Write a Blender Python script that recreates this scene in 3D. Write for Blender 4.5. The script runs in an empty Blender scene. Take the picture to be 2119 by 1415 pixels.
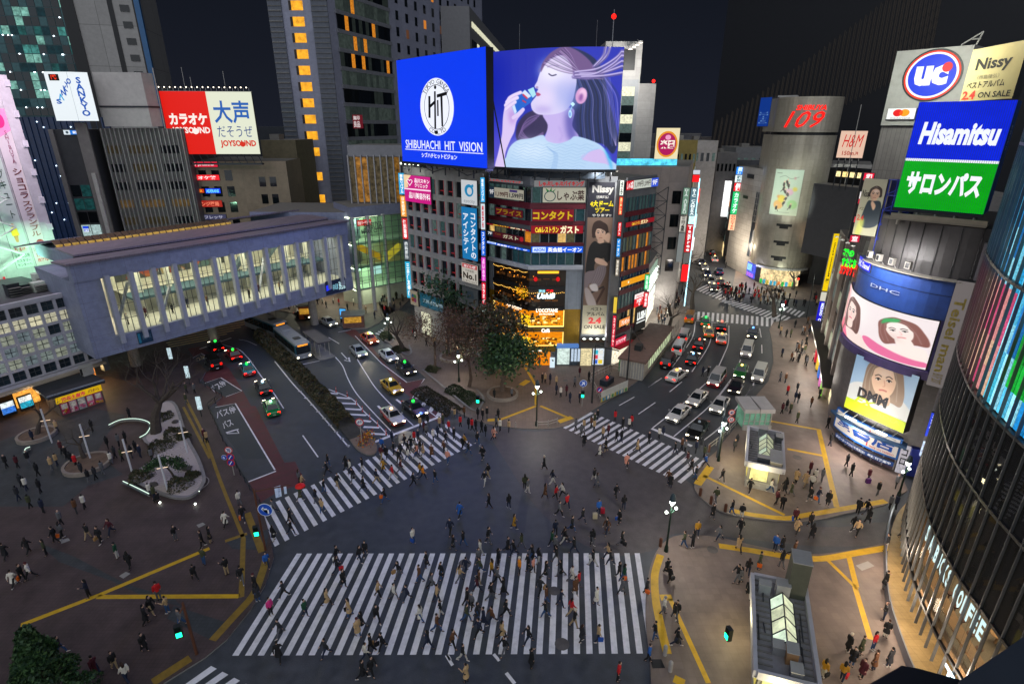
import bpy,math,random
import numpy as np
from mathutils import Vector,Matrix
# ---------------------------------------------------------------- camera, world, light, exposure
SC=bpy.context.scene
COL=SC.collection
rnd=random.Random(7)
PW,PH=2119,1415
FOC,PIT,ROL,CAMZ=1148.4,math.radians(21.242),math.radians(0.18),35.04
cam=bpy.data.cameras.new('camera');camo=bpy.data.objects.new('camera',cam);COL.objects.link(camo)
cam.sensor_width=36.0;cam.lens=36.0*FOC/PW;cam.clip_start=0.1;cam.clip_end=3000
camo.matrix_world=Matrix.Translation((0,0,CAMZ))@Matrix.Rotation(math.pi/2-PIT,4,'X')@Matrix.Rotation(ROL,4,'Z')
SC.camera=camo
SC.render.engine='CYCLES'
SC.cycles.use_denoising=True
SC.cycles.max_bounces=5;SC.cycles.diffuse_bounces=2;SC.cycles.glossy_bounces=3
SC.cycles.transmission_bounces=3;SC.cycles.transparent_max_bounces=8
SC.cycles.sample_clamp_indirect=3.0;SC.cycles.sample_clamp_direct=12.0
SC.cycles.caustics_reflective=False;SC.cycles.caustics_refractive=False
SC.view_settings.view_transform='Standard';SC.view_settings.look='None'
SC.view_settings.gamma=1;SC.view_settings.exposure=0.0
W=bpy.data.worlds.new('World');SC.world=W;W.use_nodes=True
_n=W.node_tree.nodes;_l=W.node_tree.links
_bg=_n['Background']
_tc=_n.new('ShaderNodeTexCoord');_sx=_n.new('ShaderNodeSeparateXYZ');_rp=_n.new('ShaderNodeValToRGB')
_l.new(_tc.outputs['Generated'],_sx.inputs[0]);_l.new(_sx.outputs['Z'],_rp.inputs[0])
_rp.color_ramp.elements[0].position=0.0;_rp.color_ramp.elements[0].color=(.0105,.0125,.0205,1)
_rp.color_ramp.elements[1].position=0.35;_rp.color_ramp.elements[1].color=(.0040,.0056,.0092,1)
_sky=_n.new('ShaderNodeTexSky');_sky.sky_type='NISHITA';_sky.sun_disc=False
_sky.sun_elevation=math.radians(-9);_sky.sun_rotation=math.radians(200)
_mx=_n.new('ShaderNodeMix');_mx.data_type='RGBA';_mx.blend_type='ADD';_mx.inputs[0].default_value=.05
_l.new(_rp.outputs[0],_mx.inputs[6]);_l.new(_sky.outputs[0],_mx.inputs[7]);_l.new(_mx.outputs[2],_bg.inputs[0])
_bg.inputs[1].default_value=1.0
# the skyglow of the lit city, a very wide and weak lamp high behind the camera
sun=bpy.data.lights.new('skyglow','SUN');sun.energy=2.0;sun.angle=math.radians(110);sun.color=(.88,.93,1.0)
suno=bpy.data.objects.new('skyglow',sun);COL.objects.link(suno)
suno.rotation_euler=(math.radians(54),math.radians(-8),0)
# ---------------------------------------------------------------- from photo pixel to place
def ray(px,py):
 x=(px-PW/2)/FOC;y=-(py-PH/2)/FOC
 c,s=math.cos(ROL),math.sin(ROL);x,y=c*x-s*y,s*x+c*y
 return x,math.cos(PIT)+y*math.sin(PIT),-math.sin(PIT)+y*math.cos(PIT)
def G(px,py,z=0.0):
 d=ray(px,py);t=(z-CAMZ)/d[2]
 return(d[0]*t,d[1]*t)
def HZ(xy,px,py):
 d=ray(px,py);t=math.hypot(*xy)/math.hypot(d[0],d[1]);return CAMZ+d[2]*t
def PJ(x,y,z):
 z-=CAMZ;f=y*math.cos(PIT)-z*math.sin(PIT);u=y*math.sin(PIT)+z*math.cos(PIT)
 return PW/2+FOC*x/f,PH/2-FOC*u/f
def ZC(o,s):
 return lambda a,b:(o[0]+a/s,o[1]+b/s)
class Pl:
 def __init__(self,*pts):
  self.p=[Vector((a[0],a[1]))for a in pts];self.s=[0.0]
  for a,b in zip(self.p,self.p[1:]):self.s.append(self.s[-1]+(b-a).length)
  self.L=self.s[-1]
  N=[Vector((b.y-a.y,a.x-b.x)).normalized()for a,b in zip(self.p,self.p[1:])]
  self.vn=[N[0]]+[(a+b)/(1+a.dot(b))for a,b in zip(N,N[1:])]+[N[-1]]
 def seg(self,s):
  i=0
  while i<len(self.p)-2 and s>self.s[i+1]:i+=1
  return i
 def xy(self,s,off=0.0):
  i=self.seg(s);e=self.p[i+1]-self.p[i];t=(s-self.s[i])/e.length;k=min(max(t,0),1)
  return self.p[i]+e*t+(self.vn[i]*(1-k)+self.vn[i+1]*k)*off
 def pt(self,s,z,off=0.0):
  q=self.xy(s,off);return(q.x,q.y,z)
 def dirn(self,s):
  i=self.seg(s);d=(self.p[i+1]-self.p[i]).normalized();return d,Vector((d.y,-d.x))
 def uz(self,px,py):
  dx,dy,dz=ray(px,py);best=None;N=len(self.p)-1
  for i in range(N):
   a=self.p[i];d=(self.p[i+1]-a).normalized();n=Vector((d.y,-d.x))
   den=n.x*dx+n.y*dy
   if abs(den)<1e-9:continue
   t=(n.x*a.x+n.y*a.y)/den
   if t<=0:continue
   u=(dx*t-a.x)*d.x+(dy*t-a.y)*d.y;L=(self.p[i+1]-a).length
   lo=-1e9 if i==0 else 0;hi=1e9 if i==N-1 else L
   miss=max(lo-u,u-hi,0)
   if best is None or(miss,t)<best[:2]:best=(miss,t,self.s[i]+u,CAMZ+dz*t)
  return best[2],best[3]
 def rect(self,x0,y0,x1,y1):
  a=self.uz(x0,y0);b=self.uz(x1,y1)
  return(min(a[0],b[0]),min(a[1],b[1]),max(a[0],b[0]),max(a[1],b[1]))
  # ---------------------------------------------------------------- colours and materials
def lin(c):
 f=lambda v:v/12.92 if v<=.04045 else((v+.055)/1.055)**2.4
 if isinstance(c,str):
  c=c.lstrip('#');c=[int(c[i:i+2],16)/255 for i in(0,2,4)]
 return tuple(f(v)for v in c)
_mats={}
def nt(m):m.use_nodes=True;return m.node_tree.nodes,m.node_tree.links
def mat(c,rough=.75,var=.12,metal=0.0,scale=1.2,bump=0.0,spec=.4,tile=None,name=None,coat=0.0):
 """painted / mineral surface: base colour varied by noise, optional panel joints (tile = w, h, joint, dark)"""
 key=('m',c,rough,var,metal,scale,bump,spec,tile,coat)
 if key in _mats:return _mats[key]
 m=bpy.data.materials.new(name or 'surface');n,l=nt(m);b=n['Principled BSDF']
 col=lin(c)if isinstance(c,str)else c
 b.inputs['Roughness'].default_value=rough;b.inputs['Metallic'].default_value=metal
 b.inputs['Specular IOR Level'].default_value=spec;b.inputs['Coat Weight'].default_value=coat
 b.inputs['Base Color'].default_value=(*col,1)
 if var or tile:
  tc=n.new('ShaderNodeTexCoord');no=n.new('ShaderNodeTexNoise');no.inputs['Scale'].default_value=scale
  no.inputs['Detail'].default_value=5;no.inputs['Roughness'].default_value=.65
  l.new(tc.outputs['Object'],no.inputs['Vector'])
  mr=n.new('ShaderNodeMapRange');mr.inputs[1].default_value=.3;mr.inputs[2].default_value=.7
  mr.inputs[3].default_value=1-var;mr.inputs[4].default_value=1+var
  l.new(no.outputs['Fac'],mr.inputs[0])
  mu=n.new('ShaderNodeMix');mu.data_type='RGBA';mu.blend_type='MULTIPLY';mu.inputs[0].default_value=1
  mu.inputs[6].default_value=(*col,1);cc=n.new('ShaderNodeCombineColor')
  for i in range(3):l.new(mr.outputs[0],cc.inputs[i])
  l.new(cc.outputs[0],mu.inputs[7]);out=mu.outputs[2]
  if tile:
   w,h,j,dk=tile
   uv=n.new('ShaderNodeUVMap');br=n.new('ShaderNodeTexBrick');br.offset=0;br.squash=1
   br.inputs['Scale'].default_value=1;br.inputs['Brick Width'].default_value=w;br.inputs['Row Height'].default_value=h
   br.inputs['Mortar Size'].default_value=j;br.inputs['Mortar Smooth'].default_value=.1
   br.inputs['Color1'].default_value=(1,1,1,1);br.inputs['Color2'].default_value=(.86,.86,.86,1);br.inputs['Mortar'].default_value=(dk,dk,dk,1)
   l.new(uv.outputs[0],br.inputs['Vector'])
   m2=n.new('ShaderNodeMix');m2.data_type='RGBA';m2.blend_type='MULTIPLY';m2.inputs[0].default_value=1
   l.new(out,m2.inputs[6]);l.new(br.outputs['Color'],m2.inputs[7]);out=m2.outputs[2]
  l.new(out,b.inputs['Base Color'])
  if bump:
   bp=n.new('ShaderNodeBump');bp.inputs['Strength'].default_value=bump
   l.new(no.outputs['Fac'],bp.inputs['Height']);l.new(bp.outputs[0],b.inputs['Normal'])
 _mats[key]=m;return m
def glow(c,e=1.0,var=0.0,scale=3.0,name=None,stripes=0):
 """something that gives off light: a lamp, a lit sign, a screen, a lit window"""
 key=('g',c,e,var,scale,stripes)
 if key in _mats:return _mats[key]
 m=bpy.data.materials.new(name or 'light');n,l=nt(m);b=n['Principled BSDF']
 col=lin(c)if isinstance(c,str)else c
 b.inputs['Base Color'].default_value=(col[0]*.15,col[1]*.15,col[2]*.15,1);b.inputs['Roughness'].default_value=.5
 b.inputs['Specular IOR Level'].default_value=.2
 b.inputs['Emission Color'].default_value=(*col,1);b.inputs['Emission Strength'].default_value=e
 if var:
  uv=n.new('ShaderNodeUVMap');no=n.new('ShaderNodeTexNoise');no.inputs['Scale'].default_value=scale
  no.inputs['Detail'].default_value=4;no.inputs['Roughness'].default_value=.7
  l.new(uv.outputs[0],no.inputs['Vector'])
  mr=n.new('ShaderNodeMapRange');mr.inputs[1].default_value=.35;mr.inputs[2].default_value=.65
  mr.inputs[3].default_value=e*(1-var);mr.inputs[4].default_value=e*(1+var)
  l.new(no.outputs['Fac'],mr.inputs[0]);src=mr.outputs[0]
  if stripes:
   wv=n.new('ShaderNodeTexWave');wv.inputs['Scale'].default_value=stripes;wv.inputs['Distortion'].default_value=1.5
   l.new(uv.outputs[0],wv.inputs['Vector'])
   m3=n.new('ShaderNodeMapRange');m3.inputs[3].default_value=.55;m3.inputs[4].default_value=1.1
   l.new(wv.outputs['Fac'],m3.inputs[0])
   mm=n.new('ShaderNodeMath');mm.operation='MULTIPLY';l.new(src,mm.inputs[0]);l.new(m3.outputs[0],mm.inputs[1]);src=mm.outputs[0]
  l.new(src,b.inputs['Emission Strength'])
 _mats[key]=m;return m
def glass(c='#0b1014',rough=.06,spec=.5):
 return mat(c,rough,0,spec=spec,name='dark_glass')
def clear_glass(tint=(.8,.9,.9),alpha=.18,rough=.03):
 key=('cg',tint,alpha)
 if key in _mats:return _mats[key]
 m=bpy.data.materials.new('clear_glass');n,l=nt(m);b=n['Principled BSDF'];o=n['Material Output']
 b.inputs['Base Color'].default_value=(*tint,1);b.inputs['Roughness'].default_value=rough
 b.inputs['Base Color'].default_value=(tint[0]*.1,tint[1]*.1,tint[2]*.1,1)
 t=n.new('ShaderNodeBsdfTransparent');t.inputs[0].default_value=(*tint,1)
 x=n.new('ShaderNodeMixShader');x.inputs[0].default_value=alpha
 l.new(t.outputs[0],x.inputs[1]);l.new(b.outputs[0],x.inputs[2]);l.new(x.outputs[0],o.inputs[0])
 _mats[key]=m;return m
 # ---------------------------------------------------------------- mesh builder
class MB:
 def __init__(self):self.v=[];self.f=[];self.m=[];self.ms=[];self.uv={}
 def mi(self,m):
  if m not in self.ms:self.ms.append(m)
  return self.ms.index(m)
 def face(self,pts,m,uv=None):
  k=len(self.v);self.v+=[tuple(p)for p in pts];self.f.append(tuple(range(k,k+len(pts))));self.m.append(self.mi(m))
  if uv:self.uv[len(self.f)-1]=uv
 def mesh(self,vs,fs,m):
  k=len(self.v);i=self.mi(m);self.v+=[tuple(p)for p in vs]
  for f in fs:self.f.append(tuple(k+a for a in f));self.m.append(i)
 def hexa(self,b,t,m):
  self.mesh(list(b)+list(t),[(3,2,1,0),(4,5,6,7),(0,1,5,4),(1,2,6,5),(2,3,7,6),(3,0,4,7)],m)
 def box(self,x0,y0,z0,x1,y1,z1,m):
  b=[(x0,y0),(x1,y0),(x1,y1),(x0,y1)]
  self.hexa([(x,y,z0)for x,y in b],[(x,y,z1)for x,y in b],m)
 def obox(self,c,d,lx,ly,z0,z1,m):
  d=Vector(d[:2]).normalized();n=Vector((-d.y,d.x));c=Vector(c[:2])
  q=[c-d*lx/2-n*ly/2,c+d*lx/2-n*ly/2,c+d*lx/2+n*ly/2,c-d*lx/2+n*ly/2]
  self.hexa([(p.x,p.y,z0)for p in q],[(p.x,p.y,z1)for p in q],m)
 def prism(self,poly,z0,z1,m,mtop=None,bottom=False):
  P=[Vector((p[0],p[1]))for p in poly]
  A=sum(a.x*b.y-b.x*a.y for a,b in zip(P,P[1:]+P[:1]))
  if A<0:P=P[::-1]
  n=len(P)
  for i in range(n):
   a,b=P[i],P[(i+1)%n]
   self.face([(a.x,a.y,z0),(b.x,b.y,z0),(b.x,b.y,z1),(a.x,a.y,z1)],m)
  self.face([(p.x,p.y,z1)for p in P],mtop or m)
  if bottom:self.face([(p.x,p.y,z0)for p in P[::-1]],m)
 def wbox(self,pl,u0,u1,z0,z1,o0,o1,m):
  cuts=[u0]+[s for s in pl.s[1:-1]if u0+.01<s<u1-.01]+[u1]
  for a,b in zip(cuts,cuts[1:]):
   e=1e-4
   A0,B0=pl.pt(a+e,0,o0),pl.pt(b-e,0,o0);A1,B1=pl.pt(a+e,0,o1),pl.pt(b-e,0,o1)
   q=[A1,B1,B0,A0]
   self.hexa([(p[0],p[1],z0)for p in q],[(p[0],p[1],z1)for p in q],m)
 def wface(self,pl,u0,u1,z0,z1,off,m,uvs=True):
  cuts=[u0]+[s for s in pl.s[1:-1]if u0+.01<s<u1-.01]+[u1];e=1e-4
  for a,b in zip(cuts,cuts[1:]):
   ua,ub=(a-u0)/(u1-u0),(b-u0)/(u1-u0)
   self.face([pl.pt(a+e,z0,off),pl.pt(b-e,z0,off),pl.pt(b-e,z1,off),pl.pt(a+e,z1,off)],m,[(ua,0),(ub,0),(ub,1),(ua,1)]if uvs else None)
 def tube(self,pts,rs,m,n=8,cap=True):
  pts=[Vector(p)for p in pts]
  if not isinstance(rs,(list,tuple)):rs=[rs]*len(pts)
  k0=len(self.v);mi=self.mi(m);prev=None
  for i,p in enumerate(pts):
   t=(pts[min(i+1,len(pts)-1)]-pts[max(i-1,0)]).normalized()
   if prev is None:
    a=Vector((0,0,1))if abs(t.z)<.9 else Vector((1,0,0));u=t.cross(a).normalized()
   else:u=(prev-t*prev.dot(t)).normalized()
   prev=u;w=t.cross(u)
   r=rs[i];ru,rw=(r if isinstance(r,tuple)else(r,r))
   for j in range(n):
    an=2*math.pi*j/n;q=p+u*(ru*math.cos(an))+w*(rw*math.sin(an));self.v.append(tuple(q))
  for i in range(len(pts)-1):
   for j in range(n):
    a=k0+i*n+j;b=k0+i*n+(j+1)%n
    self.f.append((a,b,b+n,a+n));self.m.append(mi)
  if cap:
   self.f.append(tuple(k0+j for j in range(n))[::-1]);self.m.append(mi)
   e=k0+(len(pts)-1)*n;self.f.append(tuple(e+j for j in range(n)));self.m.append(mi)
 def ball(self,c,r,m,nu=10,nv=7):
  rx,ry,rz=r if isinstance(r,tuple)else(r,r,r);vs=[];fs=[]
  for i in range(nv+1):
   th=math.pi*i/nv
   for j in range(nu):
    ph=2*math.pi*j/nu
    vs.append((c[0]+rx*math.sin(th)*math.cos(ph),c[1]+ry*math.sin(th)*math.sin(ph),c[2]+rz*math.cos(th)))
  for i in range(nv):
   for j in range(nu):
    a=i*nu+j;b=i*nu+(j+1)%nu;fs.append((a,a+nu,b+nu,b))
  self.mesh(vs,fs,m)
 def lathe(self,c,prof,m,n=12):
  k=len(self.v);mi=self.mi(m)
  for r,z in prof:
   for j in range(n):
    a=2*math.pi*j/n;self.v.append((c[0]+r*math.cos(a),c[1]+r*math.sin(a),c[2]+z))
  for i in range(len(prof)-1):
   for j in range(n):
    a=k+i*n+j;b=k+i*n+(j+1)%n;self.f.append((a,b,b+n,a+n));self.m.append(mi)
  self.f.append(tuple(k+j for j in range(n))[::-1]);self.m.append(mi)
  e=k+(len(prof)-1)*n;self.f.append(tuple(e+j for j in range(n)));self.m.append(mi)
 def data(self,name='mesh',origin=(0,0,0),smooth=False,uv=True):
  me=bpy.data.meshes.new(name);o=origin
  me.from_pydata([(x-o[0],y-o[1],z-o[2])for x,y,z in self.v],[],self.f)
  for m in self.ms:me.materials.append(m)
  me.polygons.foreach_set('material_index',self.m)
  if smooth:me.polygons.foreach_set('use_smooth',[True]*len(self.f))
  if uv:
   ul=me.uv_layers.new(name='UVMap');co=self.v
   buf=[]
   for fi,f in enumerate(self.f):
    if fi in self.uv:buf+=[c for q in self.uv[fi]for c in q];continue
    a,b,c=Vector(co[f[0]]),Vector(co[f[1]]),Vector(co[f[2]])
    nn=(b-a).cross(c-a)
    if nn.length:nn.normalize()
    if abs(nn.z)>.7 or nn.length==0:
     for i in f:buf+=[co[i][0],co[i][1]]
    else:
     t=Vector((-nn.y,nn.x,0)).normalized()
     for i in f:p=co[i];buf+=[p[0]*t.x+p[1]*t.y,p[2]]
   ul.data.foreach_set('uv',buf)
  me.validate();return me
 def build(self,name,parent=None,smooth=False,origin=None):
  xs,ys,zs=zip(*self.v)if self.v else((0,),(0,),(0,))
  if origin is None:origin=((min(xs)+max(xs))/2,(min(ys)+max(ys))/2,min(zs))
  o=bpy.data.objects.new(name,self.data(name,origin,smooth));COL.objects.link(o)
  if parent is not None:
   o.parent=parent;w=wpos(parent);o.location=(origin[0]-w[0],origin[1]-w[1],origin[2]-w[2])
  else:o.location=origin
  return o
def wpos(o):
 p=Vector(o.location)
 while o.parent:o=o.parent;p+=Vector(o.location)
 return p
def tag(o,label=None,cat=None,group=None,kind=None):
 if label:o['label']=label
 if cat:o['category']=cat
 if group:o['group']=group
 if kind:o['kind']=kind
 return o
def empty(name,loc,label,cat,group=None,rz=0.0):
 o=bpy.data.objects.new(name,None);COL.objects.link(o);o.location=loc;o.rotation_euler=(0,0,rz);o.empty_display_size=.3
 return tag(o,label,cat,group)
def copy_tree(o,parent=None,keep=True):
 c=o.copy();COL.objects.link(c);c.parent=parent
 for ch in o.children:copy_tree(ch,c)
 return c
_thing_n={}
# ---------------------------------------------------------------- lettering
_tx={}
def glyphs(s,bold=0.0,vert=False,shear=0.0,gap=1.0,res=2):
 key=(s,bold,vert,shear,gap)
 if key in _tx:return _tx[key]
 c=bpy.data.curves.new('t','FONT');c.resolution_u=res;c.offset=bold;c.shear=shear
 if vert:c.body='\n'.join(s);c.align_x='CENTER';c.space_line=gap
 else:c.body=s;c.space_character=gap;c.align_x='CENTER'
 o=bpy.data.objects.new('t',c);me=bpy.data.meshes.new_from_object(o)
 v=np.zeros(len(me.vertices)*3);me.vertices.foreach_get('co',v);v=v.reshape(-1,3)[:,:2]
 f=[tuple(p.vertices)for p in me.polygons]
 lo,hi=v.min(0),v.max(0);v=(v-lo)/np.maximum(hi-lo,1e-6)
 bpy.data.objects.remove(o);bpy.data.curves.remove(c);bpy.data.meshes.remove(me)
 _tx[key]=(v,f);return _tx[key]
def letter_on(mb,pl,s,u0,z0,u1,z1,m,off=.03,**k):
 v,f=glyphs(s,**k)
 mb.mesh([pl.pt(u0+(u1-u0)*a,z0+(z1-z0)*b,off)for a,b in v],f,m)
def letter_quad(mb,s,q,m,**k):
 v,f=glyphs(s,**k);q=[Vector(p)for p in q]
 mb.mesh([tuple((q[0]*(1-a)+q[1]*a)*(1-b)+(q[3]*(1-a)+q[2]*a)*b)for a,b in v],f,m)
def sign(pl,label,px,bg,texts=(),emit=1.0,depth=.3,name='sign',cat='sign',group=None,back=0.0,frame=None,uz=None,side=None,kind=None,shapes=()):
 """a sign on a wall: px = top-left and bottom-right photo pixels; texts = (string, x0, y0, x1, y1, colour, options), fractions from the top left"""
 u0,z0,u1,z1=uz or pl.rect(*px);b=MB()
 body=bg if not isinstance(bg,str)else(glow(bg,emit)if emit else mat(bg,.6,.06))
 sd=mat(side or '#2a2c30',.6)
 b.wbox(pl,u0,u1,z0,z1,back,back+depth,sd)
 b.wface(pl,u0+.02,u1-.02,z0+.02,z1-.02,back+depth+.012,body)
 o=b.build(name);tag(o,label,cat,group,kind)
 if frame:
  fr=MB();t=frame[1];fm=frame[0]
  for a in((u0-t,u1+t,z1,z1+t),(u0-t,u1+t,z0-t,z0),(u0-t,u0,z0,z1),(u1,u1+t,z0,z1)):
   fr.wbox(pl,*a,back,back+depth+.06,fm)
  fr.build('frame',o)
 for i,s in enumerate(shapes):
  p,c=s[0],s[1];sb=MB();off=back+depth+.016+.003*i
  mm=c if not isinstance(c,str)else(glow(c,emit)if emit else mat(c,.6,.03))
  sb.face([pl.pt(u0+(u1-u0)*x,z1-(z1-z0)*y,off)for x,y in p][::-1],mm)
  sb.build('emblem',o)
 for t in texts:
  c=t[5];lb=MB();mm=c if not isinstance(c,str)else(glow(c,emit)if emit else mat(c,.6,.03));k=t[6]if len(t)>6 else{}
  letter_on(lb,pl,t[0],u0+(u1-u0)*t[1],z1-(z1-z0)*t[4],u0+(u1-u0)*t[3],z1-(z1-z0)*t[2],mm,back+depth+.05,**k);lb.build('lettering',o)
 return o
def lamp(name,loc,e,color=(1,.95,.85),r=.15,kind='POINT',size=(1,1),aim=None,spot=None,parent=None):
 L=bpy.data.lights.new(name,kind);L.energy=e;L.color=color
 if kind=='AREA':L.shape='RECTANGLE';L.size,L.size_y=size
 else:L.shadow_soft_size=r
 if spot:L.spot_size=math.radians(spot);L.spot_blend=.7
 o=bpy.data.objects.new(name,L);COL.objects.link(o);o.location=loc
 if aim is not None:o.rotation_euler=(Vector(aim)-Vector(loc)).to_track_quat('-Z','Y').to_euler()
 return o
def disc(cx,cy,rx,ry,n=24,a0=0,a1=360):
 return[(cx+rx*math.cos(math.radians(a0+(a1-a0)*i/n)),cy+ry*math.sin(math.radians(a0+(a1-a0)*i/n)))for i in range(n+(a1-a0<360))]
 # ---------------------------------------------------------------- the ground, roads, pavements and markings
def road_mat(c,name,warm=None):
 m=bpy.data.materials.new(name);n,l=nt(m);b=n['Principled BSDF']
 tc=n.new('ShaderNodeTexCoord')
 def noise(s,d=4):
  x=n.new('ShaderNodeTexNoise');x.inputs['Scale'].default_value=s;x.inputs['Detail'].default_value=d;l.new(tc.outputs['Object'],x.inputs['Vector']);return x
 a,f,g=noise(.09,3),noise(1.1,6),noise(14,3)
 r=n.new('ShaderNodeValToRGB');e=r.color_ramp.elements
 c2=warm or tuple(x*1.35 for x in c)
 e[0].position=.36;e[0].color=(*c,1);e[1].position=.64;e[1].color=(*c2,1);l.new(a.outputs['Fac'],r.inputs[0])
 def mul(src,no,lo,hi):
  mr=n.new('ShaderNodeMapRange');mr.inputs[1].default_value=.3;mr.inputs[2].default_value=.7;mr.inputs[3].default_value=lo;mr.inputs[4].default_value=hi
  l.new(no.outputs['Fac'],mr.inputs[0]);mx=n.new('ShaderNodeMix');mx.data_type='RGBA';mx.blend_type='MULTIPLY';mx.inputs[0].default_value=1
  l.new(src,mx.inputs[6]);l.new(mr.outputs[0],mx.inputs[7]);return mx.outputs[2]
 o=mul(r.outputs[0],f,.72,1.25);o=mul(o,g,.8,1.2);l.new(o,b.inputs['Base Color'])
 rr=n.new('ShaderNodeMapRange');rr.inputs[3].default_value=.42;rr.inputs[4].default_value=.8;l.new(f.outputs['Fac'],rr.inputs[0]);l.new(rr.outputs[0],b.inputs['Roughness'])
 bp=n.new('ShaderNodeBump');bp.inputs['Strength'].default_value=.25;bp.inputs['Distance'].default_value=.02;l.new(g.outputs['Fac'],bp.inputs['Height']);l.new(bp.outputs[0],b.inputs['Normal'])
 return m
def worn(c,name,wear=.45):
 m=bpy.data.materials.new(name);n,l=nt(m);b=n['Principled BSDF']
 tc=n.new('ShaderNodeTexCoord');a=n.new('ShaderNodeTexNoise');a.inputs['Scale'].default_value=1.3;a.inputs['Detail'].default_value=8;a.inputs['Roughness'].default_value=.7
 l.new(tc.outputs['Object'],a.inputs['Vector'])
 r=n.new('ShaderNodeValToRGB');e=r.color_ramp.elements
 e[0].position=.28;e[0].color=(*[x*(1-wear)for x in c],1);e[1].position=.56;e[1].color=(*c,1)
 l.new(a.outputs['Fac'],r.inputs[0]);l.new(r.outputs[0],b.inputs['Base Color']);b.inputs['Roughness'].default_value=.6
 return m
M_road=road_mat((.040,.046,.055),'asphalt',(.056,.058,.066))
M_bay=road_mat((.032,.038,.044),'bay_asphalt',(.042,.046,.052))
M_red=road_mat((.085,.022,.026),'red_road_surface',(.11,.030,.034))
M_warm=road_mat((.062,.055,.056),'warm_asphalt',(.076,.064,.064))
M_white=worn((.78,.75,.78),'white_road_paint',.30)
M_yel=worn((.62,.36,.012),'yellow_tactile_tiles',.3)
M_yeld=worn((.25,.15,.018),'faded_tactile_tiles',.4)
M_kerb=mat((.20,.19,.18),.8,.2)
M_pl=mat((.074,.050,.049),.62,.30,scale=.45,tile=(.30,.30,.02,.7),name='plaza_tiles')
M_plg=mat((.046,.052,.056),.62,.3,scale=.5,tile=(.30,.30,.02,.7),name='grey_plaza_tiles')
M_pv=mat((.175,.132,.112),.6,.24,scale=.4,tile=(.6,.6,.012,.78),name='pavement_slabs')
M_pvc=mat((.15,.112,.092),.6,.22,scale=.4,tile=(.45,.45,.02,.72),name='corner_paving')
def GP(z,pts):return[G(*z(*p))for p in pts]
idz=lambda a,b:(a,b)
def area(name,pts,z0,z1,m,side=None):
 b=MB();b.prism(pts,z0,z1,side or m,m);return tag(b.build(name),kind='structure')
def strip(mb,pts,w,z,m):
 P=[Vector((p[0],p[1]))for p in pts];L=[];R=[]
 for i,p in enumerate(P):
  d=(P[min(i+1,len(P)-1)]-P[max(i-1,0)]).normalized();n=Vector((-d.y,d.x))*w/2
  L.append(p+n);R.append(p-n)
 for i in range(len(P)-1):
  mb.face([(R[i].x,R[i].y,z),(R[i+1].x,R[i+1].y,z),(L[i+1].x,L[i+1].y,z),(L[i].x,L[i].y,z)],m)
def smooth(pts,n=5):
 P=[Vector(p)for p in pts];P=[P[0]*2-P[1]]+P+[P[-1]*2-P[-2]];o=[]
 for i in range(1,len(P)-2):
  for k in range(n):
   t=k/n;a,b,c,d=P[i-1:i+3]
   o.append(.5*(2*b+(c-a)*t+(2*a-5*b+4*c-d)*t*t+(3*b-a-3*c+d)*t**3))
 return o+[P[-2]]
gb=MB();gb.face([(-900,-60,0),(900,-60,0),(900,1500,0),(-900,1500,0)],M_road);tag(gb.build('ground'),kind='structure')
z1=ZC((0,680),3.825);z2=ZC((380,640),4.565);z3=ZC((680,640),4.565);z4=ZC((1000,560),5.053);z5=ZC((1320,560),4.565)
z6=ZC((1320,780),4.565);z7=ZC((0,1000),3.409);z8=ZC((1640,960),3.11);zc=ZC((900,840),3.538);zr=ZC((1380,840),3.538);zn=ZC((1340,1080),4.224)
# worn warm patch in the middle of the crossing and the dark inner bays
area('crossing_surface',smooth(GP(idz,[(1000,880),(1110,893),(1190,885),(1300,930),(1430,1000),(1480,1050),(1700,1090),(1830,1080),(1840,1120),(1700,1130),(1480,1108),(1390,1105),(1345,1140),(1240,1142),(1120,1060),(1050,960),(1000,880)]),4),-.05,.003,M_warm)
# pavements, each a raised slab with a kerb
PV={'plaza':(GP(idz,[(340,1415),(425,1362),(470,1325),(520,1262),(550,1210),(567,1155),(560,1112),(545,1062),(503,990),(470,925),(432,846),(460,822),(413,793),(428,768),(395,738),(352,722),(330,690)])+[(-62,105),(-140,105),(-140,-20),(-26,-20),(-26,18)],M_pl),'corner_pavement':(smooth(GP(idz,[(962,862),(1000,876),(1040,884),(1110,889),(1165,884),(1200,866),(1245,838)]),3)+GP(idz,[(1300,803),(1345,770),(1398,700),(1425,655),(1432,640)])+[(34,125),(10,96),(-10,96),(-28,112)]+GP(idz,[(795,655),(805,668),(795,682),(790,697),(816,721),(837,747),(882,783),(862,806)]),M_pvc),'station_pavement':(GP(idz,[(560,640),(600,648),(640,658),(690,670),(730,682),(760,681),(785,669),(800,655),(830,638)])+[(-20,135),(-60,130)],M_pv),'shop_pavement':(smooth(GP(idz,[(1832,1046),(1760,1062),(1660,1079),(1560,1074),(1490,1058),(1445,1025),(1437,1000),(1452,960)]),3)+GP(idz,[(1480,937),(1530,874),(1560,825),(1590,790),(1600,750),(1598,713),(1592,682),(1600,668),(1680,655)])+[(70,110),(58,92),(41,48)],M_pv),'near_pavement':(smooth(GP(idz,[(1348,1440),(1344,1360),(1336,1290),(1338,1215),(1350,1160),(1372,1125),(1410,1108),(1480,1112),(1560,1130),(1660,1148),(1760,1140),(1850,1120)]),3)+[(36,38),(36,-5),(9,-5)],M_pv),'street_pavement':([(34.5,122),(52,160),(70,210),(62,214),(44,165),(28,126)],M_pv),'far_pavement':([(50,122),(57,118),(72,112),(90,125),(90,230),(84,230),(66,160)],M_pv),}
for n,(p,m)in PV.items():area(n,p,-.2,.13,m,M_kerb)
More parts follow.
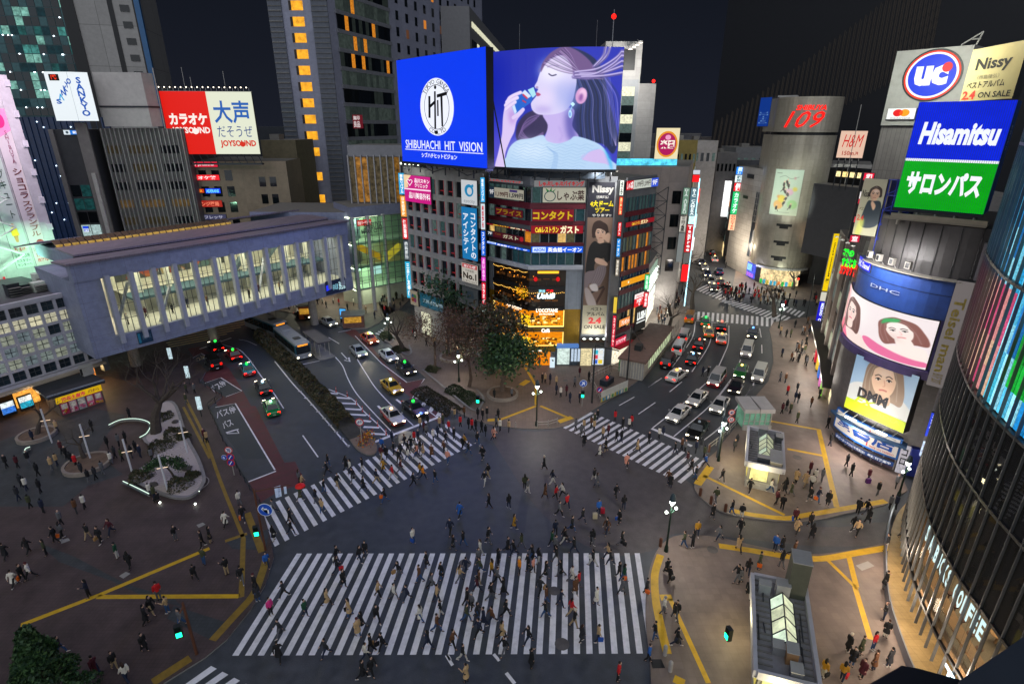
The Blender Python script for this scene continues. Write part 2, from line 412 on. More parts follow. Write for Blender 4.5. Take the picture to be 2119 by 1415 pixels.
# the grey cross bands of the plaza
b=MB()
for pts in([(260,420),(520,520),(900,720),(1230,820),(1290,880),(1010,800),(800,700),(420,560)],[(1590,400),(1900,330),(1880,480),(1640,470)],[(1230,870),(1640,1000),(1500,1115),(1180,960)]):
 b.face([(*g,.134)for g in GP(z7,pts)][::-1],M_plg)
b.face([(*g,.134)for g in GP(z1,[(0,900),(300,780),(760,640),(1000,690),(860,830),(760,1000),(980,1160),(700,1250),(500,1415),(0,1415)])][::-1],M_plg)
tag(b.build('plaza_bands'),kind='structure')
# red bus lane and bays
b=MB()
b.face([(*g,.004)for g in GP(z2,[(40,370),(150,352),(300,440),(430,560),(530,720),(910,1400),(800,1400),(520,930),(470,890),(330,930),(200,700),(160,560)])],M_red)
b.face([(*g,.0052)for g in GP(ZC((480,840),3.5385),[(140,0),(172,0),(385,415),(462,405),(540,562),(350,620),(195,712),(115,560),(320,478),(250,340)])],M_red)
b.face([(*g,.004)for g in GP(z3,[(150,215),(250,185),(420,370),(560,540),(740,690),(905,660),(790,840),(690,770),(520,520),(330,330)])],M_red)
b.face([(*g,.0052)for g in GP(z3,[(920,940),(1110,985),(1060,1080),(960,1030)])],M_red)
tag(b.build('red_lane'),kind='structure')
b=MB()
for pts in([(60,475),(165,415),(300,500),(230,590),(100,540)],[(185,697),(355,645),(552,770),(390,828)],[(300,925),(488,888),(800,1412),(560,1412),(400,1200)]):
 b.face([(*g,.007)for g in GP(z2,pts)],M_bay)
b.face([(*g,.007)for g in GP(z3,[(470,330),(620,400),(900,640),(740,680),(560,530)])],M_bay)
tag(b.build('bus_bay'),kind='structure')
# zebra crossings: bars as (start corner, end corner) pairs stepping along the kerb
def zebra(name,a0,ea,b0,eb,n,w=.5,m=None,skip=()):
 mb=MB();A0,EA,B0,EB=map(Vector,(a0,ea,b0,eb))
 for i in range(n):
  if i in skip:continue
  t,t2=i/(n-1),(i+w)/(n-1)
  q=[A0.lerp(EA,t),A0.lerp(EA,t2),B0.lerp(EB,t2),B0.lerp(EB,t)]
  mb.face([(p.x,p.y,.009)for p in q],m or M_white)
 return tag(mb.build(name),kind='structure')
zebra('zebra_crossing',(-19.78,28.62),(9.87,28.9),(-18.86,38.71),(10.87,38.89),34)
NEAR=((-19.78,28.62),(9.87,28.9))
# diagonal crossing on the left and the one on the right, from their measured bar corners
def line_fit(pts,idx):
 A=np.stack([np.ones(len(idx)),np.array(idx,float)],1);c=np.linalg.lstsq(A,np.array(pts),rcond=None)[0];return c
zl=ZC((520,960),7.8625)
c=line_fit(GP(zl,[(378,1345),(550,1257),(862,1090),(1022,1012),(1170,937),(1312,862),(1455,790),(1595,720),(1730,650),(1860,582)]),[0,1,3,4,5,6,7,8,9,10])
d=np.array(G(*zl(690,478)))-np.array(G(*zl(1022,1012)))
zebra('zebra_crossing',c[0],c[0]+c[1]*25,c[0]+d,c[0]+d+c[1]*25,26,.46)
LEFTX=(tuple(c[0]),tuple(c[0]+c[1]*25))
zq=ZC((1160,840),6.622)
c=line_fit(GP(zq,[(37,300),(112,335),(185,368),(340,437),(420,480),(495,515),(668,590),(752,630),(840,668),(930,712),(1015,760),(1112,802),(1208,848),(1305,892),(1402,945),(1608,1043)]),[0,1,2,4,5,6,8,9,10,11,12,13,14,15,16,18])
d=np.array(G(*zq(1380,497)))-np.array(G(*zq(1015,760)))
zebra('zebra_crossing',c[0],c[0]+c[1]*18,c[0]+d,c[0]+d+c[1]*18,19)
RIGHTX=(tuple(c[0]),tuple(c[0]+c[1]*18))
zebra('zebra_crossing',G(383,1415),G(500,1480),G(437,1377),G(560,1440),6)
zebra('zebra_crossing',G(1432,661),G(1606,677),G(1434,644),G(1606,658),18,m=M_white)
zebra('zebra_crossing',G(1490,624),G(1615,667),G(1512,620),G(1632,655),16)
zebra('zebra_crossing',G(1440,600),G(1500,625),G(1470,585),G(1530,607),10)
zebra('zebra_crossing',G(1612,640),G(1650,655),G(1620,632),G(1662,645),6)
M_wy=worn((.62,.46,.22),'yellowish_road_paint',.25)  # yellowish tone is in the paint colour itself
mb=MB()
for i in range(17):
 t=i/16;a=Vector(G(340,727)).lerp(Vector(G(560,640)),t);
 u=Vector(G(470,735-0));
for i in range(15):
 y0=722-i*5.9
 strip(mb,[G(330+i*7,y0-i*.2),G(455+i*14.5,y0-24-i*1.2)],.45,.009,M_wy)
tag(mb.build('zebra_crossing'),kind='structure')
zebra('zebra_crossing',G(776,690),G(812,668),G(795,697),G(829,674),8,.5)
# lane lines, hatching, arrows
mb=MB()
def ln(z,pts,w=.15,m=None,sm=True,zz=.009):
 p=GP(z,pts);strip(mb,smooth(p,4)if sm and len(p)>2 else p,w,zz,m or M_white)
ln(z2,[(360,330),(520,380),(590,440),(640,500),(760,670),(850,790),(945,935)])
ln(z2,[(520,285),(600,300),(690,340)],.12)
ln(z2,[(860,490),(1030,700),(1180,860),(1560,1300)],.18)
for k in range(9):
 x,y=1085+k*57,770+k*64;ln(z2,[(x,y),(x+26,y+8)],.3)
ln(z2,[(1125,1190),(1270,1395)]);ln(z2,[(150,375),(220,352)],.3);ln(z2,[(350,305),(450,270)],.3)
ln(z2,[(200,697),(350,645),(550,770),(400,825)],.13,sm=False);ln(z2,[(70,470),(165,415),(260,470)],.13,sm=False)
ln(z2,[(300,925),(488,888),(800,1412),(862,1515)],.16,sm=False);ln(ZC((480,840),3.5385),[(115,556),(322,476)],.2)
ln(z2,[(1100,525),(1290,485)],.15)
ln(z3,[(50,435),(130,530),(180,650),(260,790),(400,950),(610,1170)]);ln(z3,[(270,470),(350,600),(450,750),(620,930),(800,1095)])
ln(z3,[(0,265),(100,325)]);ln(z3,[(465,910),(500,945)],.3);ln(z3,[(120,410),(175,470)],.18);ln(z3,[(150,480),(200,495),(190,455)],.3,sm=False)
ln(z3,[(0,755),(170,820),(250,870),(330,960),(470,1090),(560,1190)])
for a,b2 in(((0,790),(90,797)),((20,830),(210,842)),((100,885),(265,892)),((130,938),(310,947)),((180,990),(360,1000)),((300,1048),(400,1060)),((330,1110),(480,1116)),((400,1173),(540,1181))):ln(z3,[a,b2],.42)
ln(z3,[(415,1260),(1110,990)],.45);ln(z3,[(640,850),(690,890)],.3);ln(z3,[(930,950),(1020,1015)],.15)
ln(z3,[(90,215),(210,195)],.13);ln(z3,[(250,250),(500,510),(740,690),(905,655),(790,840)],.14,sm=False)
for a,b2 in(((828,845),(862,808)),((890,912),(922,850)),((958,968),(992,900)),((1030,1008),(1062,955))):ln(z3,[a,b2],.55)
ln(z5,[(700,490),(690,640),(640,760),(510,955)]);ln(z5,[(545,480),(520,620),(440,750),(325,910)]);ln(z5,[(860,520),(855,680),(810,800),(760,910)])
ln(z5,[(970,840),(900,1010),(770,1180)]);ln(z5,[(1160,870),(1090,1075),(1000,1205)]);ln(z5,[(1150,545),(1165,630)]);ln(z5,[(1170,700),(1172,780)])
ln(z5,[(690,488),(850,502)],.3);ln(z5,[(550,472),(620,480)],.3)
ln(z5,[(690,905),(620,960)],.12)
ln(z6,[(640,60),(440,240),(140,480)]);ln(z6,[(880,20),(690,260),(340,560)]);ln(z6,[(1095,70),(1000,200),(800,450),(600,615)])
ln(z6,[(225,10),(100,95)]);ln(z6,[(415,45),(300,140)]);ln(z6,[(165,240),(5,350)])
ln(z6,[(130,485),(510,652)],.45)
ln(ZC((460,1100),4.49),[(1045*2,1140),(1060*2,1190)],.2);ln(ZC((900,1100),4.238),[(100,1080),(155,1170)],.22);ln(ZC((900,1100),4.238),[(515,1070),(565,1130)],.22);ln(ZC((900,1100),4.238),[(625,1235),(700,1330)],.25)
ln(z4,[(1420,1410),(1580,1320)],.13);ln(z4,[(1730,1215),(1819,1150)],.13)
for k in range(16):
 a=Vector((47+k*3.1,132+k*9.4));strip(mb,[a,a+Vector((1.3,4))],.15,.009,M_white)
tag(mb.build('lane_lines'),kind='structure')
mb=MB()
letter_quad(mb,'バス停',[(*G(*z2(*p)),.013)for p in((318,1035),(500,968),(478,905),(296,965))],M_white,bold=.012)
letter_quad(mb,'バス',[(*G(*z2(*p)),.013)for p in((385,1130),(475,1090),(440,1030),(350,1072))],M_white,bold=.012)
letter_quad(mb,'バス停',[(*G(*z2(*p)),.013)for p in((300,790),(410,705),(365,668),(225,735))],M_white,bold=.012)
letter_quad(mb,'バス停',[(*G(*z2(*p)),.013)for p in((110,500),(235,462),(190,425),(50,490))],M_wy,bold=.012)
strip(mb,GP(z2,[(400,1165),(520,1130)]),.3,.013,M_white);strip(mb,GP(z2,[(410,1172),(522,1170),(500,1130)]),.2,.013,M_white)
tag(mb.build('road_lettering'),kind='structure')
mb=MB();M_pan=mat('#c9d6e2',.6,.1)
mb.face([(*G(*zl(*p)),.012)for p in((400,552),(498,522),(472,345),(372,375))],M_pan);mb.face([(*G(*zl(*p)),.012)for p in((540,490),(582,480),(566,345),(522,352))],M_pan)
letter_quad(mb,'歩行者注意',[(*G(*zl(*p)),.016)for p in((470,520),(468,365),(425,375),(440,530))],mat('#2a4c86',.6,0))
tag(mb.build('road_panel'),kind='structure')
# tactile paving
mb=MB()
def yl(z,pts,w,m=None):strip(mb,GP(z,pts)if len(pts)<3 else smooth(GP(z,pts),4),w,.137,m or M_yel)
yl(z7,[(150,1008),(700,795)],.42);yl(z7,[(700,795),(1480,465)],.42);yl(z7,[(690,808),(1690,803)],.42)
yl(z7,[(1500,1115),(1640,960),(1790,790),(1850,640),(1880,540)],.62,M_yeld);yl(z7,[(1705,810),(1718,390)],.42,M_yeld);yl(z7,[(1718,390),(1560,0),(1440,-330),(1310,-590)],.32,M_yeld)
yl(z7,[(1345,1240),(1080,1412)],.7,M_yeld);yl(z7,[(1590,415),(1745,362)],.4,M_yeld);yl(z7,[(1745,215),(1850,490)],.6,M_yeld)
yl(zc,[(385,110),(480,105)],.7);yl(zc,[(480,105),(742,5)],.4);yl(zc,[(772,5),(972,90)],.4);yl(zc,[(905,122),(1005,88)],.8)
yl(z4,[(440,1020),(548,1205)],.4);yl(z4,[(548,1205),(548,1412)],.3);yl(z4,[(395,1205),(470,1155)],.9)
yl(zr,[(222,582),(318,450)],.8);yl(zr,[(268,515),(860,805)],.36);yl(zr,[(470,770),(600,798),(850,828),(1000,808),(1350,748),(1600,702)],.62)
yl(zr,[(1108,175),(1242,750)],.52);yl(zr,[(750,115),(1112,180)],.4);yl(zr,[(880,320),(1150,372)],.4)
yl(zr,[(380,1030),(600,1062),(850,1104),(1000,1122),(1160,1122),(1400,1080),(1640,1040)],.66);yl(zr,[(1180,1140),(1390,1345)],.32);yl(zr,[(1330,1110),(1385,1330)],.42)
yl(z8,[(400,800),(500,1135)],.40)
yl(zn,[(112,295),(72,420),(60,520),(72,700),(110,900),(172,1160)],.62);yl(zn,[(195,680),(530,1415)],.36);yl(zn,[(110,668),(212,668)],.6);yl(zn,[(228,1375),(320,1420)],.6)
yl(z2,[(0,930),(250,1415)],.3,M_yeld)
tag(mb.build('tactile_paving'),kind='structure')
# manhole covers and gratings
mh=mat('#57524f',.6,.3)
def manhole(px,py,r,z,fr=False):
 b=MB();g=G(px,py);b.lathe((g[0],g[1],z),[(r*1.12,0),(r*1.12,.005),(r,.007)],mh,18);tag(b.build('manhole_cover'),kind='structure')
for px,py,r,zz in((1147,1222,.42,.006),(1163,1332,.48,.006),(962,1166,.5,.006),(1474,1139,.42,.128),(1649,948,.45,.128),(1170,789,.35,.128)):manhole(px,py,r,zz)
b=MB()
for q in([(1770,1172),(1795,1163),(1809,1173),(1783,1183)],[(247,1194),(261,1185),(271,1189),(256,1199)],[(407,1088),(420,1083),(426,1087),(412,1094)],[(125,1120),(142,1115),(146,1120),(128,1127)]):
 b.face([(*G(*p),.139)for p in q][::-1],mat('#8d8a86',.5,.1))
for q in([(1345,1366),(1368,1366),(1376,1384),(1350,1385)],):b.face([(*G(*p),.139)for p in q][::-1],mat('#141518',.5,.1))
tag(b.build('ground_grating'),kind='structure')
# ---------------------------------------------------------------- painted pictures for the posters and screens
class Cv:
 def __init__(s,w,h,bg,src=None):
  s.w,s.h=w,h;s.src=src or(0,0,w,h)
  s.a=np.zeros((h,w,3),np.float32);s.a[:]=s.c(bg)
  s.Y,s.X=np.mgrid[0:h,0:w].astype(np.float32)
  s.X+=.5;s.Y+=.5
 @staticmethod
 def c(c):
  if isinstance(c,str):c=c.lstrip('#');return np.array([int(c[i:i+2],16)/255 for i in(0,2,4)],np.float32)
  return np.array(c,np.float32)
 def m(s,p):
  x0,y0,x1,y1=s.src;return[((x-x0)/(x1-x0)*s.w,(y-y0)/(y1-y0)*s.h)for x,y in p]
 def sm(s,p,n=5):
  P=[p[-1]]+list(p)+[p[0],p[1]];o=[]
  for i in range(1,len(P)-2):
   a,b,c,d=[np.array(q,np.float32)for q in P[i-1:i+3]]
   for k in range(n):
    t=k/n;o.append(.5*(2*b+(c-a)*t+(2*a-5*b+4*c-d)*t*t+(3*b-a-3*c+d)*t**3))
  return o
 def blurm(s,k,b):
  if b<=0:return k
  r=int(b*2.5)+1;g=np.exp(-.5*(np.arange(-r,r+1)/b)**2);g/=g.sum()
  for ax in(0,1):
   p=np.pad(k,[(r,r)if i==ax else(0,0)for i in(0,1)],mode='edge')
   k=sum(g[i]*(p[i:i+s.h]if ax==0 else p[:,i:i+s.w])for i in range(2*r+1))
  return k
 def mask(s,p):
  k=np.zeros((s.h,s.w),np.float32)
  for dx,dy in((-.25,-.25),(.25,-.25),(-.25,.25),(.25,.25)):
   ins=np.zeros((s.h,s.w),bool);X,Y=s.X+dx,s.Y+dy
   for(x0,y0),(x1,y1)in zip(p,list(p[1:])+[p[0]]):
    if y0==y1:continue
    ins^=((Y<y0)!=(Y<y1))&(X<(x1-x0)*(Y-y0)/(y1-y0)+x0)
   k+=ins*.25
  return k
 def put(s,k,col,al=1.0):
  k=(k*al)[...,None];s.a=s.a*(1-k)+s.c(col)*k
 def poly(s,p,col,blur=.4,al=1.0,smooth=True,clip=None):
  q=s.m(p);q=s.sm(q)if smooth else q;k=s.blurm(s.mask(q),blur)
  if clip is not None:k=k*clip
  s.put(k,col,al);return k
 def line(s,p,w,col,blur=.3,al=1.0,smooth=True,taper=False):
  q=[np.array(a,np.float32)for a in s.m(p)]
  if smooth and len(q)>2:
   P=[2*q[0]-q[1]]+q+[2*q[-1]-q[-2]];o=[]
   for i in range(1,len(P)-2):
    a,b,c,d=P[i-1:i+3]
    for k in range(6):
     t=k/6;o.append(.5*(2*b+(c-a)*t+(2*a-5*b+4*c-d)*t*t+(3*b-a-3*c+d)*t**3))
   q=o+[q[-1]]
  sc=s.w/(s.src[2]-s.src[0]);K=np.zeros((s.h,s.w),np.float32);n=len(q)-1
  for i in range(n):
   a,b=q[i],q[i+1];d=b-a;L=float(d@d)+1e-6
   t=np.clip(((s.X-a[0])*d[0]+(s.Y-a[1])*d[1])/L,0,1)
   D=np.hypot(s.X-a[0]-t*d[0],s.Y-a[1]-t*d[1])
   ww=w*sc/2*((1-.8*(i+t)/n)if taper else 1)
   K=np.maximum(K,np.clip(ww-D+.5,0,1)*np.clip(ww*2,0,1))
  s.put(s.blurm(K,blur),col,al)
 def ell(s,cx,cy,rx,ry,col,blur=.5,al=1.0,rot=0):
  r=math.radians(rot);c,n=math.cos(r),math.sin(r)
  return s.poly([(cx+rx*math.cos(t)*c-ry*math.sin(t)*n,cy+rx*math.cos(t)*n+ry*math.sin(t)*c)for t in np.linspace(0,2*math.pi,16,False)],col,blur,al)
 def warp(s,q):
  a,b,c,d=[np.array(p,np.float32)for p in s.m(q)];u=(s.X/s.w)[...,None];v=(s.Y/s.h)[...,None]
  P=(a*(1-u)+b*u)*(1-v)+(d*(1-u)+c*u)*v
  x,y=np.clip(P[...,0]-.5,0,s.w-1.01),np.clip(P[...,1]-.5,0,s.h-1.01);i,j=x.astype(int),y.astype(int);f,g=(x-i)[...,None],(y-j)[...,None];A=s.a
  s.a=(A[j,i]*(1-f)+A[j,i+1]*f)*(1-g)+(A[j+1,i]*(1-f)+A[j+1,i+1]*f)*g;return s
 def grad(s,top,bot,k=None):
  t=(s.Y/s.h)[...,None];g=s.c(top)*(1-t)+s.c(bot)*t
  if k is None:s.a[:]=g
  else:s.a=s.a*(1-k[...,None])+g*k[...,None]
 def mat(s,name,e=1.0):
  im=bpy.data.images.new(name,s.w,s.h);d=np.ones((s.h,s.w,4),np.float32);d[...,:3]=np.clip(s.a,0,1)[::-1]
  im.pixels.foreach_set(d.ravel());im.update();im.pack()
  m=bpy.data.materials.new(name);n,l=nt(m);b=n['Principled BSDF']
  tx=n.new('ShaderNodeTexImage');tx.image=im;tx.extension='EXTEND'
  uv=n.new('ShaderNodeUVMap');l.new(uv.outputs[0],tx.inputs[0])
  if e:
   b.inputs['Base Color'].default_value=(.03,.03,.03,1);l.new(tx.outputs[0],b.inputs['Emission Color']);b.inputs['Emission Strength'].default_value=e
  else:l.new(tx.outputs[0],b.inputs['Base Color'])
  b.inputs['Roughness'].default_value=.55;return m
def pic_drinker():
 c=Cv(420,384,'#1226b8',(40,312,960,1168))
 c.grad('#0c22b4','#3a3fc4')
 c.ell(250,520,330,260,'#0a1aa0',40,.55);c.ell(120,1050,200,160,'#6a5ad2',40,.6);c.ell(900,700,160,500,'#2c2cb0',40,.5)
 c.poly([(600,330),(700,345),(800,410),(850,520),(865,640),(895,760),(925,900),(930,960),(895,1050),(840,985),(760,965),(700,935),(630,900),(610,820),(640,700),(650,560),(630,430)],'#0e1c4e',1.2)
 for i in range(26):
  x=660+i*9;c.line([(x-20,470+i*2),(x+30+i,640),(x+20+i*2,800),(x+30+i*2.2,950+(i%5)*14)],4+i%3,('#1a2f6e','#0a1238','#3a4c9a','#8a86c8','#16224e')[i%5],.8,.75)
 c.poly([(430,750),(340,765),(275,830),(252,905),(262,960),(320,975),(400,950),(460,920),(490,840)],'#2e2350',1.5)
 for i in range(12):c.line([(440-i*4,770+i*4),(350-i*5,800+i*9),(300-i*2,880+i*6),(360,950),(450,900+i*3)],5,('#6a4a86','#b59ad8','#241a44','#8a6ab0')[i%4],.8,.6)
 c.poly([(455,760),(482,850),(462,930),(440,975),(520,995),(620,980),(680,930),(640,850),(645,730)],'#c3b0ea',1)
 c.poly([(600,770),(650,740),(665,930),(625,960),(600,880)],'#3c3a9c',8,.7)
 c.line([(555,860),(575,920),(560,960)],6,'#a08ad4',3,.7)
 k=c.poly([(620,380),(540,385),(478,430),(442,478),(424,520),(414,550),(396,580),(402,596),(420,602),(410,622),(412,640),(396,662),(372,690),(368,712),(378,745),(410,772),(460,778),(530,772),(600,745),(640,690),(660,620),(672,540),(660,450)],'#d8d0f4',.8)
 c.ell(520,480,90,70,'#f3f0ff',14,.8);c.ell(600,640,70,90,'#8fa0e4',18,.6);c.ell(470,660,60,50,'#e6d6f6',12,.7);c.ell(450,740,60,20,'#a88fdc',8,.6)
 c.poly([(640,600),(668,540),(680,700),(640,740),(600,760)],'#7486d8',10,.6)
 c.line([(494,500),(514,512),(542,506)],7,'#2a2450',.6);c.line([(486,456),(516,444),(560,450)],6,'#8a7ab4',1.2,.7);c.line([(424,486),(432,470),(446,462)],5,'#7a6aa8',1,.7)
 c.poly([(404,626),(424,628),(438,640),(420,650),(408,646)],'#b34a78',.8);c.ell(412,590,9,5,'#6a3a7a',1.5,.7)
 c.poly([(440,490),(452,430),(510,360),(600,322),(690,355),(770,430),(800,520),(720,530),(660,520),(640,440),(590,380),(520,396),(470,440)],'#6c4f86',1.2)
 for i in range(22):c.line([(600-i*7,330+i*5),(640-i*3,380+i*5),(680+i*2,470+i*2),(720+i*6,530)],4,('#b497d0','#4a3668','#8d70a8','#2c2450','#d6c2ea')[i%5],.6,.7)
 for i,p in enumerate([[(650,520),(760,525),(880,460),(978,395)],[(660,490),(800,465),(920,390),(975,325)],[(690,500),(830,490),(950,445),(978,430)],[(800,440),(860,380),(885,318)],[(780,450),(840,380),(858,314)],[(660,510),(780,500),(900,430),(960,370)],[(700,520),(840,510),(980,480)]]):
  c.line(p,20,'#8472b4',1.2,.8);c.line([(x+3,y-5)for x,y in p],7,'#d4c8f2',.7,.9);c.line([(x-2,y+8)for x,y in p],4,'#3a3270',.7,.8)
 for i in range(7):c.line([(835+i*8,520),(850+i*9,700),(870+i*9,860),(915,990)],3,'#c8b4ee',.7,.55)
 c.ell(700,645,36,56,'#d79cd0',1,rot=12);c.ell(708,636,22,38,'#f0c4e6',2,rot=12);c.ell(698,655,13,26,'#8a4ea0',3,rot=12)
 c.poly([(646,686),(660,702),(646,720),(630,702)],'#c8f4ff',.5,smooth=False);c.line([(640,720),(632,740)],5,'#9fe0ff',.4);c.ell(628,770,11,28,'#bdeaff',.6);c.ell(627,772,5,16,'#6a9ae8',.6)
 d=c.poly([(150,1180),(170,1090),(205,1010),(270,960),(360,945),(448,920),(478,962),(550,978),(620,952),(660,925),(760,955),(830,1000),(868,1080),(885,1180)],'#b5d2f0',1)
 c.ell(360,1030,150,60,'#dcecfc',20,.8)
 for i in range(9):
  y=985+i*22;c.line([(250-i*8+j*40,y+(10 if j%2 else-6))for j in range(14)],4,'#8fb4dc',.7,.5,smooth=False)
 for i in range(5):c.line([(470+i*9,1000+i*8),(520+i*6,1060),(500+i*8,1170)],5,'#88aede',1,.5)
 c.poly([(690,1085),(730,1040),(790,1015),(830,1030),(862,1085),(872,1135),(840,1122),(760,1110)],'#cdb8ea',1);c.line([(690,1090),(740,1035),(800,1010)],8,'#9ccaf0',1.5,.8);c.poly([(840,1010),(880,1080),(890,1180),(870,1130),(850,1060)],'#2ab0e8',3,.7)
 c.poly([(70,1190),(108,1040),(138,920),(148,800),(165,720),(192,655),(240,640),(292,660),(250,720),(262,770),(300,745),(312,760),(262,820),(240,900),(205,965),(165,1060),(148,1190)],'#d9c6f2',1)
 c.poly([(196,760),(240,740),(252,800),(225,850),(205,820)],'#b083d4',8,.7)
 c.poly([(214,700),(322,604),(384,652),(372,690),(246,778)],'#1560cc',.6,smooth=False)
 c.poly([(216,702),(240,690),(262,758),(246,778)],'#cfe2fa',.8,smooth=False);c.poly([(300,628),(326,606),(372,650),(340,668)],'#d4e4fa',.8,smooth=False)
 c.poly([(345,606),(388,588),(406,640),(382,662)],'#a8e2f0',.6,smooth=False);c.line([(312,640),(340,664)],12,'#d02a50',1);c.line([(308,680),(330,692)],10,'#d02a50',1)
 for p in([(180,690),(225,650),(292,624)],[(170,712),(220,680),(268,660)],[(176,740),(215,712),(250,690)]):c.line(p,24,'#e6d6f8',.8);c.line([(x,y+12)for x,y in p],4,'#a884cc',1,.6)
 c.line([(232,800),(270,775),(310,742)],26,'#dcc8f2',.8)
 return c.warp([(42,345),(978,314),(914,1166),(42,1162)]).mat('screen_picture_profile',1.05)
def face(c,x,y,s,skin,hair,tilt=0,hairlen=1.6,lips='#c4566a',hi='#ffffff',wide=1.0,parting=0):
 """a plain frontal portrait head: s = head half-height"""
 t=math.radians(tilt);R=lambda p:[(x+s*(a*math.cos(t)-b*math.sin(t)),y+s*(a*math.sin(t)+b*math.cos(t)))for a,b in p]
 L=hairlen
 c.poly(R([(-.2,-1.22),(.35,-1.2),(.85*wide,-.8),(1.0*wide,0),(1.02*wide,L*.6),(.85*wide,L),(.45,L*.9),(-.45,L*.9),(-.9*wide,L),(-1.05*wide,L*.6),(-.98*wide,0),(-.8*wide,-.8)]),hair,.8)
 c.poly(R([(-.32,.6),(.32,.6),(.38,1.4),(-.38,1.4)]),skin,.8)
 c.poly(R([(0,-.95),(.5,-.8),(.7,-.2),(.64,.35),(.4,.82),(0,1.02),(-.4,.82),(-.64,.35),(-.7,-.2),(-.5,-.8)]),skin,.7)
 c.ell(*R([(.05,-.45)])[0],s*.4,s*.25,hi,s*.15,.45);c.ell(*R([(.35,.3)])[0],s*.18,s*.2,lips,s*.15,.22);c.ell(*R([(-.35,.3)])[0],s*.18,s*.2,lips,s*.15,.22)
 c.poly(R([(-.68,.1),(-.5,.75),(-.1,1.0),(-.45,.5)]),hair,s*.12,.35)
 for k in(-1,1):
  c.line(R([(k*.14,-.2),(k*.3,-.28),(k*.48,-.2)]),s*.07,'#3a2a26',.4,.8)
  c.ell(*R([(k*.31,-.02)])[0],s*.13,s*.06,'#f4ece8',.3);c.ell(*R([(k*.31,-.02)])[0],s*.07,s*.075,'#2a1c1c',.3);c.line(R([(k*.18,-.04),(k*.31,-.1),(k*.46,-.03)]),s*.05,'#2a1c1c',.3)
 c.line(R([(.04,0),(.09,.3),(-.02,.36)]),s*.05,lips,.8,.45);c.line(R([(-.18,.6),(0,.57),(.18,.6)]),s*.11,lips,.6,.9)
 c.poly(R([(-.2,-1.24),(.35,-1.2),(.8*wide,-.75),(.78*wide,.1),(.66,-.15),(.5,-.62),(parting,-.85),(-.5,-.62),(-.66,-.15),(-.78*wide,.1),(-.84*wide,-.7)]),hair,.8)
 for i in range(8):
  a=-.8+.2*i;c.line(R([(parting*.6,-1.1),(a*.9,-.75),(a*1.12*wide,.1),(a*1.12*wide,L*.8)])if abs(a)>.55 else R([(parting,-1.15),(a*.8,-.95)]),s*.05,hi,1,.22)
def pic_models():
 c=Cv(400,320,'#f6e9ea',(330,60,990,580));c.poly([(330,60),(470,60),(520,300),(430,480),(330,400)],'#f9b9bd',14,.9);c.ell(620,200,90,140,'#fff6f4',20)
 c.poly([(395,100),(425,140),(418,260),(400,300),(385,230)],'#7a4038',1);c.poly([(345,160),(400,130),(412,200),(395,300),(345,380)],'#f8cfc2',2)
 c.poly([(335,385),(390,320),(480,360),(560,480),(520,500),(335,420)],'#f0607e',1);c.poly([(450,330),(640,400),(680,560),(560,520),(470,440)],'#fbe4dc',2)
 face(c,555,250,82,'#fbe0d6','#6e4640',8,1.75,'#e0647a',wide=1.15,parting=-.2)
 c.poly([(420,400),(470,350),(540,480),(600,500),(470,470)],'#f06a94',1.5);c.line([(480,340),(430,400),(395,440)],22,'#7a4a44',2)
 face(c,838,315,74,'#fdeee6','#8a544c',-5,1.35,'#e58a8a',wide=1.2);c.poly([(770,280),(790,240),(850,228),(845,250),(800,262)],'#2fae5a',2)
 c.poly([(655,410),(690,400),(760,450),(890,520),(885,560),(780,530),(690,480)],'#ee6fa0',1);c.poly([(760,440),(900,420),(890,520)],'#fdeee6',2)
 return c.warp([(405,66),(988,212),(886,576),(332,382)]).mat('screen_picture_models',1.0)
def pic_blue_portrait():
 c=Cv(300,320,'#b4cbe2',(360,520,860,1010));c.grad('#8fb2d6','#d9e4ee')
 c.poly([(400,720),(500,700),(560,760),(700,760),(790,860),(800,1020),(360,1020),(370,850)],'#f0efec',1.2)
 face(c,632,672,112,'#e9c3a6','#8a7260',6,1.35,'#b4605a',wide=1.15,parting=.1)
 c.poly([(360,845),(760,940),(740,1010),(352,885)],'#f2f1e8',1,.0)
 return c.warp([(456,516),(856,622),(734,1002),(362,880)]).mat('poster_picture_portrait',0)
def pic_man():
 c=Cv(130,470,'#8f7564',(940,485,1265,1415));c.grad('#8b7264','#6a5346')
 c.poly([(1180,900),(1250,860),(1250,1415),(1150,1415)],'#5a4436',3);c.line([(1000,1290),(1180,1210)],24,'#241a18',1);c.line([(1100,1400),(1190,1230)],30,'#3a1f16',1)
 face(c,1105,640,88,'#dcb49a','#33231f',-6,.5,'#b0685a',wide=1.1,parting=-.3)
 c.poly([(1020,540),(1090,515),(1160,560),(1185,640),(1140,610),(1060,600),(1020,680),(1000,620)],'#3a2824',1)
 c.poly([(985,780),(1040,725),(1100,750),(1170,740),(1240,760),(1250,900),(1190,950),(1160,900),(1060,960),(1050,1060),(955,1060),(960,900)],'#141416',1)
 c.poly([(1140,690),(1190,640),(1225,660),(1215,740),(1170,720)],'#dcb49a',1.5);c.poly([(1065,900),(1150,915),(1215,960),(1190,985),(1070,950)],'#d8b096',1)
 c.poly([(950,1060),(1060,1030),(1100,990),(1190,985),(1195,1080),(1130,1200),(1060,1180),(1000,1180),(970,1300),(945,1200)],'#7d6f72',1)
 for i in range(9):c.line([(1090+i*11,1000),(1060+i*14,1090),(1020+i*12,1180)],6,('#5e5256','#988a8c')[i%2],1,.6)
 c.poly([(1010,1190),(1090,1180),(1120,1250),(1060,1260),(1020,1230)],'#cfc6c4',2);c.poly([(950,1240),(1010,1240),(1110,1415),(1000,1415)],'#a99c98',2)
 return c.mat('poster_picture_man',0)
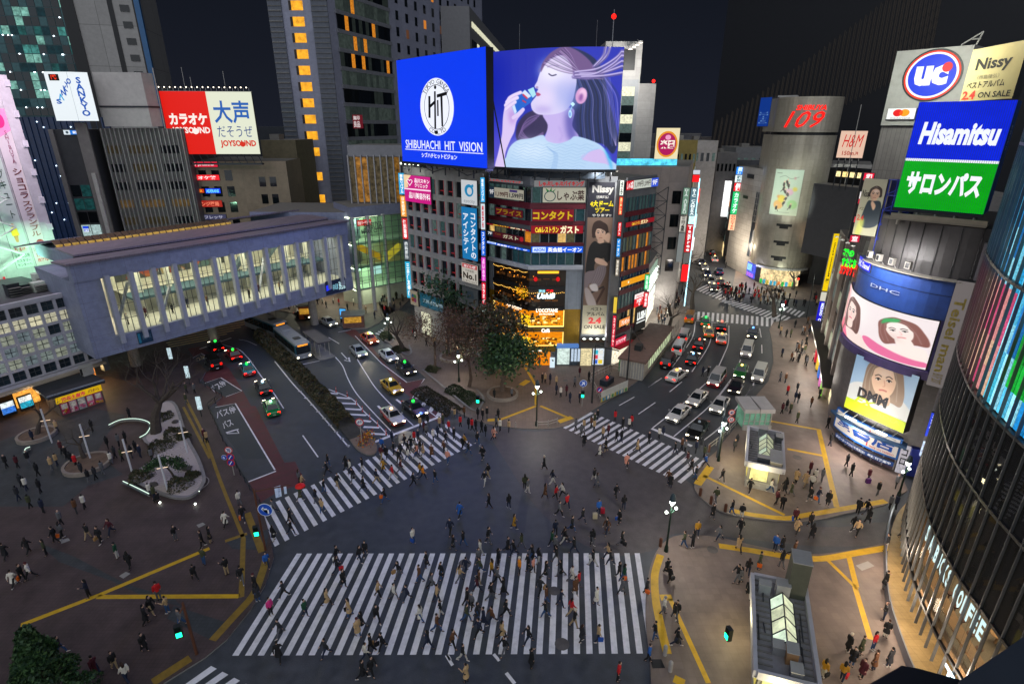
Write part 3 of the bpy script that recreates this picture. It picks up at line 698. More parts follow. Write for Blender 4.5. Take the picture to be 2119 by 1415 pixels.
def pic_man_bust():
 c=Cv(90,240,'#b8b29a',(0,0,90,240));c.grad('#b6b098','#a8a48c')
 face(c,54,62,26,'#d0a88c','#33241f',0,.5,'#a0605a');c.poly([(30,100),(52,92),(84,98),(88,190),(24,200)],'#23303c',1.2);c.poly([(50,92),(66,110),(60,130),(46,104)],'#d0a88c',1.5);c.poly([(14,178),(34,172),(30,236),(8,236)],'#c8cc60',4,.8)
 return c.mat('poster_picture_bust',0)
def pic_dancers():
 c=Cv(150,220,'#cfe0c4',(0,0,150,220));c.grad('#c9dcc6','#dbe6c8')
 for x,y,r,k in((45,170,26,'#f0b060'),(60,140,22,'#f4d24a'),(118,165,26,'#a8d88a'),(95,105,20,'#e8b8cc'),(120,92,12,'#e8cf4a'),(40,130,8,'#e8a060'),(112,40,6,'#d88a8a')):c.ell(x,y,r,r*.8,k,3,.85,20)
 rr=random.Random(3)
 for x,y in((75,60),(85,75),(62,90),(72,105),(88,118),(80,140),(74,160),(110,175),(38,185),(60,70)):
  c.ell(x,y,6,11,'#2a2420',1,.9,rr.uniform(-40,40));c.ell(x+2,y-12,4,4.5,'#e8c4a4',.6);c.line([(x,y),(x+rr.uniform(-16,16),y+16)],3,'#3a2c24',.6)
 c.line([(30,38),(60,30),(90,42),(130,34)],1.5,'#5a6a52',.5,.8);c.line([(14,18),(40,18)],4,'#8a9a80',.6,.8);c.line([(35,206),(110,206)],2,'#8a9a80',.5,.7)
 return c.mat('poster_picture_dancers',0)
def pic_group():
 c=Cv(90,150,'#d8d0c4',(0,0,90,150));rr=random.Random(5)
 for i in range(16):
  x,y=rr.uniform(12,78),62+i*4;c.ell(x,y+18,9,20,rr.choice(['#8a1f2c','#5a1a2a','#a84a3a','#3a2030','#b03038']),1,.95);c.ell(x,y-4,5,6,'#d8b098',.6);c.ell(x,y-8,5.5,4,'#2a1c1c',.6)
 c.line([(20,22),(70,22)],6,'#b0a898',1,.8);return c.mat('poster_picture_group',.35)
def pic_mural():
 c=Cv(420,60,'#3a4038',(0,0,420,60));rr=random.Random(9)
 for i in range(60):c.ell(rr.uniform(0,420),rr.uniform(0,60),rr.uniform(6,26),rr.uniform(3,10),rr.choice(['#d8401c','#e87a2a','#f0e0c0','#a02414','#5a8a7a','#c8a04a','#24302c','#f05a2a']),1,.9,rr.uniform(0,180))
 return c.mat('mural',.55)
 # ---------------------------------------------------------------- the middle of the picture
def XY(px,py,Y):d=ray(px,py);return(d[0]/d[1]*Y,Y)
def dark(c):return mat(c,.7,.15)
M_steel=mat('#3b3e43',.5,.15,metal=.6);M_blk=mat('#121316',.5,.1);M_grey=mat('#6d6a66',.7,.12);M_lgrey=mat('#9a9894',.7,.1)
W_dk=[glass(c)for c in('#0a0f13','#10161b','#161c20')]
W_dim=[glow('#5f8a88',.16,.6,2.5),glow('#7f9a94',.22,.6,2.0),glow('#3f6f7a',.15,.6,2.2),glow('#8a8660',.24,.6,2.4)]
W_warm=[glow('#ffb347',.8,.35,2.0),glow('#ffcf7a',.7,.35,2.0),glow('#ff9d2e',.55,.4,2.0)]
W_cool=[glow('#dff3ea',.85,.35,2.0),glow('#c9e6e4',.6,.35,2.0),glow('#f2f0cf',.8,.35,2.0)]
def win(parent,pl,u0,u1,z0,z1,off,m,name='window',th=.04):
 b=MB();b.wbox(pl,u0,u1,z0,z1,off-th,off,m);return b.build(name,parent)
def cells(mb,pl,u0,u1,z0,z1,nc,nr,pier,sp,m,o0,o1):
 """piers and spandrels standing in front of recessed windows; gives back the openings"""
 P,R=(u1-u0)/nc,(z1-z0)/nr;out=[]
 for r in range(nr+1):
  za=z0+r*R-sp/2;mb.wbox(pl,u0,u1,max(z0,za),min(z1,za+sp),o0,o1,m)
 for c in range(nc+1):
  ua=u0+c*P-pier/2
  for r in range(nr):mb.wbox(pl,max(u0,ua),min(u1,ua+pier),z0+r*R+sp/2,z0+(r+1)*R-sp/2,o0,o1-.012,m)
 for r in range(nr):
  for c in range(nc):out.append((u0+c*P+pier/2,u0+(c+1)*P-pier/2,z0+r*R+sp/2,z0+(r+1)*R-sp/2,c,r))
 return out
def poly_behind(pl,depth):
 f=[(p.x,p.y)for p in pl.p];a=pl.xy(0,-depth);b=pl.xy(pl.L,-depth);return f+[(b.x,b.y),(a.x,a.y)]
 # ---- the grey office block with red window reveals
PA=Pl((-17.9,95.4),(-4.3,82.0))
A=empty('office_building',(-11,92,0),'grey concrete office block with red window reveals left of the corner glass building','building')
mA=mat((.29,.28,.265),.75,.15,tile=(1.6,3.3,.02,.8));b=MB()
TA=28.2
b.prism([(-17.65,95.65),(-4.05,82.25),(-4.0,95),(-10,106)],.13,TA,mA,M_grey)
cl=cells(b,PA,0,PA.L,5.6,TA-.5,9,7,.62,.9,mA,-.35,0)
mred=mat('#c01f2a',.5,.1)
for u0,u1,z0,z1,c,r in cl:
 b.wbox(PA,u1-.16,u1,z0,z1,-.3,-.06,mred);b.wbox(PA,u0+.5,u1-.16,z0+.62,z0+.74,-.3,-.06,mred)if(c+r)%3 else None
b.wbox(PA,0,PA.L,TA-.5,TA+.6,-.35,.05,mA)
b.build('wall',A)
for u0,u1,z0,z1,c,r in cl:win(A,PA,u0,u1,z0,z1,-.3,rnd.choice(W_dk+W_dk+W_dim[:2]))
for u0,u1 in((2.6,5.0),(9.6,12.5)):win(A,PA,u0,u1,.4,4.4,.06,W_cool[2]if u0<5 else W_dk[1],'shop_window',.1)
sign(PA,'pink and white clinic sign of two panels on the grey office block',(838,361,896,424),'#c4187c',[('品川スキン',.42,.1,.97,.26,'#ffffff',{'bold':.02}),('クリニック',.42,.28,.9,.43,'#ffffff',{'bold':.02}),('♡',.12,.16,.34,.4,'#ffffff'),('品川美容外科',.18,.62,.97,.86,'#ffffff',{'bold':.015})],1.0,shapes=[([(0,.5),(1,.47),(1,.52),(0,.55)],'#f6d8ea'),([(0,0),(.3,0),(.14,.2),(.16,.46),(0,.5)],'#e9c9a0')],kind=None)
sign(PA,'tall banner, white head with a blue eye ring, on the grey office block',(957,371,991,426),'#d9dde0',[('eyecity',.16,.78,.86,.96,'#8a9298')],.75,shapes=[(disc(.5,.42,.28,.25),'#1d8fc4'),(disc(.53,.44,.15,.15),'#d9dde0'),(disc(.72,.22,.07,.06),'#1d8fc4')])
sign(PA,'tall bright blue banner with two columns of white characters',(957.5,426.5,992,541),'#1878b4',[('アイシティ',.1,.12,.45,.88,'#f2f8ff',{'vert':True,'bold':.03}),('コンタクトの',.58,.1,.92,.96,'#f2f8ff',{'vert':True,'bold':.03})],.85)
sign(PA,'white advertising banner with a black number one under the blue banner',(958,541.5,992.5,590),'#cfc9bd',[('当ビル5階',.15,.06,.9,.2,'#ffffff',{'bold':.03}),('利用者数',.25,.3,.78,.42,'#2a2420'),('No.1',.1,.46,.92,.8,'#2a1c14',{'bold':.04}),('コンタクトショップ',.06,.84,.94,.97,'#2a2420',{'bold':.02})],.7,shapes=[([(.05,.03),(.95,.03),(.95,.23),(.05,.23)],'#c8242c')])
sign(PA,'dull grey poster under the white advertising banner',(959,590.5,993,638),'#5c6266',[],.22,shapes=[([(.3,.2),(.7,.15),(.75,.55),(.3,.6)],'#45545f')])
sign(PA,'teal bank sign with white characters low on the grey office block',(871,604,921,648),'#0f5f78',[('三井住友銀行',.14,.36,.98,.66,'#cfe4e8',{'bold':.02})],.45)
sign(PA,'cream panel with a four petal emblem beside the teal bank sign',(851,598,869,634),'#b9ad95',[],.35,shapes=[(disc(.35,.4,.18,.16),'#2a5a86'),(disc(.62,.4,.18,.16),'#4f8a4a'),(disc(.35,.62,.18,.16),'#c05a2a'),(disc(.62,.62,.18,.16),'#8a3a6a')])
def stack(pl,label,segs,x0,x1,k,emit=1.1,group=None,depth=.5):
 """projecting sign column cut into segments: (y0, y1, ground, lettering, colour)"""
 for i,(y0,y1,bg,tx,tc,lab)in enumerate(segs):
  xm=lambda y:x0+(y-segs[0][0])*k
  a=pl.uz(xm(y0),y0);bb=pl.uz(xm(y0)+(x1-x0),y1)
  sign(pl,lab,None,bg,[(tx,.22,.06,.78,.94,tc,{'vert':True,'bold':.03})]if tx else[],emit,depth,uz=(a[0],bb[1],a[0]+abs(pl.uz(x1,segs[0][0])[0]-pl.uz(x0,segs[0][0])[0]),a[1]-.04),group=group)
PAl=Pl((-19.6,97.0),(-17.6,96.6))
stack(PAl,'',[(357,402,'#2f9fd0','東急リバブル','#ffffff','sky blue top panel of the sign column at the left edge of the grey block'),(404,448,'#e2922a','日本語学校','#fff4d8','orange panel of the sign column at the left edge of the grey block'),(450,494,'#c8242c','個別指導','#ffffff','red panel of the sign column at the left edge of the grey block'),(496,537,'#3f4a50','歯科医院','#d8dede','dark grey panel of the sign column at the left edge of the grey block'),(539,615,'#2ba4c8','三井住友銀行','#ffffff','pale blue lowest panel of the sign column at the left edge of the grey block')],826,838,.075)
PAr=Pl((-4.5,81.6),(-3.3,81.3))
stack(PAr,'',[(366,418,'#3aa4dc','東急リバブル','#ffffff','sky blue top panel of the sign column beside the blue banner'),(420,474,'#c9d6dc','美容整形','#c02a3a','white panel of the sign column beside the blue banner'),(476,528,'#1f66d8','コンタクト','#ffffff','royal blue panel of the sign column beside the blue banner'),(530,580,'#d83fc0','占いの館','#ffe0fa','magenta panel of the sign column beside the blue banner'),(582,628,'#d81f3a','カラオケ','#ffffff','red panel of the sign column beside the blue banner'),(632,676,'#aebdb6','英会話','#3a4440','pale green lowest panel of the sign column beside the blue banner')],996,1005,.012)
# ---- the corner building of glass, with signs on every floor
PB=Pl((-3.6,85.9),(2.5,79.8),(10.35,80.0));PN=Pl((10.5,79.75),(14.6,79.75));PS=Pl((15.4,79.7),(21.6,86.2));TB=28.1
zB=lambda y:PB.uz(1150,y)[1]
B=empty('corner_building',(6,84,0),'nine storey corner building of glass and wine red bands under the big curved screen','building')
mBw=mat((.16,.17,.19),.5,.12,metal=.3);mwine=mat('#5a1626',.5,.12);mpan=mat((.22,.25,.29),.5,.12,tile=(1.3,2.2,.015,.6));mgold=mat('#8a6a10',.5,.15,tile=(1.3,2.2,.015,.6));b=MB()
b.prism([(-3.4,86.2),(2.6,80.1),(10.5,80.3),(14.7,80.1),(15.5,80.0),(21.4,86.4),(14,98),(-3.4,98)],.13,TB,mBw,M_grey)
b.wbox(PB,0,PB.L,zB(384),TB+.4,-.25,.1,mBw)
for y0,y1 in((420,433),(458,467),(478,480),(502,509)):b.wbox(PB,0,PB.L,zB(y1),zB(y0),-.25,.02,mwine)
b.wbox(PB,0,PB.L,zB(557),zB(549),-.2,.35,mat((.4,.42,.46),.5))
def mull(y0,y1,n,m,t=.09,uu=(0,None)):
 z0,z1=zB(y1),zB(y0);L=PB.L
 for i in range(n+1):
  u=.1+(L-.2)*i/n
  b.wbox(PB,u-t/2,u+t/2,z0,z1,-.2,.06,m)
malu=mat('#7d858c',.4,.1,metal=.7)
rows=[(388,420),(433,458),(480,502),(523,549)]
for y0,y1 in rows:mull(y0,y1,13,malu)
b.wbox(PB,0,.9,zB(620),zB(557),-.2,.03,mpan);b.wbox(PB,PB.L-2.4,PB.L,zB(640),zB(557),-.2,.03,mpan);b.wbox(PB,PB.L-2.4,PB.L,zB(722),zB(640),-.2,.03,mgold);b.wbox(PB,0,.9,zB(722),zB(620),-.2,.03,mgold)
zf=[zB(y)for y in(639,596,557)]
for z in zf[:2]:b.wbox(PB,.9,PB.L-2.4,z-.25,z+.25,-2.6,.1,M_blk)
b.wbox(PB,.9,PB.L-2.4,zB(682)-.12,zB(682)+.12,-.2,.12,mgold);b.wbox(PB,.9,PB.L-2.4,zB(727),zB(716),-.2,.1,mgold)
b.build('wall',B)
for k,(y0,y1)in enumerate(rows):
 for i in range(13):
  u0,u1=.1+(PB.L-.2)*i/13,.1+(PB.L-.2)*(i+1)/13
  m=rnd.choice([W_dim[0],W_dim[2],W_dim[1],W_dk[1]]if k!=2 else[W_warm[2],W_dim[3],W_warm[1],W_dk[2]]);win(B,PB,u0+.05,u1-.05,zB(y1),zB(y0),-.15,m)
  # the two restaurant floors: dark rooms with strings of bulbs, tables and a neon sign
room=MB();mroom=mat('#3a2614',.7,.4,scale=.8);mtab=mat('#7a4a1c',.6,.3)
bulbs=MB();gb1=glow('#ffc45a',2.6)
for fl,(ya,yb)in enumerate(((557,596),(596,639))):
 za,zb=zB(yb)+.26,zB(ya)-.26
 room.wbox(PB,.9,PB.L-2.4,za,zb,-.16,-.12,mat('#1f130a',.35,.5,scale=.7))
 for i in range(9):
  u=1.4+i*1.35+rnd.uniform(-.2,.2)
  if u<PB.L-3.2:room.wbox(PB,u,u+.9,za+.65+rnd.uniform(0,.4),za+.78+rnd.uniform(.35,.45),-.14,.02,mtab);room.wbox(PB,u+.35,u+.5,za,za+.6,-.14,-.02,M_blk)
 for i in range(46):
  u=1.0+(PB.L-3.6)*i/45
  if fl==0 and u>8.2:continue
  q=PB.pt(u,zb-.25-.16*abs(math.sin(i*.5))-fl*.15,.02);bulbs.ball(q,.055,gb1,6,4)
 for i in range(14):
  q=PB.pt(rnd.uniform(1.4,10),rnd.uniform(za+.8,zb-.6),.0);bulbs.ball(q,.07,glow('#ff9a2a',2.0),6,4)
r0=room.build('restaurant_interior',B);bulbs.build('string_lights',r0)
lan=MB()
for u in(9.6,12.9):lan.ball(PB.pt(u,zf[2]-1.5,.05),(.3,.3,.36),glow('#d8141c',.9),8,6)
lan.wbox(PB,9.9,13.0,zf[2]-.62,zf[2]-.32,-.1,.12,glow('#ffb52e',1.6));lan.build('lantern_lights',r0)
fern=MB()
for i in range(130):
 q=PB.pt(7.0+rnd.gauss(0,.75),zf[1]-.75+rnd.gauss(0,.5),rnd.uniform(.02,.1));fern.ball(q,rnd.uniform(.04,.1),glow(rnd.choice(['#ff9a14','#ffc024','#c87a10','#d8b020']),1.1),5,3)
fern.build('glowing_foliage',r0)
# the golden shop floors
gold=glow('#e8930c',.95,.55,2.2);shelf=[glow('#ffd25a',1.2),mat('#6a3a08',.6,.3),glow('#c46a10',.8),mat('#3a2408',.6,.2),glow('#ffe9a0',1.3)]
for k,(ya,yb)in enumerate(((640,677),(686,716))):
 za,zb=zB(yb)+.1,zB(ya)-.1;g=MB();L1=PB.L-2.45
 g.wbox(PB,.95,L1,za,zb,-.16,-.10,gold);w=g.build('shop_window',B)
 f=MB();ge=glow('#ffe27a',1.7);f.wbox(PB,.95,1.07,za,zb,-.1,.12,ge);f.wbox(PB,L1-.12,L1,za,zb,-.1,.12,ge);f.wbox(PB,1.07,L1-.12,za,za+.1,-.1,.12,ge)
 f.build('light_strip',w)
 s=MB()
 for i in range(110):
  u=rnd.uniform(1.3,L1-.6);z=za+.2+(zb-za-1.15)*rnd.choice([.0,.2,.4,.62,.8]);ww=rnd.uniform(.12,.6)
  if 7.2<u<8.8 and k==0:continue
  s.wbox(PB,u,min(u+ww,L1-.2),z,z+rnd.uniform(.12,.42),-.1-rnd.uniform(0,.0),rnd.uniform(-.08,.03),rnd.choice(shelf))
 s.wbox(PB,1.2,L1-.2,zb-.85,zb-.02,-.1,.0,glow('#f08a08',1.0,.25,2));s.wbox(PB,7.0,8.9,za+.25,zb-.9,-.09,.06,glow('#ffc81e',1.25,.5,5));s.build('display_shelf',w)
sg=glow('#fff6e4',1.9)
for txt,pxs,lab in((('L\'OCCITANE','EN PROVENCE'),(1048,627,1080,643),'white shop lettering over the golden window on the slanted side'),(('L\'OCCITANE','EN PROVENCE'),(1110,638,1154,651),'white shop lettering over the upper golden window facing front')):
 u0,z0,u1,z1=PB.rect(*pxs);lb=MB();letter_on(lb,PB,txt[0],u0,z0+(z1-z0)*.42,u1,z1,sg,.13,bold=.03);letter_on(lb,PB,txt[1],u0+(u1-u0)*.15,z0,u1-(u1-u0)*.15,z0+(z1-z0)*.27,sg,.13,bold=.02);tag(lb.build('shop_sign'),lab,'sign')
for txt,pxs,lab,bd in(('Café',(1121,679,1138,687),'small white cafe lettering over the lower golden window',.04),('L\'OCCITANE',(1062,712,1122,726),'large white shop lettering over the ground floor entrance',.03)):
 u0,z0,u1,z1=PB.rect(*pxs);lb=MB();letter_on(lb,PB,txt,u0,z0,u1,z1,sg,.2,bold=bd);tag(lb.build('shop_sign'),lab,'sign')
 # ground floor
g=MB();z0,z1=.14,zB(727)-.1
g.wbox(PB,1.0,8.6,z0,z1,-.15,-.05,gold)
for i in range(60):u=rnd.uniform(1.2,9.2);g.wbox(PB,u,u+rnd.uniform(.1,.4),.3+rnd.uniform(0,3),.5+rnd.uniform(.2,3.2),-.06,.0,rnd.choice(shelf))
g.build('shop_window',B)
g=MB();g.wbox(PB,9.6,12.1,z0,3.6,-.15,.08,glow('#f28a0c',.95));g.build('orange_door',B)
g=MB();g.wbox(PB,12.9,PB.L-.1,z0,3.3,-.1,.15,mat('#46525c',.5));g.wbox(PB,13.1,PB.L-.1,3.32,3.75,-.1,.9,glow('#5f8fd8',.7));g.wbox(PB,13.2,15.1,.3,3.0,.16,.2,W_cool[0])
for i in range(3):g.wbox(PB,15.35+i*.5,15.72+i*.5,.8,2.9,.16,.22,glow('#cfe2f6',.8,.4,8))
g.build('kiosk_front',B)
g=MB();g.obox(PB.pt(12.55,0,.9)[:2],(1,0),.75,.3,.14,1.75,glow('#d8ecf6',1.0));tag(g.build('light_box'),'small glowing white poster stand outside the golden shop entrance','poster stand')
# signs on the glass floors
def sB(lab,px,bg,tx,e=.9,**k):return sign(PB,lab,px,bg,tx,e,.18,**k)
sB('grey fascia with small red lettering on the slanted side at the roof edge',(1014,368.5,1084,381.5),'#8d8f92',[('しゃぶしゃぶバイキング',.04,.1,.94,.9,'#e8101c',{'bold':.04})],.5)
sB('grey fascia with large red lettering facing front at the roof edge',(1106,373,1210,387),'#9a9b9c',[('しゃぶしゃぶバイキング',.1,.1,.98,.9,'#e8101c',{'bold':.04})],.5)
sB('white price sign with two figures on the top floor of the slanted side',(1014,386,1085,416),'#b9b4a2',[('9F',.02,.25,.14,.7,'#ffffff',{'bold':.03}),('1,199円',.2,.36,.56,.88,'#4a1218',{'bold':.03}),('1,599円',.6,.36,.98,.88,'#1c1a2a',{'bold':.03})],.62,shapes=[([(0,0),(.155,0),(.155,1),(0,1)],'#26364a'),([(.6,.08),(.82,.08),(.82,.3),(.6,.3)],'#4a3a7a')])
sB('white restaurant sign with a green leaf and turnip emblem on the top floor',(1124,388,1211,419),'#c2bfac',[('しゃぶ葉',.34,.18,.97,.86,'#3a1a20',{'bold':.02})],.68,shapes=[(disc(.17,.58,.135,.36),'#1d4a50'),(disc(.17,.58,.115,.30),'#c2bfac'),([(.1,.28),(.06,.02),(.15,.22)],'#1d7a3a'),([(.16,.24),(.2,-.04),(.21,.24)],'#1d7a3a'),([(.22,.26),(.31,.06),(.25,.3)],'#1d7a3a')])
sB('wine red sign with four yellow characters on the slanted side',(1027,428,1083,452),'#5e1220',[('プライス',.04,.12,.96,.84,'#9a7a1c',{'bold':.03})],.7)
sB('wine red sign with larger yellow characters facing front',(1102.5,433,1187,458),'#7a1424',[('コンタクト',.02,.14,.97,.86,'#d8b41e',{'bold':.04})],.85)
sB('red restaurant fascia with yellow and white lettering on the slanted side',(1009,461,1096,479),'#8a1020',[('Caféレストラン',.16,.06,.54,.8,'#ffe23a',{'bold':.03}),('ガスト',.57,.0,.93,.92,'#fff6c8',{'bold':.05})],1.0)
sB('red restaurant fascia with yellow and white lettering facing front',(1100,466.5,1206,483),'#8a1020',[('Caféレストラン',.08,.16,.53,.88,'#ffe23a',{'bold':.03}),('ガスト',.56,.02,.92,.98,'#fff6c8',{'bold':.05})],1.0)
sB('dark wine sign with pale characters and floor number on the slanted side',(1010.5,476,1085,502),'#4e1220',[('7F',.02,.22,.14,.68,'#ffffff',{'bold':.03}),('Café',.22,.16,.38,.5,'#8a5a20'),('ガスト',.44,.18,.86,.84,'#c8c2a4',{'bold':.04})],.75,shapes=[([(0,0),(.155,0),(.155,1),(0,1)],'#1c2a3c'),(disc(.94,.5,.05,.4),'#b01c2a')])
sB('blue language school band with white lettering on the slanted side',(1009,498,1097.5,521),'#1458d8',[('AEON',.04,.1,.2,.62,'#1458d8',{'bold':.03}),('英会話イーオン',.26,.22,.8,.86,'#ffffff',{'bold':.03}),('6F',.86,.32,.95,.78,'#ffffff',{'bold':.02})],1.1,shapes=[([(.02,.02),(.23,.02),(.23,.7),(.02,.7)],'#cfe4ff')])
sB('blue language school band with white lettering facing front',(1100,509.5,1206,522.5),'#1458d8',[('AEON',.05,.26,.26,.8,'#1458d8',{'bold':.03}),('英会話イーオン',.32,.14,.97,.9,'#ffffff',{'bold':.03})],1.1,shapes=[([(.03,.12),(.28,.12),(.28,.92),(.03,.92)],'#cfe4ff')])
u0,z0,u1,z1=PB.rect(1113,598,1149,617);lb=MB()
letter_on(lb,PB,'UshiB',u0,z0,u1,z0+(z1-z0)*.6,glow('#e8fbff',2.0),.3,bold=.04,shear=.3);letter_on(lb,PB,'渋谷',u0+.2,z0+(z1-z0)*.66,u0+(u1-u0)*.45,z1,glow('#9fe6f4',1.4),.3,bold=.03);letter_on(lb,PB,'焼肉',u0+(u1-u0)*.5,z0+(z1-z0)*.66,u1-.3,z1,glow('#f0101c',1.5),.3,bold=.04)
tag(lb.build('neon_sign'),'white and red neon lettering hung before the lower restaurant floor','neon sign')
# the tall banner, floodlit from fittings above and below
b=MB();b.wbox(PN,0,PN.L,4.6,TB+.5,-.3,-.02,mBw);b.wbox(PN,0,PN.L,.14,4.6,-.3,-.05,mat('#5a5a58',.6));b.build('wall',B)
uz=PN.rect(1214,377,1247,690);uz=(.12,uz[1],PN.L-.1,uz[3])
NB=MB();NB.wbox(PN,uz[0],uz[2],uz[1],uz[3],0,.2,M_blk);u0,z0,u1,z1=uz;zc1,zc2=z1-(z1-z0)*.215,z0+(z1-z0)*.205
NB.wface(PN,u0,u1,zc1,z1,.212,mat('#22232f',.6,.04));NB.wface(PN,u0,u1,zc2,zc1,.212,pic_man());NB.wface(PN,u0,u1,z0,zc2,.212,mat('#a39d86',.6,.05))
N=tag(NB.build('banner'),'tall floodlit banner of a seated man in a black jumper on the corner building','banner')
lb=MB();H=z1-z0;U=lambda f:u0+(u1-u0)*f;Z=lambda f:z1-H*f
mw,my2,mk,mr2=mat('#e8e6e2',.6,0),mat('#e8d21c',.6,0),mat('#1c1c1c',.6,0),mat('#b8282c',.6,0)
for t,x0,y0,x1,y1,m,k in(('Nissy',.12,.018,.9,.075,mw,{'bold':.05}),('（西島隆弘）',.28,.08,.72,.098,mw,{'bold':.02}),('4大ドーム',.07,.11,.92,.15,my2,{'bold':.04}),('ツアー',.26,.153,.78,.187,my2,{'bold':.04}),('やります!!',.16,.193,.86,.21,mw,{'bold':.03}),('ベスト',.3,.81,.76,.835,mk,{'bold':.02}),('アルバム',.16,.842,.86,.87,mk,{'bold':.02}),('2.4',.24,.88,.74,.925,mr2,{'bold':.05}),('ON SALE',.08,.935,.9,.962,mk,{'bold':.02})):
 letter_on(lb,PN,t,U(x0),Z(y1),U(x1),Z(y0),m,.24,**k)
lb.build('lettering',N)
lamp('screen_fill_lamp',PH_.pt(PH_.L/2,29.5,1.2),5200,(.10,.22,1),kind='AREA',size=(20,1.2),aim=PH_.pt(PH_.L/2,12,34))if 0 else None
fl=MB()
for i in range(4):
 u=.5+i*1.0;p0,p1=PN.pt(u,TB+.7,.2),PN.pt(u,TB+1.5,1.5);fl.tube([p0,(p0[0],p0[1],p1[2]),p1],.05,M_steel,6);q=PN.pt(u,TB+1.45,1.5);fl.lathe((q[0],q[1],q[2]-.15),[(.34,0),(.3,.1),(.1,.35)],M_lgrey,10);fl.lathe((q[0],q[1],q[2]-.17),[(.26,0),(.26,.01)],glow('#fff8e6',6),10)
tag(fl.build('floodlight'),'row of four floodlights over the tall banner with the seated man','floodlights')
for i in range(2):lamp('banner_floodlight',PN.pt(1.0+i*2.1,TB+1.2,2.2),420,(1,.96,.88),kind='AREA',size=(.6,.6),aim=PN.pt(2.0,12,-.5))
fl=MB()
for i in range(4):
 q=PN.pt(.5+i*1.0,4.7,.8);fl.lathe((q[0],q[1],q[2]-.1),[(.1,0),(.26,.2),(.3,.28)],M_lgrey,10);fl.lathe((q[0],q[1],q[2]+.185),[(.24,0),(.24,.01)],glow('#f4fff0',6),10)
fl.wbox(PN,0,PN.L,4.45,4.6,0,1.0,mat('#4a3a2c',.6));tag(fl.build('floodlight'),'ledge of upward floodlights under the tall banner with the seated man','floodlights')
lamp('banner_uplight',PN.pt(2.0,5.2,1.4),260,(1,.97,.9),kind='AREA',size=(2.5,.5),aim=PN.pt(2,14,0))
g=MB();g.wbox(PN,.2,1.9,.14,3.0,-.02,.05,glow('#e8d8a8',.9,.4,3));g.wbox(PN,2.1,3.8,.3,3.0,-.02,.06,glow('#dfe9f0',.9,.5,6));g.build('shop_window',B)
b=MB()
for i,c in enumerate(('#3a6ad8','#f0d23a','#e84a5a','#f2f2f2','#3ac0d8','#f0f0e8')):b.wbox(PN,2.2+(i%2)*.75,2.85+(i%2)*.75,.5+(i//2)*.8,1.15+(i//2)*.8,.07,.12,glow(c,.9))
b.build('poster_panel',B)
# side towards the shopping street
b=MB()
zS=lambda y:PS.uz(1300,y)[1]
zb_=[5.0,8.4,11.3,14.2,17.1,20.0,22.9,25.6]
cl=[]
for i in range(7):
 b.wbox(PS,.9,PS.L,zb_[i],zb_[i]+.75,-.2,.05,mwine);cl+=[(.9+(PS.L-.9)*k/9,.9+(PS.L-.9)*(k+1)/9,zb_[i]+.75,zb_[i+1],i)for k in range(9)]
for k in range(10):
 u=.9+(PS.L-.9)*k/9
 for i in range(7):b.wbox(PS,u-.04,u+.04,zb_[i]+.75,zb_[i+1],-.18,.1,malu)
b.wbox(PS,.9,PS.L,25.6,TB+.3,-.2,.06,mBw);b.wbox(PS,-1.6,.9,3.5,TB,-.3,-.05,mBw);b.build('side_wall',B)
for u0,u1,z0,z1,i in cl:win(B,PS,u0+.05,u1-.05,z0,z1,-.12,rnd.choice([[W_dim[3],W_warm[1],W_dk[1]],[W_dim[0],W_dk[0],W_dim[1]],[glass('#123a6a'),W_dim[2],glass('#0e2c50')],[W_dk[0],W_dim[3],W_warm[2]],[W_dim[3],W_warm[2],W_dim[1]],[W_dim[2],W_dk[1]],[W_dim[0],W_dim[2]]][i]))
sS=lambda lab,px,bg,tx,e=1.0,**k:sign(PS,lab,px,bg,tx,e,.25,**k)
zp=ZC((1000,340),4.7175)
P4=lambda a,b,c,d:(*zp(a,b),*zp(c,d))
sS('red and white price strip at the top of the side facing the shopping street',P4(1385,165,1690,212),'#c9cfc4',[('しゃぶ葉',.02,.1,.19,.9,'#ffffff',{'bold':.04}),('1,199円',.26,.15,.5,.85,'#3a2a2a',{'bold':.02}),('1,599円',.52,.15,.74,.85,'#3a2a2a',{'bold':.02}),('9F',.8,.2,.96,.8,'#ffffff',{'bold':.02})],.9,shapes=[([(0,0),(.21,0),(.21,1),(0,1)],'#d81c2c'),([(.77,0),(1,0),(1,1),(.77,1)],'#3a5ad8')])
sS('red fascia with yellow lettering on the side facing the shopping street',P4(1345,590,1640,590),'#8a1420',[('Caféレストラン',.2,.2,.48,.85,'#ffd23a',{'bold':.03}),('ガスト',.5,.1,.76,.95,'#fff2b0',{'bold':.05})],1.0,uz=(.95,PS.uz(*zp(1345,625))[1],PS.L-.1,PS.uz(*zp(1345,575))[1]))
sS('long orange band over the third floor facing the shopping street',None,'#e89a14',[('●',.22,.3,.27,.7,'#fff4d8')],1.0,uz=(.95,PS.uz(*zp(1290,1215))[1],PS.L-.1,PS.uz(*zp(1290,1155))[1]))
P5=lambda a,b,c,d:(*z4(a,b),*z4(c,d))
sS('red and white sign board over the second floor facing the shopping street',P5(1570,250,1665,345),'#d8141c',[('プロミス',.12,.1,.9,.3,'#d8141c',{'bold':.03}),('7階',.2,.42,.8,.72,'#ffffff',{'bold':.03}),('9',.4,.78,.6,.96,'#ffffff')],1.1,shapes=[([(0,0),(1,0),(1,.36),(0,.36)],'#f2e6e4')])
sS('black shop front with white lettering at the end of the glass corner building',None,'#1a1a1a',[('LUSH',.12,.2,.9,.55,'#f4f8f4',{'bold':.05})],1.2,uz=(PS.L-3.0,4.2,PS.L+.2,8.2),shapes=[([(.1,.62),(.9,.62),(.9,.66),(.1,.66)],'#f4f8f4')])
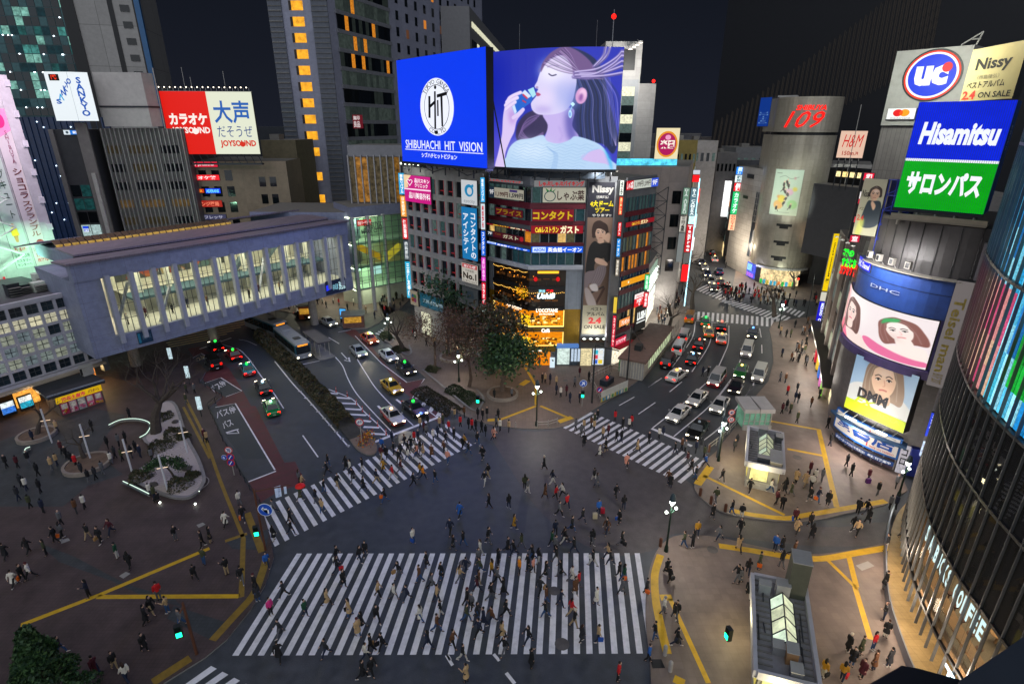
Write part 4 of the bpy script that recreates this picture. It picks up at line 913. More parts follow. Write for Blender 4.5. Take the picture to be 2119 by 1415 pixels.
sS('orange and white shop sign low on the side facing the shopping street',None,'#e8904a',[('プレゼント',.2,.2,.95,.8,'#ffffff',{'bold':.03})],1.1,uz=(1.2,6.2,4.2,7.4))
sS('red and pink shop sign low on the side facing the shopping street',None,'#c81a3c',[('カラオケ館',.06,.2,.94,.8,'#ffd8e0',{'bold':.04})],1.0,uz=(.5,3.2,3.6,4.5))
g=MB();g.wbox(PS,.4,5.6,.14,3.0,-.1,.1,glow('#f4ead0',1.1,.5,2));g.wbox(PS,5.8,PS.L,.14,3.9,-.1,.1,mat('#2a2420',.6));g.wbox(PS,.3,5.2,3.05,3.2,.1,1.3,mat('#a8202c',.7));g.build('shop_window',B)
PSv=Pl((14.75,79.5),(15.5,79.35))
stack(PSv,'',[(372,404,'#e9efe4','渋谷','#3a4440','white head of the sign column at the corner nearest the banner'),(406,444,'#e03a1a','居酒屋個室','#ffe6a0','red slanted panel of the sign column at the corner nearest the banner'),(458,488,'#d8141c','ガスト','#ffffff','red panel with white characters in the column nearest the banner'),(492,530,'#2a8fe0','イーオン','#ffffff','blue panel of the sign column nearest the banner'),(534,570,'#7d7466','渋谷歯科','#f0e8d8','dull brown panel of the sign column nearest the banner'),(612,646,'#d8b83a','','#fff','yellow glowing panel of the sign column nearest the banner'),(650,716,'#c81c3c','カラオケ館','#ffe0d8','tall red lowest panel of the sign column nearest the banner')],1284,1292,-.055)
PGv=Pl((20.6,84.0),(21.6,83.8))
stack(PGv,'',[(566,598,'#2ac878','英会話','#f0fff4','green sign box projecting over the shopping street'),(602,634,'#d8182a','渋谷店','#ffffff','red sign box projecting over the shopping street')],1335,1345,-.06)
# ---- the two giant screens on the roofs
def slab(pl,z0,z1,face_m,name,lab,side='#0a0c14'):
 b=MB();b.wbox(pl,0,pl.L,z0,z1,-1.2,0,mat(side,.6));b.wface(pl,.02,pl.L-.02,z0+.02,z1-.02,.02,face_m);return tag(b.build(name),lab,'screen')
PH_=Pl((-17.6,93.4),(-3.35,77.2));zt,zb2=44.2,29.75
S1=slab(PH_,zb2,zt,glow('#0a3cf0',.98),'advertising_screen','giant blue screen with a white oval emblem above the grey office block')
F=lambda x,y:(PH_.L*x,zt-(zt-zb2)*y)
def fpoly(pts,m,off):b=MB();b.face([PH_.pt(*F(x,y),off)for x,y in pts][::-1],m);return b
gw,gk=glow('#eef2ff',1.0),glow('#10131c',.3)
xo,yo=.475,.465
b=fpoly(disc(xo,yo,.195,.262,40),gw,.03);
b.face([PH_.pt(*F(x,y),.034)for x,y in disc(xo,yo,.146,.205,40)][::-1],gk);b.face([PH_.pt(*F(x,y),.038)for x,y in disc(xo,yo,.141,.199,40)][::-1],gw)
for p in([(.385,.36),(.41,.36),(.40,.56),(.375,.56)],[(.455,.32),(.475,.32),(.462,.66),(.44,.66)],[(.385,.45),(.46,.40),(.46,.43),(.385,.48)],[(.485,.4),(.502,.4),(.498,.545),(.48,.545)],[(.485,.35),(.6,.33),(.6,.36),(.485,.38)],[(.525,.345),(.55,.345),(.545,.64),(.525,.64)]):
 b.face([PH_.pt(*F(x,y),.042)for x,y in p][::-1],gk)
b.face([PH_.pt(*F(x,y),.042)for x,y in disc(.47,.285,.014,.018,10)][::-1],gk)
b.build('emblem',S1)
lb=MB()
def arc_text(s,r,a0,a1,cx,cy,h,m):
 for i,ch in enumerate(s):
  if ch==' ':continue
  a=math.radians(a0+(a1-a0)*i/(len(s)-1));v,f=glyphs(ch);ww=.018 if ch!='I' else.005
  px_,py_=cx+r[0]*math.cos(a),cy-r[1]*math.sin(a);t=a-math.pi/2 if a0>a1 else a+math.pi/2
  pts=[]
  for x,y in v:
   dx,dy=(x-.5)*ww*2,(y-.5)*h*1.3
   pts.append(PH_.pt(*F(px_+(dx*math.cos(t)-dy*math.sin(t)),py_-(dx*math.sin(t)+dy*math.cos(t))*.95),.045))
  lb.mesh(pts,f,m)
arc_text('TOKYO GINZA',(.168,.232),142,38,xo,yo,.032,gk);arc_text('CO.LTD',(.168,.232),242,298,xo,yo,.032,gk)
for t,x0,y0,x1,y1,k in(('SHIBUHACHI  HIT  VISION',.06,.775,.955,.86,{'bold':.01}),('シブハチヒットビジョン',.265,.895,.69,.945,{'bold':.03})):u0,z0=F(x0,y1);u1,z1=F(x1,y0);letter_on(lb,PH_,t,u0,z0,u1,z1,gw,.045,**k)
lb.wbox(PH_,*F(.05,0)[:1],F(.965,0)[0],F(0,.876)[1],F(0,.869)[1],.03,.05,gw)
lb.build('lettering',S1)
gp=[(-3.0,82.4),(-.2,80.2),(2.8,78.4),(5.6,77.3),(8.4,76.7),(11.0,76.6),(13.75,76.9)]
PG=Pl(*smooth(gp,3));b=MB();zt2,zb3=44.15,29.7
b.wbox(PG,0,PG.L,zb3,zt2,-1.0,0,mat('#0a0c14',.6));b.wface(PG,.02,PG.L-.02,zb3+.02,zt2-.02,.02,pic_drinker())
tag(b.build('advertising_screen'),'giant curved screen showing a woman drinking from a small bottle','screen')
lamp('screen_fill_lamp',PH_.pt(PH_.L/2,zb2+.1,.9),3600,(.15,.28,1),kind='AREA',size=(20,.5),aim=PH_.pt(PH_.L/2,14,40));lamp('screen_fill_lamp',PG.pt(PG.L/2,zb3+.1,.9),1500,(.42,.40,1),kind='AREA',size=(15,.5),aim=PG.pt(PG.L/2,10,40))  # added strip lamps under the screens, boosting their light on bridge and crossing
b=MB()
for u in np.linspace(.5,PH_.L-.5,7):p=PH_.pt(u,0,-.7);b.tube([(p[0],p[1],TA),(p[0],p[1],zb2+.3)],.12,M_steel,6);q=PH_.pt(u,0,-4);b.tube([(q[0],q[1],TA),(p[0],p[1],zt-3)],.1,M_steel,6)
for k in range(5):p,q=PH_.pt(.5+k*4.2,TA+.4+(k%2),.1),PH_.pt(4.7+k*4.2,TA+.4+(1-k%2),.1);b.tube([p,q],.07,M_steel,6)
b.wbox(PH_,0,PH_.L,zb2-.35,zb2-.05,-1,.3,M_steel);tag(b.build('steel_frame'),'dark steel roof frame under the giant blue screen','steel frame')
b=MB()
for u in np.linspace(.5,PG.L-.5,9):p=PG.pt(u,0,-.7);b.tube([(p[0],p[1],TB),(p[0],p[1],zb3+.3)],.12,M_steel,6)
for k in range(8):p,q=PG.pt(.5+k*2.1,TB+.3,-.1),PG.pt(2.6+k*2.1,zb3,-.1);b.tube([p,q],.06,M_steel,6)
b.wbox(PG,0,PG.L,zb3-.3,zb3-.05,-.9,.15,M_steel);b.wbox(PG,1,PG.L-1,TB+.3,TB+1.1,-2.2,-1.6,mat('#26303c',.5));tag(b.build('steel_frame'),'dark steel roof frame under the giant curved screen','steel frame')
b=MB()
for k in range(5):p=PA.pt(1.2+k*1.15,TA+.6,.1);q=PA.pt(1.2+k*1.15,TA+1.2,1.3);b.tube([p,q],.04,M_steel,5);b.ball(q,.16,glow('#eaf6e0',5),6,5)
tag(b.build('floodlight'),'row of small lamps over the pink clinic sign','floodlights')
lamp('sign_lamp',PA.pt(3.4,TA+1.0,2.2),120,(.95,1,.92),kind='AREA',size=(4,.4),aim=PA.pt(3.4,22,0))
b=MB()
for px,py,z0 in((1267,20,44.5),):
 d=ray(px,90);Y=92;xy=(d[0]/d[1]*Y,Y);zt_=HZ(xy,px,py);b.tube([(*xy,28),(*xy,zt_)],[.16,.05],mat('#8a8a90',.5),6);b.ball((*xy,zt_-.9),.35,glow('#ff1810',3),8,6)
tag(b.build('mast'),'tall thin mast with a red beacon behind the curved screen','mast')
for px,py in((1234,42),(1075,50)):
 b=MB();d=ray(px,90);Y=95;xy=(d[0]/d[1]*Y,Y);b.tube([(*xy,28),(*xy,HZ(xy,px,py))],[.09,.03],mat('#6a6a70',.5),5);tag(b.build('mast'),'thin bare antenna mast rising behind the %s of the curved screen'%('right part' if px>1200 else 'left part'),'mast')
 # ---------------------------------------------------------------- the left side: station bridge, block with the glass grid, towers
def shifted(pl,o):return Pl(pl.pt(0,0,o),pl.pt(pl.L,0,o))
# ---- the enclosed footbridge over the road
BR=Pl((-54.9,67.3),(-30.1,101.3))
bridge=empty('footbridge',(-42,85,6),'grey enclosed footbridge with a long glazed hall crossing over the road','footbridge')
mcl=mat((.20,.22,.31),.55,.16,tile=(2.8,2.3,.02,.6));mroof=mat((.20,.165,.20),.5,.15,tile=(.55,60,.03,.55));mfin=mat((.30,.31,.36),.5,.1)
L=BR.L;b=MB()
b.wbox(BR,0,L,6.3,8.7,-14.5,.25,mcl);b.wbox(BR,0,L,16.6,18.9,-1.2,.3,mcl);b.wbox(BR,0,2.9,8.7,16.6,-14.5,.1,mcl);b.wbox(BR,40.8,L,8.7,16.6,-14.5,.1,mcl)
b.wbox(BR,-.4,L+.2,18.9,19.1,-1,.8,mroof)
b.build('deck',bridge)
f=MB();uf=[3.5+i*2.775 for i in range(14)]
for i,u in enumerate(uf):
 f=MB();f.wbox(BR,u-.28,u+.28,7.6,16.9,-.15,.75,mfin);f.build('pillar',bridge)
for i in range(13):
 g=MB();u0,u1=uf[i]+.28,uf[i+1]-.28
 g.wbox(BR,u0,u1,8.75,16.55,-.06,-.03,clear_glass((.93,.97,.95),.06));w=g.build('window',bridge)
 m2=MB();mm=mat('#4a4f55',.5)
 for k in range(1,3):m2.wbox(BR,u0+(u1-u0)*k/3-.035,u0+(u1-u0)*k/3+.035,8.75,16.55,-.02,.06,mm)
 for z in(10.7,12.7,14.6):m2.wbox(BR,u0,u1,z-.03,z+.03,-.015,.05,mm)
 m2.build('mullion',w)
f=MB();mfl=mat((.55,.53,.47),.45,.12);mcr=mat((.62,.60,.52),.6,.1)
f.wbox(BR,2.9,40.8,8.7,8.76,-14,-.2,mfl);f.wbox(BR,2.9,40.8,8.7,18,-14.3,-14,mcr);f.wbox(BR,2.9,40.8,16.6,16.7,-14,-.2,mcr)
f.wbox(BR,8,40.8,11.2,11.6,-9.8,-5.6,mat('#3f5a66',.5));f.wbox(BR,8,40.8,11.6,11.66,-14,-9.8,mfl);f.wbox(BR,8,40.8,8.7,11.6,-10,-9.9,mcr)
for i in range(9):q=BR.pt(6+i*4.1,0,-8.6);f.tube([(q[0],q[1],8.7),(q[0],q[1],16.7)],.38,mcr,10)
f.wbox(BR,8,40.8,12.6,12.66,-5.75,-5.7,M_steel)
f.build('interior',bridge)
f=MB();f.wbox(BR,9,26,12.4,16.3,-13.98,-13.9,M_grey);f.wface(BR,9,26,12.5,16.2,-13.88,pic_mural());f.build('mural',bridge)
f=MB()
for k in range(4):f.wbox(BR,3.2,40.5,16.52,16.58,-2.2-k*3.4,-1.8-k*3.4,glow('#fff3c8',9))
f.wbox(BR,8.5,40.5,11.1,11.18,-6.4,-6.1,glow('#fff3c8',6));f.build('ceiling_light',bridge)
for k in range(4):q=BR.pt(7.5+k*9.6,16.2,-6);lamp('hall_lamp',q,650,(1,.93,.72),kind='AREA',size=(8,5),aim=(q[0],q[1],0))
f=MB()
for a,bb in(((4,9,-2.2),(6.6,15,-2.2)),((9,8.8,-1.0),(12,13.0,-3.0)),((26,9,-4),(30.5,15,-8))):f.tube([BR.pt(a[0],a[1],a[2]),BR.pt(bb[0],bb[1],bb[2])],.22,mfin,6)
for k in range(2):f.hexa([BR.pt(25.2+k*6,11.6,-9-k),BR.pt(29.5+k*6,15.6,-9-k),BR.pt(29.5+k*6,15.6,-10.2-k),BR.pt(25.2+k*6,11.6,-10.2-k)],[BR.pt(25.2+k*6,12.5,-9-k),BR.pt(29.5+k*6,16.5,-9-k),BR.pt(29.5+k*6,16.5,-10.2-k),BR.pt(25.2+k*6,12.5,-10.2-k)],mat('#5a6a70',.4))
f.build('escalator',bridge)
# roof in two slopes and the glazed ridge
zg=shifted(BR,-5).uz(400,497)[1];zr1=shifted(BR,-12).uz(350,481)[1];zr2=shifted(BR,-13.5).uz(350,467)[1]
r=MB()
def slope(o0,z0,o1,z1,u0,u1,m,t=.25):r.hexa([BR.pt(u0,z0-t,o0),BR.pt(u1,z0-t,o0),BR.pt(u1,z1-t,o1),BR.pt(u0,z1-t,o1)],[BR.pt(u0,z0,o0),BR.pt(u1,z0,o0),BR.pt(u1,z1,o1),BR.pt(u0,z1,o1)],m)
slope(.8,19.15,-5,zg,-.4,L+.2,mroof);slope(-5.2,zg+.35,-12,zr1,2.2,L+.2,mroof);r.wbox(BR,2.2,L,zg-1,zg+.1,-5.6,-5.2,M_blk);slope(-14,zr2-.1,-22,zr2-1.5,0,L,mroof)
r.wbox(BR,2.2,8,17,zr1-.3,-21,-5.4,mcl);r.build('roof',bridge)
r=MB();NU=26;ue=27.5
for i in range(NU):
 u0,u1=2.4+(ue-2.4)*i/NU,2.4+(ue-2.4)*(i+1)/NU-.12
 r.hexa([BR.pt(u0,zr1,-12),BR.pt(u1,zr1,-12),BR.pt(u1,zr2-.05,-13.5),BR.pt(u0,zr2-.05,-13.5)],[BR.pt(u0,zr1+.06,-12),BR.pt(u1,zr1+.06,-12),BR.pt(u1,zr2+.02,-13.5),BR.pt(u0,zr2+.02,-13.5)],mat('#5a4a3c',.25,.2))
 r.wbox(BR,u0+.05,u1-.05,zr1+.02,zr1+.32,-12.2,-11.95,glow('#e0b45a',.55,.4,2))
r.build('skylight',bridge)
for u,o in((7.5,-10),(20,-10.5),(31,-10.5),(36,-4.5)):
 c=MB();q=BR.pt(u,0,o);c.tube([(q[0],q[1],0),(q[0],q[1],6.4)],.75,mat((.30,.27,.24),.6,.2),14);c.build('column',bridge)
sign(BR,'dark blue station sign low on the left end of the footbridge',(280,688,316,704),'#1c3a5c',[('都営バス',.3,.3,.9,.7,'#6a8aa8')],.25,depth=.08,back=.25,shapes=[([(.03,.1),(.2,.1),(.2,.9),(.03,.9)],'#2a7aa0')])
sign(BR,'dark blue station name strip low on the right end of the footbridge',(670,583,714,600),'#141c34',[('井の頭線',.34,.3,.6,.75,'#8fd0e4',{'bold':.02}),('渋谷駅',.64,.2,.97,.85,'#c8eef4',{'bold':.03})],.9,depth=.1,back=.25,shapes=[([(.02,.3),(.3,.2),(.3,.6),(.02,.7)],'#2a3aff')])
# ---- block with the grid of glass
LB=Pl((-70.2,52.2),(-58.5,73.0));ub=LB.L
Lb=empty('station_block',(-68,68,0),'white station block with a grid of frosted square windows beside the footbridge','building')
mwh=mat((.42,.41,.47),.55,.12);b=MB()
b.prism(poly_behind(Pl(LB.pt(0,0,-.3),LB.pt(ub,0,-.3)),30),3.6,13.6,mwh,mat('#4a4a4e',.7))
cl=cells(b,LB,0,ub-.15,4.1,13.8,14,6,.34,.34,mwh,-.35,0);b.wbox(LB,0,ub-.15,3.6,4.0,-.5,.05,mwh);b.wbox(LB,0,ub,13.8,14.3,-.4,.1,mwh)
b.wbox(LB,ub-.15,ub+.6,2,14.0,-1,-.05,mat('#55585e',.6));b.build('wall',Lb)
fw=[glow('#f6efc8',.62,.35,1.6),glow('#e9e4c4',.5,.4,2)];fd=[glow('#b9c9c2',.30,.5,1.8),glow('#a9bcc2',.24,.5,2),glow('#c8cfba',.34,.45,1.5)];fk=[mat('#1d2730',.2,.3),mat('#26343c',.2,.3)]
for u0,u1,z0,z1,c,rr in cl:
 m=rnd.choice(fw if rr==4 else fd if rr in(1,2,3)else fk)
 if rr==3 and rnd.random()<.5:m=fk[1]
 if rr==4 and c in(10,):m=fw[0]
 w=win(Lb,LB,u0,u1,z0,z1,-.25,m)
 x=MB();uc,zc_=(u0+u1)/2,(z0+z1)/2;mk=mat('#3c4148',.5);x.wbox(LB,uc-.035,uc+.035,z0,z1,-.25,-.19,mk);x.wbox(LB,u0,u1,zc_-.035,zc_+.035,-.25,-.2,mk);x.build('frame',w)
g=MB();g.wbox(LB,0,ub,.14,3.6,-5,-4.8,mat('#3a3026',.7));g.wbox(LB,0,ub,3.3,3.6,-5,.8,mat('#a09484',.6));g.build('ground_floor',Lb)
g=MB();g.wbox(LB,13.6,16.2,.2,3.0,-2.0,-1.8,glow('#ffb04a',1.0,.6,2));g.wbox(LB,22.2,23.6,.2,3.0,-3.0,-2.8,glow('#ff9a3a',1.0,.6,2));g.build('lit_doorway',Lb)
for k,(u,c)in enumerate(((9.2,'#d86a2a'),(11.3,'#3a7ad8'),(13.2,'#2ab0d0'))):
 g=MB();g.wbox(LB,u,u+1.5,.5,2.5,.2,.55,M_blk);g.wbox(LB,u+.08,u+1.42,.9,2.4,.55,.58,glow('#e8f2f2',1.0,.5,2));g.wbox(LB,u+.08,u+1.42,.9,1.7,.58,.6,glow(c,.9,.6,3));tag(g.build('display_screen'),('orange','blue','turquoise')[k]+' lit display panel under the station block, left of the kiosk','display panel')
lamp('doorway_lamp',LB.pt(15,2.6,1.2),160,(1,.7,.35),r=.3);lamp('doorway_lamp',LB.pt(23,3.0,-.6),320,(1,.68,.28),r=.3)
# green-lit plant on its roof
mac=mat((.55,.6,.52),.6,.15)
for k,(px,py,w,h,lab)in enumerate(((98,592,2.6,2.0,'large pale air conditioning unit on the station block roof under the posters'),(84,602,1.6,1.3,'small pale cabinet on the station block roof beside the large cooling unit'),(30,612,1.4,1.7,'dark fan unit on the station block roof at the left'),(52,606,1.2,1.2,'short grey vent box on the station block roof between two units'))):
 g=G(px,py,13.6);b=MB();b.obox(g,(.5,.86),w,1.2,13.62,13.62+h,mac if k<2 else M_steel);
 for i in range(4):b.obox((g[0]+.55-.0,g[1]-.35),(.5,.86),w*.92,1.0,13.75+i*h*.2,13.8+i*h*.2,M_grey)
 tag(b.build('air_conditioner'),lab,'air conditioner','plant on the station block roof')
g=G(133,590,13.6);b=MB()
for i in range(6):b.tube([(g[0]-1+i*.35,g[1]-.4,13.6),(g[0]-1+i*.35,g[1]+.6,16)],.06,mat('#b0962a',.6),5)
for z in(14.3,15.2,16):b.tube([(g[0]-1.1,g[1]+.1+(z-14)*.3,z),(g[0]+.9,g[1]+.1+(z-14)*.3,z)],.05,mat('#b0962a',.6),5)
tag(b.build('ladder_frame'),'yellow tubular frame standing on the station block roof','frame')
# ---- the department store wall with two long posters
PP=Pl((-90,61.2),(-71.4,86.0));b=MB();mpw=mat((.46,.45,.45),.55,.14,tile=(3.2,3.4,.02,.6))
b.prism(poly_behind(PP,26),0,40.5,mpw,M_grey);b.wbox(PP,PP.L-1.1,PP.L+.2,8,41.5,-1,.35,mat((.48,.46,.47),.5));
for z in range(16,42,4):b.wbox(PP,PP.L-.3,PP.L+.35,z,z+.9,.35,.55,mat((.6,.58,.6),.5))
P_=tag(b.build('department_store'),'pale panelled store wall with two long posters at the left edge','building')
ux=PP.uz(111,545)[0];uw=ux-PP.uz(76,551)[0];zb0=PP.uz(111,545)[1];zt0=PP.uz(18.5,241)[1]
sign(PP,'long pink headed poster with brown vertical lettering on the store wall',None,mat('#cfc6c6',.6,.05),[('SHIBUYA',.42,.13,.62,.33,mat('#8a3a5a',.6,0),{'vert':True,'gap':.8}),('ショコラ',.28,.36,.76,.55,mat('#6a2420',.6,0),{'vert':True,'bold':.02}),('スクランブル',.26,.57,.8,.8,mat('#7a3a24',.6,0),{'vert':True,'bold':.01}),('2月14日木まで',.1,.875,.9,.9,mat('#5a4a4a',.6,0)),('西館8階',.16,.915,.84,.94,mat('#9a1c2c',.6,0),{'bold':.03}),('西館1階',.16,.95,.84,.975,mat('#9a1c2c',.6,0),{'bold':.03})],0,uz=(ux-uw,zb0,ux,zt0+1),depth=.1,name='poster',cat='poster',shapes=[([(0,0),(1,0),(1,.12),(0,.18)],mat('#d88ab0',.6,.1)),(disc(.35,.07,.3,.045),mat('#c01c6a',.6)),(disc(.6,.845,.22,.022),mat('#7a2426',.6,0)),(disc(.3,.855,.14,.014),mat('#c02a6a',.6,0))])
ux2=PP.uz(72.7,553)[0]
sign(PP,'long pale green poster with a yellow coated figure on the store wall',None,mat('#c2d0c4',.6,.05),[('クラブキュート',.5,.12,.86,.62,mat('#2a4a34',.6,0),{'vert':True}),('新館1階',.2,.83,.85,.87,mat('#b02a2c',.6,0),{'bold':.02}),('お誕生日用',.1,.89,.9,.92,mat('#2a3a3a',.6,0),{'bold':.02}),('カスタマー',.1,.93,.9,.955,mat('#2a3a3a',.6,0),{'bold':.02}),('センターへ',.1,.962,.9,.985,mat('#2a3a3a',.6,0),{'bold':.02})],0,uz=(ux2-uw,zb0,ux2,zt0-2),depth=.1,name='poster',cat='poster',shapes=[([(.3,.70),(.5,.675),(.66,.70),(.7,.75),(.3,.75)],mat('#d8b01c',.6,.1)),([(.36,.75),(.62,.75),(.56,.8),(.42,.8)],mat('#8a5a2a',.6,.1)),(disc(.48,.668,.08,.012),mat('#caa080',.6,0))])
b=MB();mz=mat('#c9d2c8',.5)
for k in range(4):
 u=PP.L-9.5+k*.0;z=15+k*4;b.tube([PP.pt(ux2-4.5,z,1.2),PP.pt(ux2-1.0,z+2,1.2)],.14,mz,6);b.tube([PP.pt(ux2-1.0,z+2,1.2),PP.pt(ux2-4.5,z+4,1.2)],.14,mz,6)
tag(b.build('steel_frame'),'white zigzag steel brace in front of the pale green poster','steel frame')
letter=MB();letter_on(letter,PP,'U',*[PP.uz(0,592)[0],PP.uz(0,592)[1]],PP.uz(9,572)[0],PP.uz(9,572)[1],glow('#d8202c',1.0),.2,bold=.05);tag(letter.build('shop_sign'),'single red letter at the foot of the store wall posters','sign')
lamp('green_floodlight',PP.pt(PP.L-4,15,5),2600,(.45,1,.62),kind='AREA',size=(5,1),aim=PP.pt(PP.L-4,24,0));lamp('pink_floodlight',PP.pt(PP.L-5,43,8),3800,(1,.80,1),kind='AREA',size=(6,1),aim=PP.pt(PP.L-5,30,0))
zk=ZC((0,680),3.825)
# ---- kiosk on the plaza
KP=Pl(G(*zk(495,702)),G(*zk(838,588)));kz=2.9;b=MB()
K=empty('kiosk',(*KP.xy(KP.L/2),.13),'market kiosk with a yellow fascia and pink posters on the plaza','kiosk')
b.prism(poly_behind(KP,5),.13,kz,mat('#5a5048',.7),mat('#1d1f22',.7,.3));b.wbox(KP,-.9,KP.L+.5,kz,kz+.35,-5.2,.3,mat('#2a2c30',.6));b.wbox(KP,-.9,KP.L+.5,kz+.352,kz+.5,.1,.32,mat('#7a8088',.5));b.build('body',K)
b=MB();b.wbox(KP,-.2,KP.L,kz-.95,kz-.12,.02,.12,glow('#e0b414',.75,.15,2));letter_on(b,KP,'渋谷土産市',.4,kz-.85,3.0,kz-.25,glow('#d01c4a',.7),.14,bold=.04);letter_on(b,KP,'パスポート',3.3,kz-.8,KP.L-.3,kz-.3,mat('#a01c3a',.5,0),.14,bold=.03);b.build('fascia',K)
b=MB();rr=random.Random(2)
for i in range(5):
 u0=.1+i*(KP.L-.2)/5;u1=u0+(KP.L-.2)/5-.1;b.wbox(KP,u0,u1,.3,1.9,.01,.06,mat(('#b03a5a','#c0788a','#a8a4a0','#c04a5a','#b0506a')[i],.5,.3))
 b.wbox(KP,u0+.1,u1-.1,1.05,1.75,.06,.09,glow('#b9b2ac',.35,.5,2));
 for k in range(5):u=rr.uniform(u0,u1-.4);z=rr.uniform(.35,.85);b.wbox(KP,u,u+rr.uniform(.2,.4),z,z+.25,.06,.1,mat(rr.choice(['#d8a01c','#e8d0c0','#c01c3a','#e87a9a']),.5,.2))
b.build('poster_panel',K)
g=G(*zk(695,360),3.3);b=MB();b.obox(g,(.5,.86),1.3,1.0,3.3,4.6,M_lgrey);b.obox((g[0]+.1,g[1]-.52),(.5,.86),1.0,.06,3.5,4.4,M_blk);tag(b.build('air_conditioner'),'boxy air conditioner on the flat roof of the plaza kiosk','air conditioner')
# ---- the glazed entrance hall beside the bridge
MC=Pl((-30.6,104.9),(-25.0,109.6));MC2=Pl((-25.0,109.6),(-21.6,112.2));Mc=empty('entrance_hall',(-26,110,0),'glowing green glass entrance hall between the footbridge and the grey office block','building')
b=MB();b.prism([(-30.4,105.6),(-25.1,110.1),(-21.7,112.6),(-26,122),(-36,114)],18.8,20.8,mcl,M_grey)
for z in(5.0,9.4,14.0):b.prism([(-30.4,105.3),(-25.0,109.9),(-21.8,112.3),(-26,121),(-36,113)],z-.35,z,mat((.5,.5,.45),.6),mfl,bottom=True)
b.prism([(-31,111),(-23,117),(-26,121),(-36,114)],.1,18.8,mat((.52,.55,.46),.6,.1))
for q in((-30.2,105.4),(-25.3,109.7),(-27.8,107.4)):b.tube([(*q,.1),(*q,19)],.4,mat((.4,.4,.38),.5),12)
b.build('hall',Mc)
for pl,n in((MC,5),(MC2,3)):
 for i in range(n):
  g=MB();u0,u1=pl.L*i/n+.04,pl.L*(i+1)/n-.04;g.wbox(pl,u0,u1,5.0,18.8,.05,.08,clear_glass((.75,.95,.85),.1));w=g.build('window',Mc);m2=MB()
  for z in np.arange(5,19,1.15):m2.wbox(pl,u0,u1,z-.04,z+.04,.08,.16,mm)
  m2.wbox(pl,u1,u1+.08,5,18.8,.04,.2,mm);m2.build('mullion',w)
e=MB();e.hexa([MC.pt(2.5,12.2,-2),MC.pt(6.8,9.6,-2),MC.pt(6.8,9.6,-3.4),MC.pt(2.5,12.2,-3.4)],[MC.pt(2.5,13.6,-2),MC.pt(6.8,11,-2),MC.pt(6.8,11,-3.4),MC.pt(2.5,13.6,-3.4)],glow('#f0a01c',.7));e.hexa([MC2.pt(.3,9.2,-1.4),MC2.pt(3.8,11.4,-1.4),MC2.pt(3.8,11.4,-2.6),MC2.pt(.3,9.2,-2.6)],[MC2.pt(.3,10.4,-1.4),MC2.pt(3.8,12.6,-1.4),MC2.pt(3.8,12.6,-2.6),MC2.pt(.3,10.4,-2.6)],glow('#f0b83a',.8));e.build('escalator',Mc)
e=MB()
for z in(18.75,13.6,9.0,4.6):e.wbox(MC,.5,6.5,z-.1,z-.04,-4,-1.2,glow('#f2ffd8',5))
e.wbox(MC,4.0,6.2,7.3,8.9,-.9,-.8,glow('#e6f6ff',1.0));e.build('ceiling_light',Mc)
for z in(17.8,12.6,8.2):lamp('hall_lamp',MC.pt(3.4,z,-2.4),420,(.92,1,.74),r=.5)
for x,z in((-1,5.2),(-8,5.0),(-16,5.5)):lamp('canopy_lamp',(-31+x,112+x*-.3,z),900,(1,.93,.68),r=.6)
sign(MC,'red and white lettered panel in the upper corner of the glowing entrance hall',(737,456,768,465),'#c82a2a',[('渋谷マークシティ',.05,.2,.95,.8,'#fff0e8',{'bold':.03})],.8,depth=.06,back=.15)
s=MB();u0,z0,u1,z1_=MC.rect(745,462,790,478);letter_on(s,MC,'SHIBUYA',u0+.6,z0+.75,u1,z1_,mat('#3a4040',.4,0),.3,bold=.02);letter_on(s,MC,'MARK CITY',u0,z0-.1,u1,z0+.65,mat('#3a4040',.4,0),.3,bold=.03);tag(s.build('shop_sign'),'dark capital letters across the top of the glowing entrance hall','sign')
# upper storeys over the entrance hall
UP=Pl((-31.5,112.0),(-18.0,112.5));b=MB();b.prism(poly_behind(UP,12),20.8,31.5,mat((.10,.10,.11),.6),M_grey);b.wbox(UP,0,UP.L,29.5,31.6,0,.3,mat((.2,.2,.22),.6))
U_=tag(b.build('upper_hall'),'dark glass storeys with pale vertical fins above the glowing entrance hall','building')
for i in range(11):
 u0=UP.L*i/11;w=win(U_,UP,u0+.1,u0+UP.L/11-.1,21,29.4,.06,rnd.choice([W_dk[1],glow('#b07a2a',.35,.8,1.2),glow('#c88a3a',.4,.8,1.0),W_dk[0],glow('#8a7a5a',.2,.8,1.5)]))
 f=MB();f.wbox(UP,u0-.09,u0+.09,20.8,29.8,.05,.8,mat((.36,.35,.36),.5));f.build('fin',U_)
 # roof terrace block behind the bridge
TP=Pl(XY(514,426,108),XY(729,442,107.5));b=MB();zT=HZ(XY(729,442,107.5),729,440);b.prism(poly_behind(TP,14),8,zT,mcl,M_grey);tag(b.build('terrace_block'),'low grey panelled block behind the footbridge roof','building')
